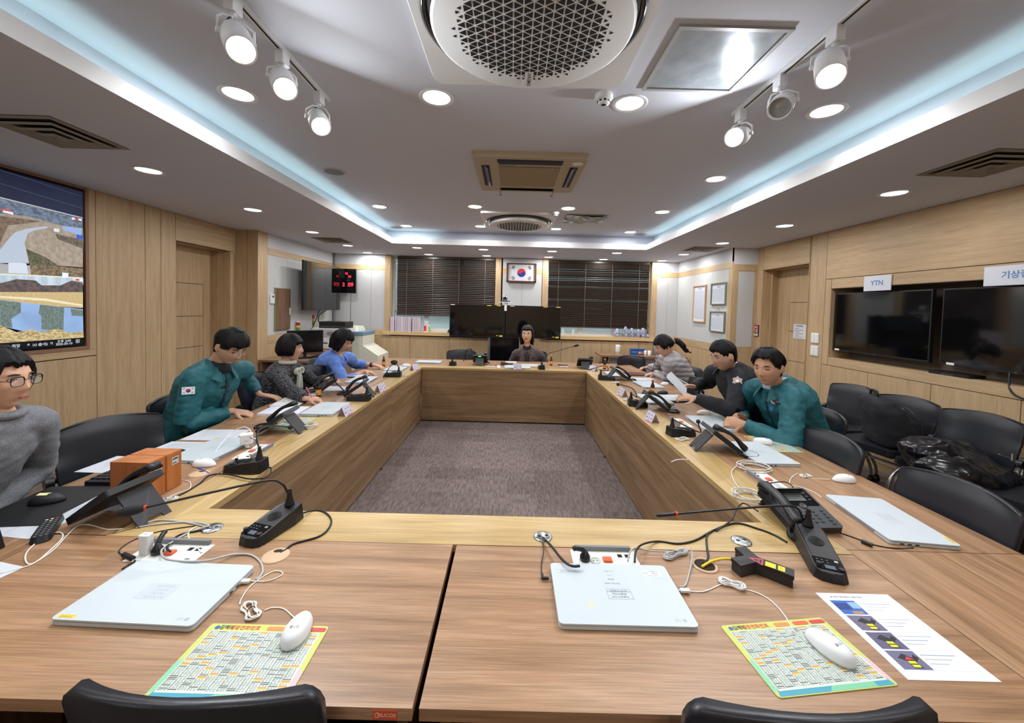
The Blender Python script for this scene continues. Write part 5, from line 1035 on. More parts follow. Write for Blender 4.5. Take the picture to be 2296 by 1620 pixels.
def hand(mb, W_, d, nrm, side, m, curl=.5, sc=1.0, spread=1.0):
    """W wrist, d hand direction, nrm back of the hand normal, side: unit vector toward the thumb"""
    d = d.normalized(); t = (side-d*side.dot(d)).normalized(); n = nrm-d*nrm.dot(d)-t*nrm.dot(t); n = n.normalized()
    R = []
    for v, w, h in ((-.02, .026, .021), (.01, .030, .019), (.04, .038, .0165), (.07, .041, .015), (.09, .038, .012)): R.append(ell(W_+d*(v*sc), w*sc, h*sc, t, n, 16))
    mb.rings(R, m)
    for k, (off, L) in enumerate(((.030, .070), (.010, .078), (-.010, .073), (-.029, .058))):
        b = W_+d*(.083*sc)+t*(off*sc); c = curl*(1+.12*k); pts = [b-d*.012]; a_ = 0; p = b
        for q in range(3): 
            a_ += c*(.55 if q == 0 else .75); dd = d*math.cos(a_)-n*math.sin(a_)+t*(off*1.2*spread); p = p+dd.normalized()*(L*sc*(.44, .32, .26)[q]); pts.append(p)
        mb.tube(pts, [.0095*sc, .009*sc, .0082*sc, .0062*sc], m, 10)
    b = W_+d*(.022*sc)+t*(.026*sc); p1 = b+(d*.6+t*.75-n*.25).normalized()*(.038*sc); p2 = p1+(d*.9+t*.35-n*.35).normalized()*(.032*sc); p3 = p2+(d*1+t*.0-n*.3).normalized()*(.024*sc)
    mb.tube([b-t*.012, b, p1, p2, p3], [.012*sc, .0135*sc, .0115*sc, .010*sc, .007*sc], m, 10)
def hair_geo(F, sc, zend, thick, seed=0, part=0, lump=.004, flare=0, hug=0, puff=0, m=None):
    """cap of hair; zend(a) gives where it stops (local z) for azimuth a, 0 = face"""
    mb = MB(); NA, NS = 96, 26; rows = [[], []]
    for lay in (0, 1):
        for j in range(NS+1):
            s = j/NS; ring = []
            for i in range(NA):
                a = 2*PI*i/NA-PI; ze = zend(a)+.012*_n.noise(Vector((a*6, seed, 0)))+.003*math.sin(a*23+seed); zt = .120; z = zt-(zt-ze)*(s**1.25)
                if s == 0: z = zt
                zz = max(z, .005) if ze < 0 else z; q = math.sqrt(max(0.0, 1-(min(zz, .1179)/.118)**2)) if zz > 0 else math.sqrt(max(0, 1-(zz/.118)**2))
                q = max(q, .03); hx = hy = 1.0
                if hug and z < 0: kk = -z/.118; hx = 1-.34*kk*kk-.05*kk; hy = 1-.50*kk*kk
                th = thick*(1 if lay == 0 else -.35); end = 1 if s < .8 else max(.15, 1-(s-.8)/.2*.75)
                th *= end if lay == 0 else 1
                if hug and lay == 0: th *= (.34+.66*min(1, max(0, (z-.0)/.05)))
                if puff and lay == 0: th += puff*max(0, math.cos(a))*max(0, z-.03)/.06*end
                nz = _n.noise(Vector((math.cos(a)*2.2+seed, math.sin(a)*2.2, z*9)))*lump*1.6 + math.sin(a*37+seed+z*30)*lump*.22+math.sin(a*61+seed*2-z*40)*lump*.15
                if lay == 1: nz = 0
                fl = flare*max(0, -z)/.1 if lay == 0 else flare*max(0, -z)/.1*.6
                rx = .077*q*hx+th*(.9)+nz+fl; ry = .096*q*hy+th+nz+fl*.6; pr = (part and lay == 0) and .006*math.exp(-((math.sin(a)*rx-part)/.012)**2) or 0
                ring.append(F @ (Vector((rx*math.sin(a), ry*math.cos(a)-.003, z+(thick*.95 if lay == 0 else -.004)*(q < .9)*(1-q)*1.0-pr))*sc))
            rows[lay].append(ring)
    R = rows[0]+rows[1][::-1]; mb.rings(R, m or M['hair'], True, True); return mb
M['hair'] = noisy('black_hair', '070608', '141114', 1.0, .5, .6, .003, 3, stretch=(150, 150, 18))
def person(label, Hc, look, sc, neck, pelvis, face, arms, top, cloth=.016, wr=None, sk='cfa68c', fem=0, hair=None, voxel=.005, trousers='1a1b20', shw=.185, build=1.0, cuff=None, tight=1.0, eyes='down', lower=True):
    """Hc head centre; look = gaze direction; neck = base of neck; face = body facing direction"""
    skm = skin(sk); lk = Vector(look).normalized(); rt = lk.cross(Vector((0, 0, 1))).normalized(); up_ = rt.cross(lk)
    F = Matrix(((rt.x, lk.x, up_.x, Hc.x), (rt.y, lk.y, up_.y, Hc.y), (rt.z, lk.z, up_.z, Hc.z), (0, 0, 0, 1)))
    f = Vector((face[0], face[1], 0)).normalized(); r = f.cross(Vector((0, 0, 1))).normalized(); U = Vector((0, 0, 1))
    body = MB(); V, fs = head_geo(F, sc); body.add(V, fs, skm)
    for s in (1, -1): ear_geo(body, F, sc, s, skm)
    nb = F @ Vector((0, -.028, -.075)); body.tube([neck-U*.05, neck, neck.lerp(nb, .5), nb+up_*.03], [.07, .052*build, .049*build, .052], skm, 18)
    sp = (neck-pelvis); chest = pelvis+sp*.72; waist = pelvis+sp*.36; b = build
    def torso(mb, e, m, hem=-.02):
        ax = sp.normalized(); ff = (f-ax*f.dot(ax)).normalized()
        R = [(hem, .165, .12), (.12, .165*b, .125*b), (.36, .145*b, .112*b), (.6, .16*b, .122*b), (.78, .172*b, .122*b), (.88, .150*b, .1*b), (.955, .098, .078), (1.01, .060, .056)]
        mb.rings([ell(pelvis+sp*t, a_+e, c_+e, r, ff, 28) for t, a_, c_ in R], m)
    torso(body, -.004, skm); sho = {}; J = {}
    for s in (1, -1):
        S_ = neck+r*(s*shw)-U*(.075)+f*.0; sho[s] = S_; w, hd, nr, pole, curl = arms[s]; dv = w-S_; dv.z *= .3; S_ = S_+dv*.13; E = ik(S_, w, .285*b, .255*b, Vector(pole)); J[s] = (S_, E, w)
        limb(body, [neck+r*(s*.045)-U*.06, S_.lerp(neck, .3)-U*.022, S_-U*.004], [.036, .040, .045], skm); limb(body, [S_, S_.lerp(E, .5), E], [.05*b, .043*b, .037*b], skm); limb(body, [E, E.lerp(w, .4), w], [.037*b, .036*b, .024], skm)
        hdv = Vector(hd); sd = (Vector(nr).cross(hdv)*(-s)).normalized() if True else None
        hand(body, w+hdv.normalized()*.012, hdv, Vector(nr), sd*(1), skm, curl, .95+.05*b)
    legs = []
    for s in (1, -1):
        hip = pelvis+r*(s*.09)+U*.0; kn = hip+f*.40-U*.02+r*s*.03; kn.z = .50; an = kn-U*.42-f*.04; an.z = .09; legs.append((hip, kn, an))
        limb(body, [hip, hip.lerp(kn, .5), kn], [.085, .075, .055], skm); limb(body, [kn, kn.lerp(an, .35), an], [.052, .055, .036], skm); body.tube([an-U*.02-f*.03, an+f*.06-U*.045, an+f*.16-U*.06], [.036, .034, .022], skm, 12)
    o = fuse(body, 'person', None, voxel, 2, None, skm); tag(o, label, 'person')
    # clothing
    c = MB(); e = cloth; torso(c, e, top, -.10)
    for s in (1, -1):
        S_, E, w = J[s]; cu = (cuff or {}).get(s, .0); w2 = w.lerp(E, cu)
        limb(c, [neck+r*(s*.02)-U*.075, neck+r*(s*.075)-U*.058, S_.lerp(neck, .35)-U*.012, S_, S_.lerp(E, .2)], [.055+e*.3, .056+e*.3, .056+e*.4, .056+e*.45, .054+e*.5], top); limb(c, [S_, S_.lerp(E, .5), E], [.054*b+e*.5, .046*b+e*.75, .040*b+e*.8], top); limb(c, [E, E.lerp(w2, .5), w2], [.040*b+e*.8, .038*b+e*.6, .029+e*.5], top)
    def wrf(co, n): return .006*_n.noise(co*11)+.0045*_n.noise(Vector((co.x*22, co.y*22, co.z*34))) + .003
    fuse(c, 'jacket', o, .0085 if voxel > .0045 else .007, 9, wr or wrf, top if not isinstance(top, str) else M.get(top) or mat(top, .8))
    if lower:
        c = MB(); tm = mat(trousers, .85)
        for hip, kn, an in legs: limb(c, [hip-f*.04, hip.lerp(kn, .5), kn], [.10, .09, .068], tm); limb(c, [kn, kn.lerp(an, .5), an+U*.01], [.066, .06, .05], tm)
        c.rings([ell(pelvis+sp*t, a_, c_, r, f, 20) for t, a_, c_ in ((-.2, .15, .12), (0, .18, .135), (.16, .175, .135))], tm); fuse(c, 'trousers', o, .012, 2, None, tm)
        for hip, kn, an in legs:
            c = MB(); c.tube([an-U*.0-f*.05, an+f*.04-U*.045, an+f*.13-U*.055, an+f*.19-U*.06], [.04, .045, .042, .025], mat('1c1714', .4), 14, 3); c.build('shoe', o)
    # face details
    T = lambda x, y, z: F @ (Vector((x, y, z))*sc)
    for s in (1, -1):
        c = MB()
        if eyes == 'down': c.tube([T(s*(.020+.006*q), .0835-.0015*abs(q-2)-.0022*q, .0085-.0018*math.sin(PI*q/4)) for q in range(5)], .0022*sc, '1c1412', 6)
        else:
            c.tube([T(s*(.020+.006*q), .084-.0015*abs(q-2)-.0022*q, .0115+.003*math.sin(PI*q/4)) for q in range(5)], .0018*sc, '241a18', 6); 
            for sg, mm_ in ((0, 'e6ddd8'), (1, '2a1a14')): c.ball((0, 0, 0), .001, mm_) if False else None
            u, v, w_ = F.to_3x3() @ Vector((1, 0, 0)), F.to_3x3() @ Vector((0, 1, 0)), F.to_3x3() @ Vector((0, 0, 1)); p = T(s*.032, .0765, .0105)
            c.rings([[p+u*(.0115*math.sin(t)*math.cos(a_)*sc)+v*(-.006*math.cos(t)*sc)+w_*(.0045*math.sin(t)*math.sin(a_)*sc) for a_ in [2*PI*i/12 for i in range(12)]] for t in [PI*(.04+.92*k/6) for k in range(7)]], mat('e6ddd8', .3)); p = T(s*.032+.0, .0815, .0108)
            c.rings([[p+u*(.0044*math.sin(t)*math.cos(a_)*sc)+v*(-.0025*math.cos(t)*sc)+w_*(.0044*math.sin(t)*math.sin(a_)*sc) for a_ in [2*PI*i/12 for i in range(12)]] for t in [PI*(.04+.92*k/6) for k in range(7)]], mat('1c1210', .15))
        c.build('eye', o)
        c = MB(); c.tube([T(s*(.017+.0075*q), .091-.0035*q, .029+.003*math.sin(PI*q/4)) for q in range(5)], [.002*sc, .0032*sc, .0032*sc, .0026*sc, .0014*sc], '1d1716', 6); c.build('eyebrow', o)
    c = MB(); lc = mat('b35f58' if fem else 'a86f60', .4)
    sm_ = .003 if eyes == 'smile' else 0
    for zz, th in ((-.0555, .0032), (-.0625, .0038)): c.tube([T(.0065*(q-3), .0945-.0016*(q-3)**2*.55+(.001 if zz < -.06 else 0), zz+sm_*((q-3)/3)**2+(.0 if zz < -.06 else -.0004*abs(q-3))) for q in range(7)], [.001*sc, th*.8*sc, th*sc, th*sc, th*sc, th*.8*sc, .001*sc], lc, 8)
    c.tube([T(.0067*(q-3), .0975-.0017*(q-3)**2*.55, -.059+sm_*((q-3)/3)**2) for q in range(7)], .0008*sc, '6a3a34', 5); c.build('lips', o)
    if hair: 
        for h in (hair if isinstance(hair, list) else [hair]): h(F, sc).build('hair', o)
    return o, F, f, r, J
def glasses(o, F, sc, c='2a2624', rim=.0011, w=.021, hgt=.017, round_=True, metal=0):
    T = lambda x, y, z: F @ (Vector((x, y, z))*sc); mb = MB(); m = mat(c, .3, metal)
    for s in (1, -1):
        k = 1 if round_ else .55; mb.tube([T(s*.034+w*(math.copysign(abs(math.cos(t))**k, math.cos(t))), .100-.10*abs(s*.034+w*math.cos(t))**1.5*2.2, .006+hgt*(math.copysign(abs(math.sin(t))**k, math.sin(t)))) for t in [2*PI*i/24 for i in range(24)]], [rim*sc*(1.9 if (not round_ and 0 < i < 12) else 1) for i in range(24)], m, 6, closed=True)
        mb.tube([T(s*(.034+w), .093, .010), T(s*.070, .06, .011), T(s*.079, .0, .010), T(s*.078, -.02, .0)], rim*1.1*sc, m, 6, 3)
    mb.tube([T(-.013, .0985, .009), T(0, .101, .012), T(.013, .0985, .009)], rim*sc, m, 6, 3); mb.build('glasses', o)
    for s in (1, -1):
        mb = MB(); p = [T(s*.034+w*.95*math.cos(t), .099-.10*abs(s*.034+w*math.cos(t))**1.5*2.2, .006+hgt*.95*math.sin(t)) for t in [2*PI*i/20 for i in range(20)]]; mb.add(p, [list(range(20))], mat('f4f8ff', .03, alpha=.12, spec=1)); mb.build('lens', o)

def collar(o, neck, f, r, m, w=.075, h=.05, open_=.35, drop=.03, name='collar', th=.006, spread=.03):
    """folded shirt or jacket collar around the neck, open at the front"""
    mb = MB(); U = Vector((0, 0, 1)); n = 22; R = []
    for i in range(n+1):
        a = open_+(2*PI-2*open_)*i/n; dirv = f*math.cos(a)+r*math.sin(a); fr = max(0, math.cos(a)); p = neck+U*(.012-.055*fr); q = p+dirv*w*(.93 if fr == 0 else .93+.12*fr)
        tp = q+U*h*.6-dirv*.01; ot = q+dirv*(spread+.02*fr)-U*(drop+.035*fr)
        R.append([q, tp, tp+dirv*th, ot+dirv*th, ot, q+dirv*th*.3+U*.01])
    mb.rings(R, m, False, True); return mb.build(name, o, .002)
M['hair'].node_tree.nodes['Principled BSDF'].inputs['Specular IOR Level'].default_value = .22
# --- hairstyles
def ease(a, a0, a1): t = min(1, max(0, (a-a0)/(a1-a0))); return t*t*(3-2*t)
def short_hair(front=.062, side=.016, back=-.055, thick=.019, seed=1, **k):
    k.setdefault('hug', 1) 
    def z(a):
        a = abs(a); return front+(side+.012-front)*ease(a, .55, 1.15)+(-.012)*ease(a, 1.1, 1.3)+(.028-.012)*math.exp(-((a-1.62)/.16)**2)+(back-side)*ease(a, 1.75, 2.3)
    return lambda F, sc: hair_geo(F, sc, z, thick, seed, **k)
def bob(front=.055, length=-.10, a0=.55, a1=.95, thick=.026, seed=2, flare=.008, **k):
    def z(a): a = abs(a); return front+(length-front)*ease(a, a0, a1)
    return lambda F, sc: hair_geo(F, sc, z, thick, seed, flare=flare, **k)
U_ = Vector((0, 0, 1))
teal = noisy('teal_nylon', '10555f', '1a6872', 30, .62, .25); teald = mat('0f4d57', .65)
def A(w, d, n, pole, curl): return (Vector(w), d, n, pole, curl)
# 1 woman in grey sweater, left edge
kn = noisy('grey_wool', '6a6d72', '8b8e94', 260, .95, .6, .003)
o, F, f, r, J = person('woman in a grey knitted sweater and black-rimmed glasses at the left edge of the picture', ony(-4, 853, 1.48), (.95, .12, -.04), .98, ony(-12, 922, 1.48), Vector((-2.30, 1.44, .54)), (1, .1),
    {1: A((-2.04, 1.32, .66), (.6, .3, -.3), (.2, 0, 1), (-.3, -.7, -.6), .6), -1: A((-2.06, 1.52, .69), (.6, -.5, -.3), (.2, 0, 1), (-.4, .8, -.3), .6)}, kn, .022, sk='d9a98c', fem=1, eyes='open', shw=.17,
    hair=bob(.062, -.05, .62, 1.25, .020, 4, .004, part=.01), voxel=.0042, build=.98)
glasses(o, F, .98, '14120f', .0013, .022, .018, False)
mb = MB(); n_ = ony(-12, 922, 1.48); mb.tube([n_+Vector((.072*math.cos(t), .066*math.sin(t), .0+.012*math.cos(t)*-1)) for t in [i*PI/10 for i in range(20)]], .016, kn, 10, closed=True); mb.build('sweater_neck', o)
# 2 man in teal jacket on the left
hc = ony(516, 778, 2.74); nk = ony(487, 813, 2.78)
o, F, f, r, J = person('man in a teal work jacket with round glasses reading an open notebook, left side', hc, (.86, -.22, -.50), 1.02, nk, Vector((-2.36, 2.80, .52)), (.97, -.25),
    {1: A(onz(520, 921, .775), (.86, .35, -.22), (-.1, -.2, 1), (-.5, -.75, -.8), .55), -1: A(onz(583, 885, .79), (.93, .15, -.12), (-.1, 0, 1), (-.3, .8, -.6), .30)}, teal, .024, sk='cda287', hair=[short_hair(.050, .004, -.066, .027, 3, part=.03, lump=.009, puff=.006)], build=1.07, shw=.19, cuff={1: .09, -1: .12})
glasses(o, F, 1.02, '8a8070', .0009, .021, .019, True, .8); collar(o, nk-U_*.008, f, r, teal, .074, .05, .42, .045, 'jacket_collar', spread=.032)
nk2, f2, r2 = nk, f, r; mb = MB(); mb.rings([ell(nk+U_*z+f*(.010+.25*max(0, -z)), a_, a_, r, f, 20) for z, a_ in ((-.06, .075), (-.01, .069), (.022, .062))], mat('1a2530', .8)); mb.build('undershirt', o)
def sleeve_patch(o, c, nrm, up_, kind, name):
    mb = MB(); n = Vector(nrm).normalized(); u = n.cross(Vector(up_)).normalized()*-1; v = u.cross(n)*-1; v = n.cross(u); P = lambda a_, b_, d=0: c+u*a_+v*b_+n*d
    if kind == 'flag':
        mb.quad(P(-.034, -.024), P(.034, -.024), P(.034, .024), P(-.034, .024), 'eef0f2')
        for h_, cc in ((0, 'cd2e3a'), (PI, '23469a')): mb.add([P(0, 0, .001)]+[P(.0125*math.cos(h_+PI*i/12), .0125*math.sin(h_+PI*i/12), .001) for i in range(13)], [list(range(14))], cc)
        for sx in (-1, 1):
            for sy_ in (-1, 1):
                for q in (-1, 0, 1): cx, cy2 = sx*(.022+.0028*q), sy_*(.0135+.0022*q); mb.quad(P(cx-.004, cy2+sx*sy_*.004-.0008, .001), P(cx-.004, cy2+sx*sy_*.004+.0008, .001), P(cx+.004, cy2-sx*sy_*.004+.0008, .001), P(cx+.004, cy2-sx*sy_*.004-.0008, .001), '1b1b1e')
    if kind == 'star':
        pts = [P((.04 if i % 2 == 0 else .029)*math.sin(PI*i/6), (.04 if i % 2 == 0 else .029)*math.cos(PI*i/6)) for i in range(12)]; mb.add(pts, [list(range(12))], 'b8bcc8'); mb.add([P(.021*math.cos(PI*i/10), .021*math.sin(PI*i/10), .001) for i in range(20)], [list(range(20))], 'd8a040'); mb.add([P(.014*math.cos(PI*i/10), .014*math.sin(PI*i/10), .0015) for i in range(20)], [list(range(20))], 'e8ecf4')
    if kind == 'round': mb.add([P(.026*math.cos(PI*i/10), .026*math.sin(PI*i/10)) for i in range(20)], [list(range(20))], 'e8ebee'); mb.add([P(.015*math.cos(PI*i/10), .015*math.sin(PI*i/10), .001) for i in range(20)], [list(range(20))], '7a5f78')
    if kind == 'blue': mb.add([P(.015*math.cos(PI*i/10), .017*math.sin(PI*i/10)) for i in range(20)], [list(range(20))], '2f7ec0')
    if kind == 'bar': mb.quad(P(-.03, -.007), P(.03, -.007), P(.03, .007), P(-.03, .007), '15161a')
    return mb.build(name, o)
# 3 woman in tweed
tw = noisy('tweed', '0d0d10', '8c8c92', 120, .95, .7, .004, mid=(.48, .66)); nk = ony(640, 816, 3.78)
o, F, f, r, J = person('woman in a dark tweed jacket with a pale green bow scarf, pink pen in hand', ony(652, 782, 3.80), (.97, .30, .03), 1.05, nk, Vector((-2.30, 3.74, .52)), (1, .05),
    {1: A(onz(684, 893, .775), (.9, .4, -.12), (0, -.2, 1), (-.5, -.7, -.7), .8), -1: A((-1.88, 4.0, .79), (.9, -.2, -.1), (0, 0, 1), (-.2, .8, -.6), .5)}, tw, .022, sk='d3a488', fem=1, hair=bob(.045, -.055, .85, 1.2, .030, 6, .002), eyes='open', shw=.165, build=.95, cuff={1: .02})
sc_ = mat('b9beb0', .6); mb = MB(); mb.tube([nk+f*.02+Vector((.062*math.cos(t), .062*math.sin(t), .02)) for t in [i*PI/9 for i in range(18)]], .019, sc_, 10, closed=True); b_ = nk+f*.115-U_*.055
mb.ball(b_, (.028, .03, .026), sc_)
for s in (1, -1): mb.tube([b_, b_+r*s*.05+U_*.01+f*.01, b_+r*s*.06-U_*.03+f*.01, b_-U_*.01], [.016, .026, .022, .01], sc_, 8, 3, flat=.5); mb.tube([b_, b_+r*s*.015-U_*.08+f*.02, b_+r*s*.028-U_*.20+f*.015], [.012, .02, .024], sc_, 8, 3, flat=.35)
mb.build('bow_scarf', o)
hp = J[1][2]; mb = MB(); mb.cyl(hp+Vector((.05, .02, .0)), hp+Vector((.03, -.04, .10)), .0045, mat('e87aa0', .4), n=8); tag(mb.build('pink_pen'), 'pink pen held by the tweed-jacketed woman', 'pen')
# 4 woman in blue shirt
bl = noisy('blue_cotton', '5a7fd0', '6f94e0', 20, .8, .2); nk = ony(757, 792, 4.62)
o, F, f, r, J = person('woman in a light blue shirt with shoulder-length black hair looking down, left side', ony(768, 765, 4.60), (.90, -.10, -.42), 1.05, nk, Vector((-2.35, 4.72, .52)), (.98, -.15),
    {1: A(onz(816, 832, .775), (.95, .1, -.15), (0, 0, 1), (-.4, -.8, -.6), .7), -1: A(onz(838, 818, .775), (.93, -.3, -.1), (0, 0, 1), (-.2, .9, -.4), .45)}, bl, .024, sk='d0a085', fem=1, hair=bob(.05, -.10, .80, 1.15, .032, 8, .010, lump=.009), shw=.17, build=1.0, cuff={1: .42, -1: .36})
collar(o, nk-U_*.008, f, r, bl, .07, .035, .5, .02, 'shirt_collar'); w_ = J[-1][2]; e_ = J[-1][1]; mb = MB(); q = w_.lerp(e_, .12); dd = (w_-e_).normalized(); mb.tube([q-dd*.012, q+dd*.012], .031, 'blk', 16); mb.build('wristwatch', o)
# 5 far woman
bz = noisy('brown_wool', '4a4142', '5b5051', 120, .9, .3); nk = ony(1182, 781, 6.22)
o, F, f, r, J = person('smiling woman in a brown blazer and black turtleneck seated at the far side', ony(1182, 750, 6.16), (-.18, -1, .02), 1.14, nk, Vector((.30, 6.36, .54)), (-.03, -1),
    {1: A((.17, 6.16, .66), (.3, -.75, -.3), (0, 0, 1), (-.5, .6, -.6), .5), -1: A((.44, 6.16, .66), (-.3, -.75, -.3), (0, 0, 1), (.5, .6, -.6), .5)}, bz, .026, sk='dcae92', fem=1, hair=bob(.060, -.135, 1.0, 1.3, .022, 9, .006, part=.01), eyes='smile', shw=.18, build=1.06)
mb = MB(); bk_ = mat('2b2529', .9); ff = f; mb.rings([ell(nk+U_*z+ff*y_, a_, b2, r, ff, 20) for z, y_, a_, b2 in ((-.32, .085, .045, .07), (-.2, .095, .048, .06), (-.09, .07, .055, .05), (-.03, .01, .068, .068), (.02, .0, .064, .064), (.05, -.0, .062, .062))], bk_); mb.build('turtleneck', o)
mb = MB()
for s in (1, -1):
    base = nk+f*.16-U_*.0
    mb.add([nk+r*s*.07-U_*.03+f*.05, nk+r*s*.10-U_*.10+f*.125, nk+r*s*.115-U_*.16+f*.15, nk+r*s*.045-U_*.30+f*.165, nk+r*s*.03-U_*.14+f*.155, nk+r*s*.05-U_*.05+f*.09], [(0, 1, 2, 3, 4, 5)], bz)
mb.ball(nk+r*-.095-U_*.13+f*.16, (.018, .01, .018), 'dark', 10, 6); mb.build('lapels', o); glasses(o, F, 1.14, '9a8f84', .0008, .020, .014, True, .8)
# 6 woman in quilted jacket
ql = mat('a9a4a8', .5); nk = ony(1498, 795, 4.74)
def quilt(co, n): return .010*abs(math.sin(co.z*52+_n.noise(co*6)*1.2))+.004*_n.noise(co*25)
o, F, f, r, J = person('woman in a pale quilted jacket with a black ponytail writing, right side', ony(1489, 776, 4.72), (-.90, .12, -.42), 1.08, nk, Vector((2.28, 4.86, .52)), (-.97, .1),
    {1: A(onz(1458, 823, .78), (-.95, .1, -.08), (0, 0, 1), (.2, .9, -.5), .6), -1: A(onz(1470, 836, .775), (-.9, .1, -.2), (0, -.1, 1), (.4, -.8, -.6), .45)}, ql, .026, wr=quilt, sk='cfa088', fem=1, hair=[bob(.048, -.02, .85, 1.3, .022, 10, .0, lump=.004)], shw=.17, build=.98)
T = lambda x, y, z: F @ (Vector((x, y, z))*1.08); mb = MB(); mb.tube([T(0, -.10, .02), T(0, -.15, .0), T(-.02, -.18, -.06), T(-.02, -.19, -.12), T(-.03, -.23, -.17)], [.022, .036, .034, .026, .008], M['hair'], 14, 6); mb.build('ponytail', o)
mb = MB(); mb.tube([T(.024*math.cos(t), -.118, .012+.024*math.sin(t)) for t in [i*PI/6 for i in range(12)]], .009, mat('c2a880', .6), 8, closed=True); mb.build('hair_tie', o)
mb = MB(); w = J[1][2]; mb.cyl(w+Vector((-.04, .02, .0)), w+Vector((-.14, -.09, .015)), .0045, mat('7fd6cc', .4), n=8); tag(mb.build('mint_pen'), 'mint green pen held by the woman in the quilted jacket', 'pen')
mb = MB(); mb.tube([nk+f*.10+r*.03, nk+f*.16-U_*.12, nk+f*.175-U_*.26+r*-.0], .006, '22222a', 6, 4, flat=.3); mb.build('lanyard', o)
# 7 man in dark uniform
uf = noisy('navy_uniform', '101218', '181b24', 60, .8, .2); nk = ony(1636, 821, 3.36)
o, F, f, r, J = person('man in a dark navy uniform with glasses holding up a sheet of paper, right side', ony(1622, 798, 3.28), (-.96, -.12, -.28), 1.03, nk, Vector((2.28, 3.42, .52)), (-.96, -.1),
    {1: A(ony(1556, 866, 3.66), (-.9, -.2, .12), (.1, .3, 1), (.2, .9, -.6), .7), -1: A(ony(1562, 893, 3.10), (-.95, .1, .12), (.1, -.4, .9), (.4, -.8, -.7), .6)}, uf, .026, sk='c99d82', hair=[short_hair(.058, .012, -.060, .020, 12, lump=.005, puff=.008)], build=1.08, shw=.19)
glasses(o, F, 1.03, 'b0a8a0', .0008, .020, .017, True, .8); collar(o, nk+U_*.0, f, r, uf, .078, .045, .5, .02, 'uniform_collar'); mb = MB(); mb.rings([ell(nk+U_*z+f*.01, a_, a_, r, f, 20) for z, a_ in ((-.02, .072), (.02, .066), (.045, .064))], mat('e2e4e8', .7)); mb.build('shirt_collar', o)
w1, w2 = J[1][2], J[-1][2]; a_, b_ = w2+Vector((-.11, .02, .03)), w1+Vector((-.13, -.03, .04)); mb = MB(); v = Vector((-.10, 0, .10)); pts = []
mb.add([a_+Vector((.06, 0, -.05)), b_+Vector((.06, 0, -.05)), b_+v, a_+v], [(0, 1, 2, 3)], 'paper'); q = MB(); n_ = 8; vs = []; fs = []
for j in range(2):
    for i in range(n_+1): t = i/n_; base = (a_.lerp(b_, t) if j == 0 else a_.lerp(b_, t))+Vector((-.005*math.sin(PI*t), 0, 0)); vs += [base+Vector((.05, 0, -.045))+Vector((0, 0, -.0006*j)), base+v+Vector((-.03*math.sin(PI*t), 0, -.0006*j))]
for j in range(2):
    for i in range(n_): k = j*2*(n_+1)+2*i; fs.append((k, k+1, k+3, k+2) if j == 0 else (k, k+2, k+3, k+1))
q.add(vs, fs, 'paper', True); tag(q.build('held_paper'), 'white sheet held up by the uniformed man', 'paper')
mb = MB(); mb.cyl(w1+Vector((-.06, -.03, .02)), w1+Vector((-.15, -.0, .07)), .0045, mat('d8e0d0', .4), n=8); tag(mb.build('pen'), 'pale pen in the hand of the uniformed man', 'pen')
S7 = J[-1]; UJ = (o, S7, f, r)
# 8 man in teal on the right
nk = ony(1742, 855, 2.80); hd = ony(1640, 932, 2.84)
o8, F8, f8, r8, J8 = person('man in a teal work jacket with clasped hands and eyes lowered, right side', ony(1722, 824, 2.72), (-.80, -.50, -.14), 1.06, nk, Vector((2.26, 2.88, .52)), (-.96, -.12),
    {1: A(onz(1668, 935, .785), (-.93, -.30, .12), (-.1, .8, .5), (.1, .9, -.7), .95), -1: A(onz(1672, 952, .785), (-.93, .40, .12), (-.1, -.8, .5), (.4, -.8, -.8), .95)}, teal, .028, sk='c99a7c', hair=[short_hair(.074, .006, -.066, .022, 15, lump=.009, puff=.018)], build=1.12, shw=.195)
collar(o8, nk-U_*.008, f8, r8, teal, .082, .052, .45, .05, 'jacket_collar', spread=.036); mb = MB(); mb.rings([ell(nk+U_*z+f8*(.012+.25*max(0, -z)), a_, a_, r8, f8, 20) for z, a_ in ((-.05, .07), (.0, .074), (.035, .069))], mat('c3c9dc', .75)); mb.build('shirt_collar', o8)
# badges sewn on sleeves and chests: found on the garment surface by a ray from outside
def stick(o, c, outward, up_, kind, name):
    j = [k for k in KIDS[o.name] if k.name.startswith('jacket') and 'collar' not in k.name][0]; n = Vector(outward).normalized(); src = Vector(c)+n*.4
    hit, loc, nr, _ = j.ray_cast(src, -n)
    if hit: sleeve_patch(o, loc+nr*.004, (nr+n).normalized(), up_, kind, name)
P2 = [x for x in COL.objects if x.name == 'person.001'][0]
stick(P2, onz(427, 873, ony(427, 873, 2.60).z), (.55, -.9, .1), (0, 0, 1), 'flag', 'flag_patch'); stick(P2, ony(522, 868, 2.7), (.95, -.5, .1), (0, 0, 1), 'bar', 'name_patch')
stick(UJ[0], ony(1651, 852, 3.2), (-.45, -.9, .1), (0, 0, 1), 'star', 'sleeve_badge')
stick(o8, ony(1733, 898, 2.7), (-.8, -.65, .1), (0, 0, 1), 'round', 'round_badge'); stick(o8, ony(1719, 917, 2.7), (-.85, -.6, .05), (0, 0, 1), 'blue', 'blue_badge'); stick(o8, ony(1756, 903, 2.7), (-.75, -.75, .1), (0, 0, 1), 'bar', 'name_patch')

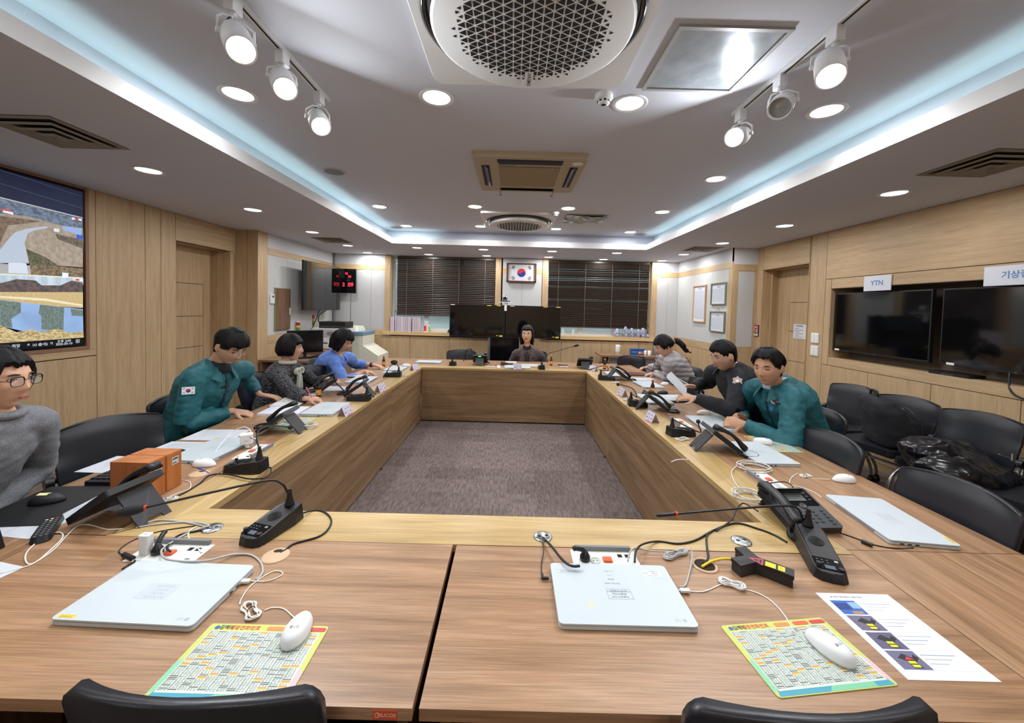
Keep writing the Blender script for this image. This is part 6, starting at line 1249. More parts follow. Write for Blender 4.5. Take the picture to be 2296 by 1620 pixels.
def placket(o, nk, f, r, c, w, z0=.07, z1=.36, name='placket', off=0):
    j = [k for k in KIDS[o.name] if k.name.startswith('jacket') and 'collar' not in k.name][0]; P = []
    for q in range(9):
        s = nk+r*off-Vector((0, 0, z0+(z1-z0)*q/8))+f*.6; hit, loc, nr, _ = j.ray_cast(s, -f)
        if hit: P.append(loc+nr*.002)
    if len(P) > 3:
        mb = MB(); vs = []; fs = []
        for p in P: vs += [p+r*w, p-r*w, p-r*w+f*.004, p+r*w+f*.004]
        for i in range(len(P)-1): a = 4*i; fs += [(a+2, a+3, a+7, a+6), (a, a+3, a+7, a+4), (a+1, a+2, a+6, a+5)]
        mb.add(vs, fs, c); mb.build(name, o)
placket(P2, nk2, f2, r2, '0c2c38', .009); placket(o8, nk, f8, r8, '0d4650', .008)
# ================================================================ things along the walls
def onx(px, py, X):
    d = ray(px, py); return Vector((0, 0, CAM_H))+d*(X/d.x)
def poly_on(mb, X, pts, m, d=0, sg=1, O=(0, 360), k=3.24):
    P = [onx(O[0]+a/k, O[1]+b/k, X) for a, b in pts]; mb.add([(X+sg*d, p.y, p.z) for p in P], [list(range(len(P)))], m)
# ---- video wall: four flush displays set in the left wall
e4 = []
for j, (z0, z1, nm) in enumerate(((1.826, 2.53, 'upper'), (1.115, 1.819, 'lower'))):
    for i, (y0, y1) in enumerate(((2.435, 3.652), (1.215, 2.43))):
        e = empty('wall_display', nm+(' wall display showing a dirt road and hillside' if j == 0 else ' wall display showing a pond with tower reflections and a task bar') if i == 0 else nm+' wall display out of view on the left wall', 'screen', (XL-.03, (y0+y1)/2, (z0+z1)/2)); e4.append(e)
        mb = MB(); h, w = (z1-z0)/2, (y1-y0)/2; mb.box(-.02, .034, -w, w, -h, h, 'blkg'); mb.build('panel', e)
fr = mat('8f6a50', .5); mb = MB(); a_, b_, c_, d2 = 1.2, 3.667, 1.10, 2.545
for r4 in ((a_-.03, b_+.03, c_-.03, c_), (a_-.03, b_+.03, d2, d2+.02), (b_, b_+.03, c_, d2), (a_-.03, a_, c_, d2)): mb.box(XL-.02, XL+.006, r4[0], r4[1], r4[2], r4[3], fr)
struct('trim_2', mb)
X0 = XL+.006
def img(name, c1, c2, sc_, em, stretch=None, mid=(.35, .65)):
    m = noisy(name, c1, c2, sc_, .6, 0, stretch=stretch, mid=mid, detail=8); nt = m.node_tree; b = nt.nodes['Principled BSDF']; rp = [n for n in nt.nodes if n.type == 'VALTORGB'][0]
    nt.links.new(rp.outputs[0], b.inputs['Emission Color']); b.inputs['Emission Strength'].default_value = em; return m
EM = .85
for nm, lst in (('picture', 0), ('picture', 1)):
    mb = MB(Matrix.Translation(-e4[2*lst].location))
    if lst == 0:
        poly_on(mb, X0, [(-900, -180), (600, 228), (602, 415), (-900, 62)], img('screen_navy', '1a2038', '202842', 3, EM), 0)
        for y0, y1 in ((120, 262), (240, 346)): poly_on(mb, X0, [(-900, y0-350), (600, y1), (600, y1+2), (-900, y0-348)], mat('5a6688', .5, emit=EM), .0006)
        poly_on(mb, X0, [(-900, 62), (600, 415), (602, 775), (-900, 670)], img('screen_hill', '8a7f70', 'a2968a', 26, EM), .0004)
        poly_on(mb, X0, [(-900, 70), (600, 418), (600, 490), (450, 470), (330, 440), (200, 405), (-100, 370), (-900, 300)], img('screen_town', '4a5668', '76879c', 40, EM, (1, 1, 1.6)), .0006)
        poly_on(mb, X0, [(-300, 350), (-20, 400), (150, 420), (300, 440), (200, 455), (60, 470), (0, 600), (-300, 640)], img('screen_bank', '5b4c40', '7d6c5a', 30, EM), .0008)
        poly_on(mb, X0, [(-60, 745), (0, 650), (60, 570), (110, 520), (200, 492), (340, 476), (350, 488), (240, 508), (200, 530), (178, 600), (195, 680), (215, 740)], mat('a9b6c6', .6, emit=EM), .0009)
        poly_on(mb, X0, [(190, 640), (330, 700), (420, 760), (210, 748)], img('screen_bush', '3d4030', '6a6650', 50, EM), .0009)
        poly_on(mb, X0, [(400, 530), (600, 575), (600, 640), (500, 600), (420, 570)], img('screen_bush2', '4a443c', '6f6658', 50, EM), .0009)
        for p4, c in (([(5, 345), (90, 362), (90, 372), (5, 356)], 'c84848'), ([(20, 360), (95, 376), (95, 392), (20, 376)], 'dfe4ea'), ([(455, 475), (590, 492), (590, 545), (520, 520), (455, 505)], '8ea8d8'), ([(555, 535), (600, 540), (600, 572), (555, 565)], '3058c0'), ([(390, 490), (430, 496), (430, 520), (390, 514)], 'd0d6dc'), ([(545, 415), (568, 419), (568, 432), (545, 428)], 'e03c30'), ([(520, 412), (543, 416), (543, 430), (520, 426)], 'e8ecf0'), ([(570, 420), (592, 424), (592, 437), (570, 433)], 'f2f2f2')): poly_on(mb, X0, p4, mat(c, .6, emit=EM), .0012)
        poly_on(mb, X0, [(-900, 40), (600, 413), (600, 417), (-900, 50)], mat('c8d4e0', .6, emit=EM), .0012)
        mb.build('picture', e4[0])
    else:
        poly_on(mb, X0, [(-900, 690), (602, 785), (600, 850), (-900, 800)], img('screen_road2', '9aa0a8', 'a8a294', 20, EM), .0003)
        poly_on(mb, X0, [(60, 735), (190, 745), (205, 822), (60, 815)], mat('c3ccda', .6, emit=EM), .0006); poly_on(mb, X0, [(215, 748), (602, 782), (602, 848), (225, 826)], img('screen_scrub', '55483a', '8a7a60', 45, EM), .0006)
        poly_on(mb, X0, [(-900, 780), (600, 848), (600, 960), (-900, 950)], img('screen_flats', 'a6b8c8', 'c2d0dc', 8, EM, (1, 6, .4)), .0004)
        for x in (0, 80, 200, 300, 400, 480, 560): poly_on(mb, X0, [(x, 830+x*.04), (x+45, 832+x*.04), (x+45, 900), (x, 895)], img('screen_block%d' % x, '8f9fb0', 'bccad6', 60, EM, (1, 3, 3)), .0006)
        poly_on(mb, X0, [(-900, 880), (0, 890), (120, 860), (260, 870), (300, 905), (440, 905), (520, 870), (600, 885), (602, 955), (-900, 950)], img('screen_trees', '3c3f42', '6a5450', 34, EM), .0008)
        poly_on(mb, X0, [(-900, 950), (602, 955), (602, 1070), (300, 1050), (0, 1010), (-900, 1000)], img('screen_field', 'b09a68', 'c6b284', 26, EM, (1, 2, 8)), .001)
        poly_on(mb, X0, [(0, 982), (330, 1000), (600, 1045), (600, 1058), (320, 1018), (0, 996)], mat('dcd2b0', .6, emit=EM), .0012)
        poly_on(mb, X0, [(-900, 1000), (0, 1010), (300, 1045), (602, 1078), (605, 1255), (400, 1240), (200, 1245), (0, 1200), (-900, 1200)], img('screen_water', '7f9cc4', '8fb0dc', 5, EM), .0011)
        for p4 in ([(0, 1012), (150, 1030), (150, 1100), (80, 1150), (90, 1215), (0, 1200)], [(290, 1045), (465, 1065), (460, 1240), (300, 1225), (300, 1130), (280, 1110)], [(510, 1075), (602, 1085), (602, 1130), (520, 1125)]): poly_on(mb, X0, p4, img('screen_refl%d' % p4[0][0], '4f6060', '75847c', 40, EM, (1, 4, 2)), .0013)
        poly_on(mb, X0, [(-900, 1190), (0, 1195), (120, 1245), (230, 1225), (300, 1245), (420, 1220), (500, 1250), (605, 1240), (607, 1285), (0, 1325), (-900, 1380)], img('screen_rocks', '8f7c54', 'd0bd8c', 40, EM, (1, 1, 2)), .0014)
        for p4, c in (([(550, 858), (575, 860), (575, 872), (550, 870)], 'e03c30'), ([(577, 860), (597, 862), (597, 874), (577, 872)], 'f2f2f2'), ([(450, 812), (495, 816), (495, 848), (450, 845)], 'd8e4f8'), ([(0, 820), (602, 850), (602, 854), (0, 825)], 'e6e6b8')): poly_on(mb, X0, p4, mat(c, .6, emit=EM), .0016)
        poly_on(mb, X0, [(-900, 1380), (0, 1325), (606, 1284), (610, 1340), (0, 1378), (-900, 1435)], mat('10141c', .3), .0016)
        tx = mat('cfd4da', .5, emit=EM)
        for px_, py_, t, hh in ((465, 1310, '오후 2:09', .028), (465, 1330, '2025-03-10', .028), (115, 1347, '희망', .03), (345, 1330, '◁))  가', .026), (205, 1342, '^', .04), (270, 1335, '(c) @', .028), (563, 1312, '▣', .04)):
            p = onx(px_/3.24, 360+py_/3.24, X0); mb.text(t, (X0+.002, p.y, p.z), (0, 1, 0), (0, 0, 1), hh, tx, .01)
        mb.build('picture', e4[2])
# ---- televisions
def tv(w, h, label, loc, rz, name='television', marks=()):
    e = empty(name, label, 'television', loc, rz); mb = MB(); mb.box(-w/2, w/2, 0, .035, -h/2, h/2, 'blk'); mb.box(-w*.3, w*.3, .035, .07, -h*.3, h*.3, 'blk'); mb.build('cabinet', e, .003)
    mb = MB(); mb.box(-w/2+.012, w/2-.012, -.001, .001, -h/2+.018, h/2-.012, mat('07080b', .06, spec=.8)); mb.build('screen', e); mb = MB(); mb.text('LG', (0, -.0015, -h/2+.009), (1, 0, 0), (0, 0, 1), .012, 'a0a4a8', .01); mb.build('maker_logo', e); return e
t1 = tv(1.27, .82, 'large television hung from the left white wall beside the red digital clock', (-3.37, 7.03, 1.84), PI/2); t1.rotation_euler = (0, 0, PI/2-.03)
mb = MB(); mb.cbox((0, .145, 0), (.10, .20, .08), 'blk'); mb.build('wall_arm', t1)
mb = MB(); mb.tube([(-.05, .05, -.40), (-.02, .08, -.47), (-.06, .15, -.7), (-.1, .2, -.8)], .008, 'blk', 6, 4); mb.tube([(.25, .05, -.40), (.1, .12, -.5), (.12, .15, -.62), (.35, .2, -.68)], .008, 'blk', 6, 4); mb.build('cable', t1)
for y0, y1, lb, sig, nm in ((3.55, 4.62, 'black wall television under the YTN sign', 'YTN', 1), (2.40, 3.465, 'black wall television under the Korean weather sign, cut off by the picture edge', '기상종합상황판', 2)):
    t = tv(y1-y0, .665, lb, (XR+.04, (y0+y1)/2, 1.495), -PI/2)
    mb = MB(); mb.cbox((-.47 if nm == 1 else -.44, -.003, -.318), (.06, .004, .02), 'e8ecf0'); mb.build('sticker', t)
    w, h, yc = (.30, .155, 4.045) if nm == 1 else (.62, .15, 2.82)
    e = empty('sign_board', 'white sign reading YTN above the wall television' if nm == 1 else 'white sign with blue Korean letters above the wall television at the right edge', 'sign', (XR-.012, yc, 1.912 if nm == 1 else 1.905), -PI/2); mb = MB(); mb.box(-w/2, w/2, 0, .006, -h/2, h/2, 'dfe3ec'); mb.build('board', e)
    mb = MB(); mb.text(sig, (0, -.001, 0), (1, 0, 0), (0, 0, 1), .07 if nm == 1 else .062, '5f8cc8', .02); mb.build('lettering', e)
e = empty('set_top_box', 'flat black box on the alcove shelf below the televisions', 'media box', (XR+.12, 3.38, 1.07)); mb = MB(); mb.rbox(-.1, .06, -.16, .16, 0, .03, 'blk', .02); mb.build('case', e, .003); mb = MB(); mb.box(-.101, -.099, -.05, .05, .012, .016, 'silver'); mb.build('front_strip', e)
mb = MB(); mb.tube([(XR+.03, 2.96, 1.17), (XR+.0, 2.93, 1.05), (XR-.01, 2.86, 1.0), (XR-.01, 2.7, .985)], .007, 'blk', 6, 5); tag(mb.build('cable'), 'black cable hanging out of the wall television alcove', 'cable')
for z in (1.285, 1.128): 
    e = empty('light_switch', ('upper' if z > 1.2 else 'lower')+' white switch plate between the right door and the televisions', 'light switch', (XR, 4.835, z)); mb = MB(); mb.box(-.012, 0, -.06, .06, -.062, .062, 'white'); mb.build('plate', e, .003)
    mb = MB()
    for q in (-.03, .03): mb.box(-.015, -.012, q-.026, q+.026, -.05, .05, 'wcab')
    mb.build('rocker', e, .001)
# signs on the right
e = empty('fire_sign', 'red and white sign with a downward arrow beside the right door', 'sign', (XR-.001, 6.0, 1.31), 0); mb = MB(); mb.box(-.012, 0, -.055, .055, -.085, .085, 'blk'); mb.build('frame', e)
mb = MB(); X = -.0125; mb.box(X, -.01, -.047, .047, -.078, .078, 'e8ddd2'); mb.box(X-.0005, X, -.047, .047, .02, .078, 'c83848'); mb.box(X-.001, X, -.012, .012, -.04, .04, 'b8203a'); mb.add([(X-.001, -.026, -.035), (X-.001, .026, -.035), (X-.001, 0, -.065)], [(0, 1, 2)], 'b8203a'); mb.text('소화기', (X-.001, 0, .05), (0, -1, 0), (0, 0, 1), .036, 'f4ead8', .01); mb.build('face', e)
for s in (-.034, .034): mb = MB(); mb.box(X-.001, X, s-.008, s+.008, -.05, .01, '3a3230'); mb.build('side_mark', e)
e = empty('door_notice', 'curling white notice taped to the right door', 'notice', (XR+.245, 5.42, 1.335)); mb = MB(); vs = []; fs = []
for i in range(9):
    t = i/8; vs += [(-.006-.03*max(0, t-.8)**1*5*.2*(1 if i > 6 else 0), .13-.27*t, -.10-.0), (-.006, .13-.27*t, .10)]
for i in range(8): fs.append((2*i, 2*i+2, 2*i+3, 2*i+1))
mb.add(vs, fs, 'e0e2e6', True); mb.build('sheet', e); mb = MB(); mb.text('재난안전상황실', (-.0075, .02, .075), (0, -1, 0), (0, 0, 1), .022, '3a3d44', .01)
for q in range(6): mb.box(-.008, -.0075, .02-.07*(q % 2), .10, .04-.024*q, .046-.024*q, '8a8d94')
mb.build('print', e)
def frame(y, z, w, h, lb, c, txt, X=XR2):
    e = empty('picture_frame', lb, 'framed document', (X-.001, y, z)); mb = MB(); t = .02
    for r4 in ((-w/2, w/2, h/2-t, h/2), (-w/2, w/2, -h/2, -h/2+t), (-w/2, -w/2+t, -h/2+t, h/2-t), (w/2-t, w/2, -h/2+t, h/2-t)): mb.box(-.028, 0, r4[0], r4[1], r4[2], r4[3], c)
    mb.build('frame', e, .002); mb = MB(); mb.box(-.01, -.004, -w/2+t, w/2-t, -h/2+t, h/2-t, mat('dde3ee', .25)); mb.build('document', e); R = random.Random(int(w*1000)); mb = MB(); mb.text(txt, (-.0105, 0, h/2-.07), (0, -1, 0), (0, 0, 1), .028, '6a6e76', .01); zz = h/2-.11
    while zz > -h/2+.05: mb.box(-.0108, -.01, -w/2+.05+R.random()*.05, w/2-.04, zz, zz+.006, 'a3a8b2'); zz -= .022
    mb.build('print', e); return e
frame(7.04, 1.72, .46, .66, 'tall wood-framed document on the right white wall', 'c3a078', '안전관리헌장'); frame(6.40, 1.875, .46, .36, 'upper olive-framed document on the right white wall', '7a7a62', '재난대응'); e = frame(6.40, 1.42, .46, .34, 'lower olive-framed document hanging from a string on the right white wall', '7a7a62', '표 창 장')
mb = MB(); mb.tube([(-.01, -.06, .17), (-.006, 0, .225), (-.01, .06, .17)], .002, 'dgrey', 5); mb.build('hanging_string', e)
# national flag
e = empty('framed_flag', 'framed national flag with red and blue circle between the two windows', 'framed flag', (.178, YF-.02, 2.27)); w, h = .60, .38; mb = MB(); t = .035
for r4 in ((-w/2, w/2, h/2-t*.5, h/2), (-w/2, w/2, -h/2, -h/2+t*.8), (-w/2, -w/2+t, -h/2, h/2), (w/2-t, w/2, -h/2, h/2)): mb.box(r4[0], r4[1], -.05, 0, r4[2], r4[3], mat('5e3122', .35))
mb.build('frame', e, .003); mb = MB(); mb.box(-w/2+.02, w/2-.02, -.022, -.018, -h/2+.01, h/2-.01, 'e2e3e8'); mb.build('cloth', e)
mb = MB(); r_ = .085; P = lambda a_, b_, d: (a_, -.0225-d, b_); N_ = 20; tl = math.radians(-30); ro = lambda x, y: (x*math.cos(tl)-y*math.sin(tl), x*math.sin(tl)+y*math.cos(tl))
for sg, c in ((1, 'd83a4a'), (-1, '23389a')): mb.add([P(*ro(r_*math.cos(PI*i/N_), sg*r_*math.sin(PI*i/N_)), .0004) for i in range(N_+1)], [list(range(N_+1))], c)
for sx, c in ((-1, 'd83a4a'), (1, '23389a')): mb.add([P(*ro(sx*r_/2+r_/2*math.cos(2*PI*i/24), r_/2*math.sin(2*PI*i/24)), .0008) for i in range(24)], [list(range(24))], c)
for sx, sy_, pat in ((-1, 1, (1, 1, 1)), (1, -1, (0, 0, 0)), (1, 1, (0, 1, 0)), (-1, -1, (1, 0, 1))):
    ca = math.atan2(sy_*.11, sx*.165); ux, uz = math.cos(ca), math.sin(ca); vx, vz = -uz, ux
    for q in range(3):
        cx, cz = sx*.165+ux*(q-1)*.02, sy_*.108+uz*(q-1)*.02
        for lo, hi in (((-.035, .035),) if pat[q] else ((-.035, -.003), (.003, .035))): mb.add([P(cx+vx*lo-ux*.006, cz+vz*lo-uz*.006, .0004), P(cx+vx*hi-ux*.006, cz+vz*hi-uz*.006, .0004), P(cx+vx*hi+ux*.006, cz+vz*hi+uz*.006, .0004), P(cx+vx*lo+ux*.006, cz+vz*lo+uz*.006, .0004)], [(0, 1, 2, 3)], '1c1d22')
mb.build('emblem', e)
# LED clock
c = ony(779, 629.5, 7.80); e = empty('digital_clock', 'black wall clock with glowing red digits beside the hung television', 'clock', c); w, h = .33, .48; mb = MB(); mb.box(-w/2, w/2, 0, .045, -h/2, h/2, 'blkg'); mb.build('case', e, .003); rd = mat('ff2a40', .4, emit=3.2)
mb = MB(); mb.text('03', (-.02, -.002, h/2-.095), (1, 0, 0), (0, 0, 1), .055, rd, .02); mb.text('10', (.04, -.002, h/2-.155), (1, 0, 0), (0, 0, 1), .065, rd, .02); mb.text('2', (-.075, -.002, -.075), (1, 0, 0), (0, 0, 1), .10, rd, .02); mb.text('09', (.065, -.002, -.075), (1, 0, 0), (0, 0, 1), .11, rd, .02); mb.build('red_digits', e)
mb = MB(); mb.text('- -', (.02, -.002, .02), (1, 0, 0), (0, 0, 1), .05, mat('30c060', .4, emit=1.5)); mb.build('green_marks', e); mb = MB(); mb.box(-.05, .05, .045, YF-c.y-.01, -.04, .04, 'blk'); mb.build('wall_bracket', e)
mb = MB(); mb.tube([(.06, .02, -h/2), (.06, .02, -h/2-.75)], .005, 'dgrey', 6); mb.build('cable', e)
mb = MB(); mb.box(XL2+.0, XL2+.03, YF-.04, YF-.01, .95, ZS, 'grey'); tag(mb.build('cable_duct'), 'narrow grey cable duct in the far left corner of the room', 'cable duct')
# thermostat and breaker cabinet
e = empty('thermostat', 'small white thermostat at the left end of the white wall', 'thermostat', (XL2, 5.955, 1.60)); mb = MB(); mb.box(0, .02, -.05, .05, -.07, .07, 'white'); mb.build('case', e, .004); mb = MB(); mb.box(.02, .0215, -.02, .03, .02, .05, '5a6468'); mb.build('display', e)
e = empty('breaker_cabinet', 'dark striped wooden cabinet door on the left white wall', 'cabinet', (XL2, 6.21, 1.445)); mb = MB(); mb.box(0, .03, -.19, .19, -.33, .33, mat('8f8a5c', .6)); mb.build('frame', e, .002); mb = MB(); mb.box(.03, .042, -.18, .18, -.32, .32, wood('striped_walnut', '5e4432', '7c5e48', '94765c', 'z', 2.2, .45, .25)); mb.build('door', e, .002); mb = MB(); mb.box(.042, .055, .15, .165, -.09, .02, 'white'); mb.build('handle', e)
mb = MB(); mb.box(-.0, .008, -.045, .045, -.03, .03, mat('b09a78', .5)); o = mb.build('wall_outlet'); o.location = (-2.62, YF-.001, .62); o.rotation_euler = (0, 0, -PI/2); tag(o, 'tan outlet plate on the far wall near the copier', 'outlet')
# office machines in the far left corner
e = empty('cabinet', 'low brown cabinet carrying the printer in the far left corner', 'cabinet', (-3.26, 6.85, 0)); br2 = wood('cabinet_brown', '7a5f49', '8c6f56', '9b7e64', 'x', 1.4, .5, .15); mb = MB(); mb.box(-.36, .36, -.5, .5, 0, .78, br2); mb.build('body', e, .003)
for s in (-1, 1): mb = MB(); mb.box(-.34, .34, -.505, -.49, .04+.37*(s > 0), .38+.37*(s > 0), br2); mb.build('drawer', e, .002)
e = empty('laser_printer', 'white boxy laser printer in the far left corner', 'printer', (-3.12, 6.75, .78)); mb = MB(); mb.box(-.23, .23, -.2, .2, 0, .34, 'gcab'); mb.prism(rrect(-.22, .22, -.19, .19, .03), .34, .355, 'wcab'); mb.build('body', e, .008); mb = MB(); mb.box(-.20, .20, -.206, -.2, .02, .2, 'wcab'); mb.box(-.06, .06, -.208, -.206, .1, .12, 'dgrey'); mb.build('paper_tray', e, .002); mb = MB(); mb.box(.05, .15, -.207, -.2, .25, .3, 'grey'); mb.build('vent', e)
e = empty('recorder', 'black recorder box on top of the white printer', 'recorder', (-3.02, 6.78, 1.135)); mb = MB(); mb.box(-.22, .22, -.17, .17, 0, .11, 'blk'); mb.build('case', e, .003); mb = MB(); mb.box(-.2, .2, -.171, -.17, .02, .04, 'dgrey'); mb.build('front_strip', e)
e = empty('copier', 'beige copier with a blue top in the far left corner behind the blue-shirted woman', 'copier', (-2.82, 7.45, 0)); mb = MB(); mb.box(-.32, .12, -.3, .3, 0, .98, 'd8d8c8'); mb.prism([(.12, -.3), (.40, -.3), (.40, .3), (.12, .3)], 0, .62, 'd8d8c8'); mb.add([(.12, -.3, .62), (.4, -.3, .62), (.4, .3, .62), (.12, .3, .62), (.12, -.3, .80), (.12, .3, .80)], [(0, 1, 4), (3, 5, 2), (1, 2, 5, 4)], 'd8d8c8'); mb.build('body', e, .004)
mb = MB(); mb.box(-.33, .13, -.31, .31, .98, 1.05, mat('6f8fa8', .5)); mb.build('lid', e, .01, label='blue scanner lid'); mb = MB(); mb.prism(rrect(-.3, .0, -.25, .2, .05), 1.05, 1.14, 'd8d8c8', .8); mb.build('feeder', e, .005); mb = MB(); mb.box(-.3, .1, -.303, -.3, .1, .55, 'wcab'); mb.build('paper_drawer', e, .002)
mb = MB(); mb.text('a', (.28, -.302, .4), (1, 0, 0), (0, 0, 1), .1, 'dgrey'); mb.build('mark', e)
e = empty('computer_monitor', 'dark monitor turned sideways behind the tweed-jacketed woman', 'monitor', ony(685, 812, 5.9), .75); e.location.z = .72; mb = MB(); mb.box(-.25, .25, 0, .03, .08, .42, 'blk'); mb.build('panel', e, .004); mb = MB(); mb.box(-.24, .24, -.001, 0, .09, .41, 'blkg'); mb.build('screen', e); mb = MB(); mb.box(-.02, .02, .03, .05, .02, .25, 'blk'); mb.build('stem', e); mb = MB(); mb.prism(rrect(-.11, .11, -.08, .1, .03), 0, .012, 'blk'); mb.build('foot', e)
e = empty('side_desk', 'brown desk against the left wall under the dark monitor', 'desk', (-3.2, 5.95, 0)); mb = MB(); mb.box(-.42, .42, -.34, .34, .69, .72, br2); mb.build('desktop', e, .002)
for sx in (-.4, .38): mb = MB(); mb.box(sx, sx+.02, -.32, .32, 0, .69, br2); mb.build('side_panel', e)
mb = MB(); mb.cbox((0, 0, .02), (.12, .2, .04), 'blk'); o = mb.build('desk_telephone', bevel=.005); o.location = (-2.92, 5.95, .7205); tag(o, 'small dark telephone on the side desk by the monitor', 'phone')
def tower(px, py0, py1, Y, lb, cols):
    p = ony(px, py1, Y); H = (ony(px, py0, Y)-p).z; e = empty('signal_tower', lb, 'signal light', p); n = len(cols); h = H/(n+1.2); mb = MB(); mb.lathe([(.04, 0), (.04, .01), (.028, .012), (.028, h*.9)], 'white', n=16); mb.build('base', e)
    for i, c in enumerate(cols): mb = MB(); mb.lathe([(.029, h*.9+h*i), (.029, h*.9+h*(i+1)-.002)], mat(c, .25), n=16); mb.build('lens', e)
    mb = MB(); mb.lathe([(.029, h*.9+h*n), (.026, H), (.001, H)], 'white', n=16, caps=False); mb.build('cap', e); return e
s1 = tower(668.5, 712, 748, 6.62, 'signal tower light with red, yellow, green and blue lenses', ['3f7fd0', '28905a', 'e0c830', 'b82838']); s1.location = Vector((s1.location.x, s1.location.y, s1.location.z))
s2 = tower(701, 703, 750, 7.2, 'signal tower light on a pale stem behind the black recorder', ['e6e4d4', 'd8c840', '1f7a50', 'd08030', 'b82838'])
mb = MB(); zt1 = min(s1.location.z, s2.location.z)-.03; mb.box(XL2+.001, XL2+.5, 6.4, 7.5, zt1, zt1+.028, br2); mb.box(XL2+.001, XL2+.02, 6.4, 7.5, zt1-.12, zt1, br2); o = mb.build('wall_shelf'); tag(o, 'narrow brown shelf under the signal tower lights', 'shelf'); s1.location.z = s2.location.z = zt1+.028
# window sills
R = random.Random(4); b0_ = None; x = -2.46
cols_ = ['c9b9c6', 'd8ccd4', 'b8a8b8', 'e0d6dc']
for i in range(30):
    t = R.uniform(.014, .022); 
    if i in (5, 22): x += .018
    mb = MB(); c = cols_[i % 4]; mb.box(-t/2, t/2, -.105, .105, 0, .0+.295*(1 if i < 23 else .97), c); o = mb.build('booklet') if i < 4 else None
    if o: protos = (globals().get('protos') or [])+[o]
    else: o = protos[i % 4].copy(); COL.objects.link(o)
    x += t/2; o.location = (x, YF+.07, 1.021); x += t/2+.0008; tag(o, 'pale pink booklet in the tight row on the left window sill', 'booklet', 'booklets standing on the left window sill')
for a in ('',): bpy.data.meshes.remove(bpy.data.meshes.new('x'))
mb = MB(); mb.box(-.06, .06, -.03, .03, 0, .14, 'e6d8dc'); mb.box(-.061, -.01, -.032, -.03, .02, .13, 'e0304a'); mb.box(.03, .07, -.033, -.03, 0, .12, '9ac860'); o = mb.build('packet'); o.location = (-1.72, YF+.02, 1.021); tag(o, 'white packet with a red and green print beside the booklets', 'packet')
mb = MB(); mb.prism(rrect(-.14, .14, -.06, .06, .03), 0, .06, '23262e', .9); o = mb.build('pouch', bevel=.01); o.location = (-1.16, YF+.02, 1.021); tag(o, 'dark pouch on the left window sill', 'pouch')
for i, (xx, ww, hh) in enumerate(((2.17, .15, .17), (2.34, .12, .22), (2.47, .12, .19), (2.60, .09, .17), (2.70, .14, .20), (2.80, .1, .07))):
    mb = MB(); R = random.Random(i); NR, NC = 10, 14; rings = []
    for j in range(NR):
        v = j/(NR-1); k = math.sin(PI*min(.98, .12+.8*v))**.6*(1-.35*v); rings.append([(ww*.5*k*math.cos(2*PI*q/NC)*R.uniform(.75, 1.1), .06*k*math.sin(2*PI*q/NC)*R.uniform(.75, 1.1), hh*v) for q in range(NC)])
    mb.rings(rings, noisy('film%d' % i, '6a6a86', 'c2c8e0', 34, .2, .8, .01, metal=.2), False); o = mb.build('wrapped_bundle'); o.location = (xx, YF+.03, 1.021); tag(o, 'bluish bundle wrapped in shiny plastic film on the right window sill', 'bundle', 'film-wrapped bundles on the right window sill')
for px in (1262, 1285): 
    p = ony(px, 741, YF+.03); mb = MB(); mb.lathe([(.03, 0), (.032, .08), (.02, .11), (.018, .13), (.001, .13)], mat('d6e6dc', .1, alpha=.5), n=14, caps=False); o = mb.build('jar'); o.location = (p.x, p.y, 1.021); tag(o, 'clear jar on the right window sill, '+('left one' if px < 1270 else 'right one'), 'jar')
# ---- twin screens on a stand with camera
e = empty('display_stand', 'black floor stand behind the woman in the brown blazer, with a column between two televisions', 'display stand', (-.115, 7.42, 0)); mb = MB(); mb.box(-.27, .27, -.03, .12, .06, .99, 'blkg'); mb.build('front_panel', e); mb = MB(); mb.box(-.315, -.275, -.04, .12, .06, .99, 'silver'); mb.build('side_strip', e); mb = MB(); mb.box(-.4, .4, -.25, .3, .0, .06, 'blk'); mb.build('foot', e, .01)
mb = MB(); mb.box(-.03, .03, .0, .05, .99, 1.66, 'blk'); mb.build('column', e); mb = MB(); mb.box(-.022, .022, -.12, -.1, 1.50, 1.66, 'white'); mb.box(-.11, .13, -.14, .06, 1.655, 1.668, 'white'); mb.build('camera_shelf', e)
for s, lb in ((-1, 'left black television of the pair behind the woman in the brown blazer'), (1, 'right black television of the pair behind the woman in the brown blazer')):
    t = tv(1.03, .61, lb, (-.115+s*.525, 7.32, 1.30), 0); mb = MB(); 
    for q, c in ((.22, 'e8d83a'), (.40 if s < 0 else .46, 'e8d83a'), (-.46 if s < 0 else -.40, 'e8e8ee')): mb.box(q-.04, q+.04, -.003, -.001, .285, .297, c)
    mb.box(.36, .40, -.003, -.001, -.272, -.262, 'e8d83a'); mb.box(.42, .48, -.003, -.001, -.285, -.26, 'e8d83a'); mb.build('stickers', t)
e = empty('conference_camera', 'small grey and black conference camera above the twin televisions', 'camera', (-.13, 7.38, 1.668)); mb = MB(); mb.box(-.09, .1, -.05, .05, 0, .018, 'blk'); mb.build('base', e, .003); mb = MB(); mb.lathe([(.045, .018), (.042, .04), (.05, .07), (.045, .10), (.02, .118), (.001, .12)], 'silver', n=20); mb.build('head', e); mb = MB(); mb.cyl((0, -.03, .065), (0, -.062, .065), .03, 'blkg'); mb.build('lens', e)
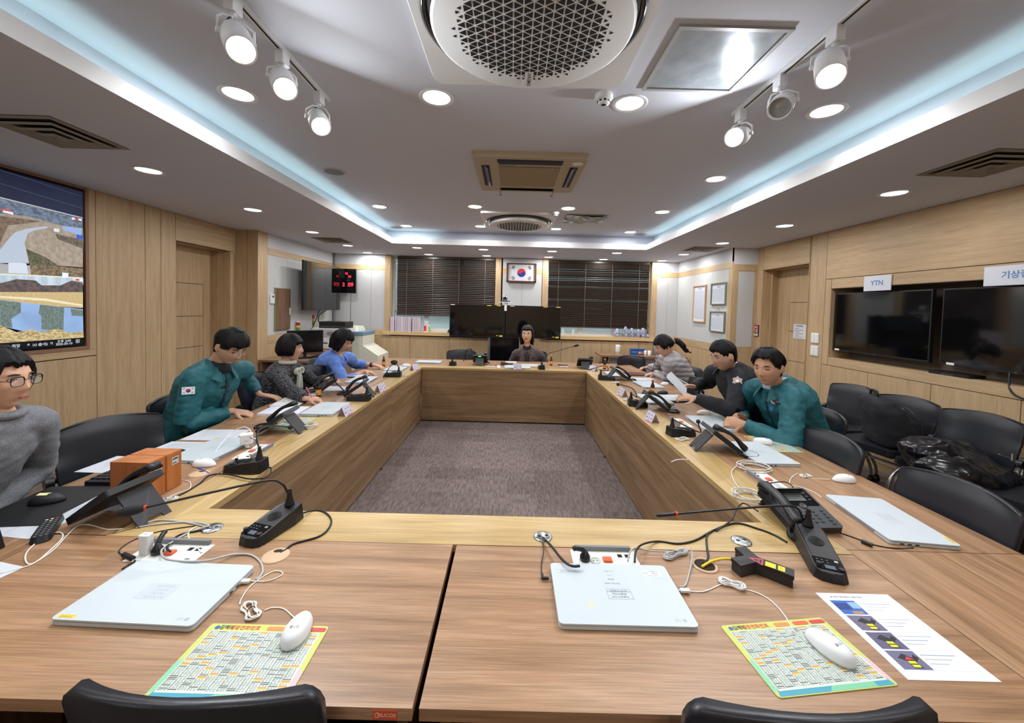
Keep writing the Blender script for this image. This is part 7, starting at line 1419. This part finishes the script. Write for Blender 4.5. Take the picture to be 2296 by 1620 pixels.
# ---- side table at the right of the far wall
e = empty('side_table', 'brown folding table with a perforated grey panel at the far right', 'table', (2.47, 7.55, 0)); mb = MB(); mb.box(-.78, .84, -.25, .30, .69, .72, wood('side_walnut', '7c5c46', '8e6c54', 'a07c62', 'x', 1, .4, .2)); mb.build('tabletop', e, .002)
mb = MB(); mb.box(-.58, .62, -.08, -.07, .30, .66, mat('a9abae', .5)); mb.build('modesty_panel', e); mb = MB()
for i in range(24):
    for j in range(6): mb.box(-.54+.048*i, -.525+.048*i, -.083, -.08, .34+.05*j, .352+.05*j, '4a4d52')
mb.build('perforations', e)
for sx in (-.64, .68): mb = MB(); mb.box(sx-.02, sx+.02, -.18, .24, .62, .69, 'blk'); mb.tube([(sx, -.14, .66), (sx, -.1, .3), (sx, -.18, .03)], .016, 'blk', 8); mb.tube([(sx, .18, .66), (sx, .14, .3), (sx, .24, .03)], .016, 'blk', 8); mb.box(sx-.02, sx+.02, -.22, .28, 0, .03, 'blk'); mb.build('leg', e)
def std(px, py, Y=7.52): p = ony(px, py, Y); return (p.x, Y, .7205)
e = empty('tumbler', 'white tumbler with a handle loop on the far side table', 'tumbler', std(1385, 783)); mb = MB(); mb.lathe([(.038, .04), (.042, .05), (.042, .165), (.036, .18), (.001, .185)], 'white', n=20); mb.build('body', e); mb = MB(); mb.lathe([(.036, 0), (.036, .042), (.001, .042)], mat('c8b8a4', .1, alpha=.6), n=20, caps=False); mb.build('base', e); mb = MB(); mb.tube([(.04, 0, .16), (.062, 0, .15), (.06, 0, .13)], .006, 'white', 6, 3); mb.build('handle', e)
e = empty('snack_box', 'blue printed box on the far side table', 'box', std(1429, 786)); mb = MB(); mb.box(-.135, .135, -.04, .04, 0, .115, mat('1f4f9a', .4)); mb.build('carton', e, .002); mb = MB(); mb.text('COFFEE', (-.03, -.0405, .08), (1, 0, 0), (0, 0, 1), .03, 'c8d8f0') if False else None
mb.box(.0, .12, -.042, -.04, .02, .07, 'a87a5a'); mb.box(.02, .05, -.043, -.041, .03, .06, 'e8e0d0'); mb.box(-.12, -.02, -.042, -.04, .05, .065, '7fa8d8'); mb.build('print', e)
for k, px in enumerate((1446, 1456)): mb = MB(); mb.lathe([(.024, 0), (.032, .09), (.030, .09), (.022, .004), (.001, .004)], 'white', n=18, caps=False); o = mb.build('paper_cup'); o.location = std(px, 786, 7.5-.03*k); tag(o, ('left' if k == 0 else 'right')+' white paper cup beside the blue box on the far side table', 'cup')
e = empty('electric_kettle', 'tall steel and black kettle behind the quilted-jacket woman', 'kettle', std(1472, 786, 7.6)); mb = MB(); mb.lathe([(.075, 0), (.08, .02), (.072, .22), (.05, .25), (.001, .26)], 'silver', n=24); mb.build('body', e); mb = MB(); mb.tube([(.06, -.03, .22), (.13, -.04, .2), (.12, -.04, .05), (.07, -.03, .03)], .012, 'blk', 8, 4); mb.build('handle', e)
mb = MB(); mb.cyl((0, 0, .004), (.05, .02, .004), .004, mat('7a4a2a', .5), n=8); o = mb.build('pen'); o.location = std(1396, 788, 7.45); tag(o, 'brown pen lying on the far side table', 'pen')
e = empty('waste_bin', 'black bin with hanging bags at the left leg of the far side table', 'bin', (1.72, 7.15, 0)); mb = MB(); mb.prism(rrect(-.11, .11, -.09, .09, .02), 0, .46, 'blk2', 1.08); mb.build('bin', e, .003); mb = MB(); mb.prism(rrect(-.10, .10, -.08, .08, .02), .46, .60, 'blk', .9); mb.build('bag', e, .01)
# ---- bags and coat
e = empty('handbag', 'black handbag with two thin upright handles on the far chair', 'handbag', (-.62, 5.98, .487)); mb = MB(); mb.prism(rrect(-.17, .17, -.06, .06, .03), 0, .22, 'leather', .92); mb.build('body', e, .01)
for s in (-1, 1): mb = MB(); mb.tube([(-.08+.02*s, s*.05, .2), (-.075, s*.045, .32), (-.04, s*.03, .42), (.02, s*.03, .42), (.06, s*.045, .32), (.07+.02*s, s*.05, .2)], .006, 'blk', 8, 5); mb.build('handle', e)
def lump(name, lb, cat, loc, rz, parts, m, vox=.012, amp=.02, fr_=7, amp2=.008):
    mb = MB()
    for c, r_ in parts: mb.ball(c, r_, m, 18, 12)
    e = fuse(mb, name, None, vox, 2, lambda co, n: amp*_n.noise(co*fr_)+amp2*abs(_n.noise(Vector((co.x*16, co.y*6, co.z*16)))), M.get(m) or mat(m)); e.location = loc; e.rotation_euler = (0, 0, rz); return tag(e, lb, cat)
mb = MB(); R = []
for z, w, d, oy in ((0, .17, .09, .0), (.02, .205, .12, -.01), (.10, .215, .135, -.02), (.20, .21, .12, -.0), (.30, .195, .10, .03), (.37, .16, .075, .05), (.405, .10, .045, .06), (.41, .04, .02, .06)):
    R.append([(w*math.copysign(abs(math.cos(t))**.6, math.cos(t)), oy+d*math.copysign(abs(math.sin(t))**.6, math.sin(t)), z) for t in [2*PI*q/32 for q in range(32)]])
mb.rings(R, 'fabric')
R = [[(w*math.copysign(abs(math.cos(t))**.6, math.cos(t)), -.11+d*math.copysign(abs(math.sin(t))**.6, math.sin(t)), z) for t in [2*PI*q/32 for q in range(32)]] for z, w, d in ((.02, .13, .05), (.05, .16, .07), (.15, .16, .065), (.20, .14, .04), (.21, .08, .02))]
mb.rings(R, 'fabric'); bp = fuse(mb, 'backpack', None, .011, 3, lambda co, n: .008*_n.noise(co*9)+.004*abs(_n.noise(Vector((co.x*12, co.y*12, co.z*26)))), M['fabric']); bp.location = (3.25, 3.33, .49); bp.rotation_euler = (-.12, 0, 1.3); tag(bp, 'large black backpack leaning on a spare chair at the right wall', 'backpack')
mb = MB(); mb.tube([(-.05, .06, .39), (-.04, .06, .45), (.04, .06, .45), (.05, .06, .39)], .009, 'blk', 8, 4); mb.build('handle', bp); mb = MB(); mb.tube([(-.15, -.04, .33), (-.2, -.14, .22), (-.2, -.13, .08)], .014, 'blk2', 6, 4, flat=.3); mb.build('strap', bp)
mb = MB(); mb.tube([(-.15, -.14, .25), (0, -.15, .30), (.15, -.14, .25)], .003, 'dgrey', 5, 4); mb.build('zip', bp)
shiny = noisy('shiny_black_nylon', '0d0e12', '17181e', 12, .22, .3); M['shiny'] = shiny
ct = lump('padded_coat', 'shiny black padded coat heaped on a spare chair at the right wall', 'coat', (3.16, 2.76, .47), .35, [((0, 0, .08), (.27, .24, .11)), ((-.12, .07, .15), (.17, .15, .09)), ((.10, .03, .12), (.19, .17, .10)), ((-.20, -.05, .05), (.14, .16, .10)), ((.02, -.17, .03), (.24, .12, .10)), ((.17, -.16, -.03), (.16, .13, .13))], 'shiny', .012, .03, 5, .012)
mb = MB(); mb.tube([(.05, -.2, .2), (.12, -.25, .16), (.16, -.27, .05)], .0025, 'silver', 5, 4); mb.cbox((.10, -.245, .19), (.012, .006, .045), mat('e8d8b0', .2, .6)); mb.build('zip', ct)
bpy.data.scenes.remove(TMP)
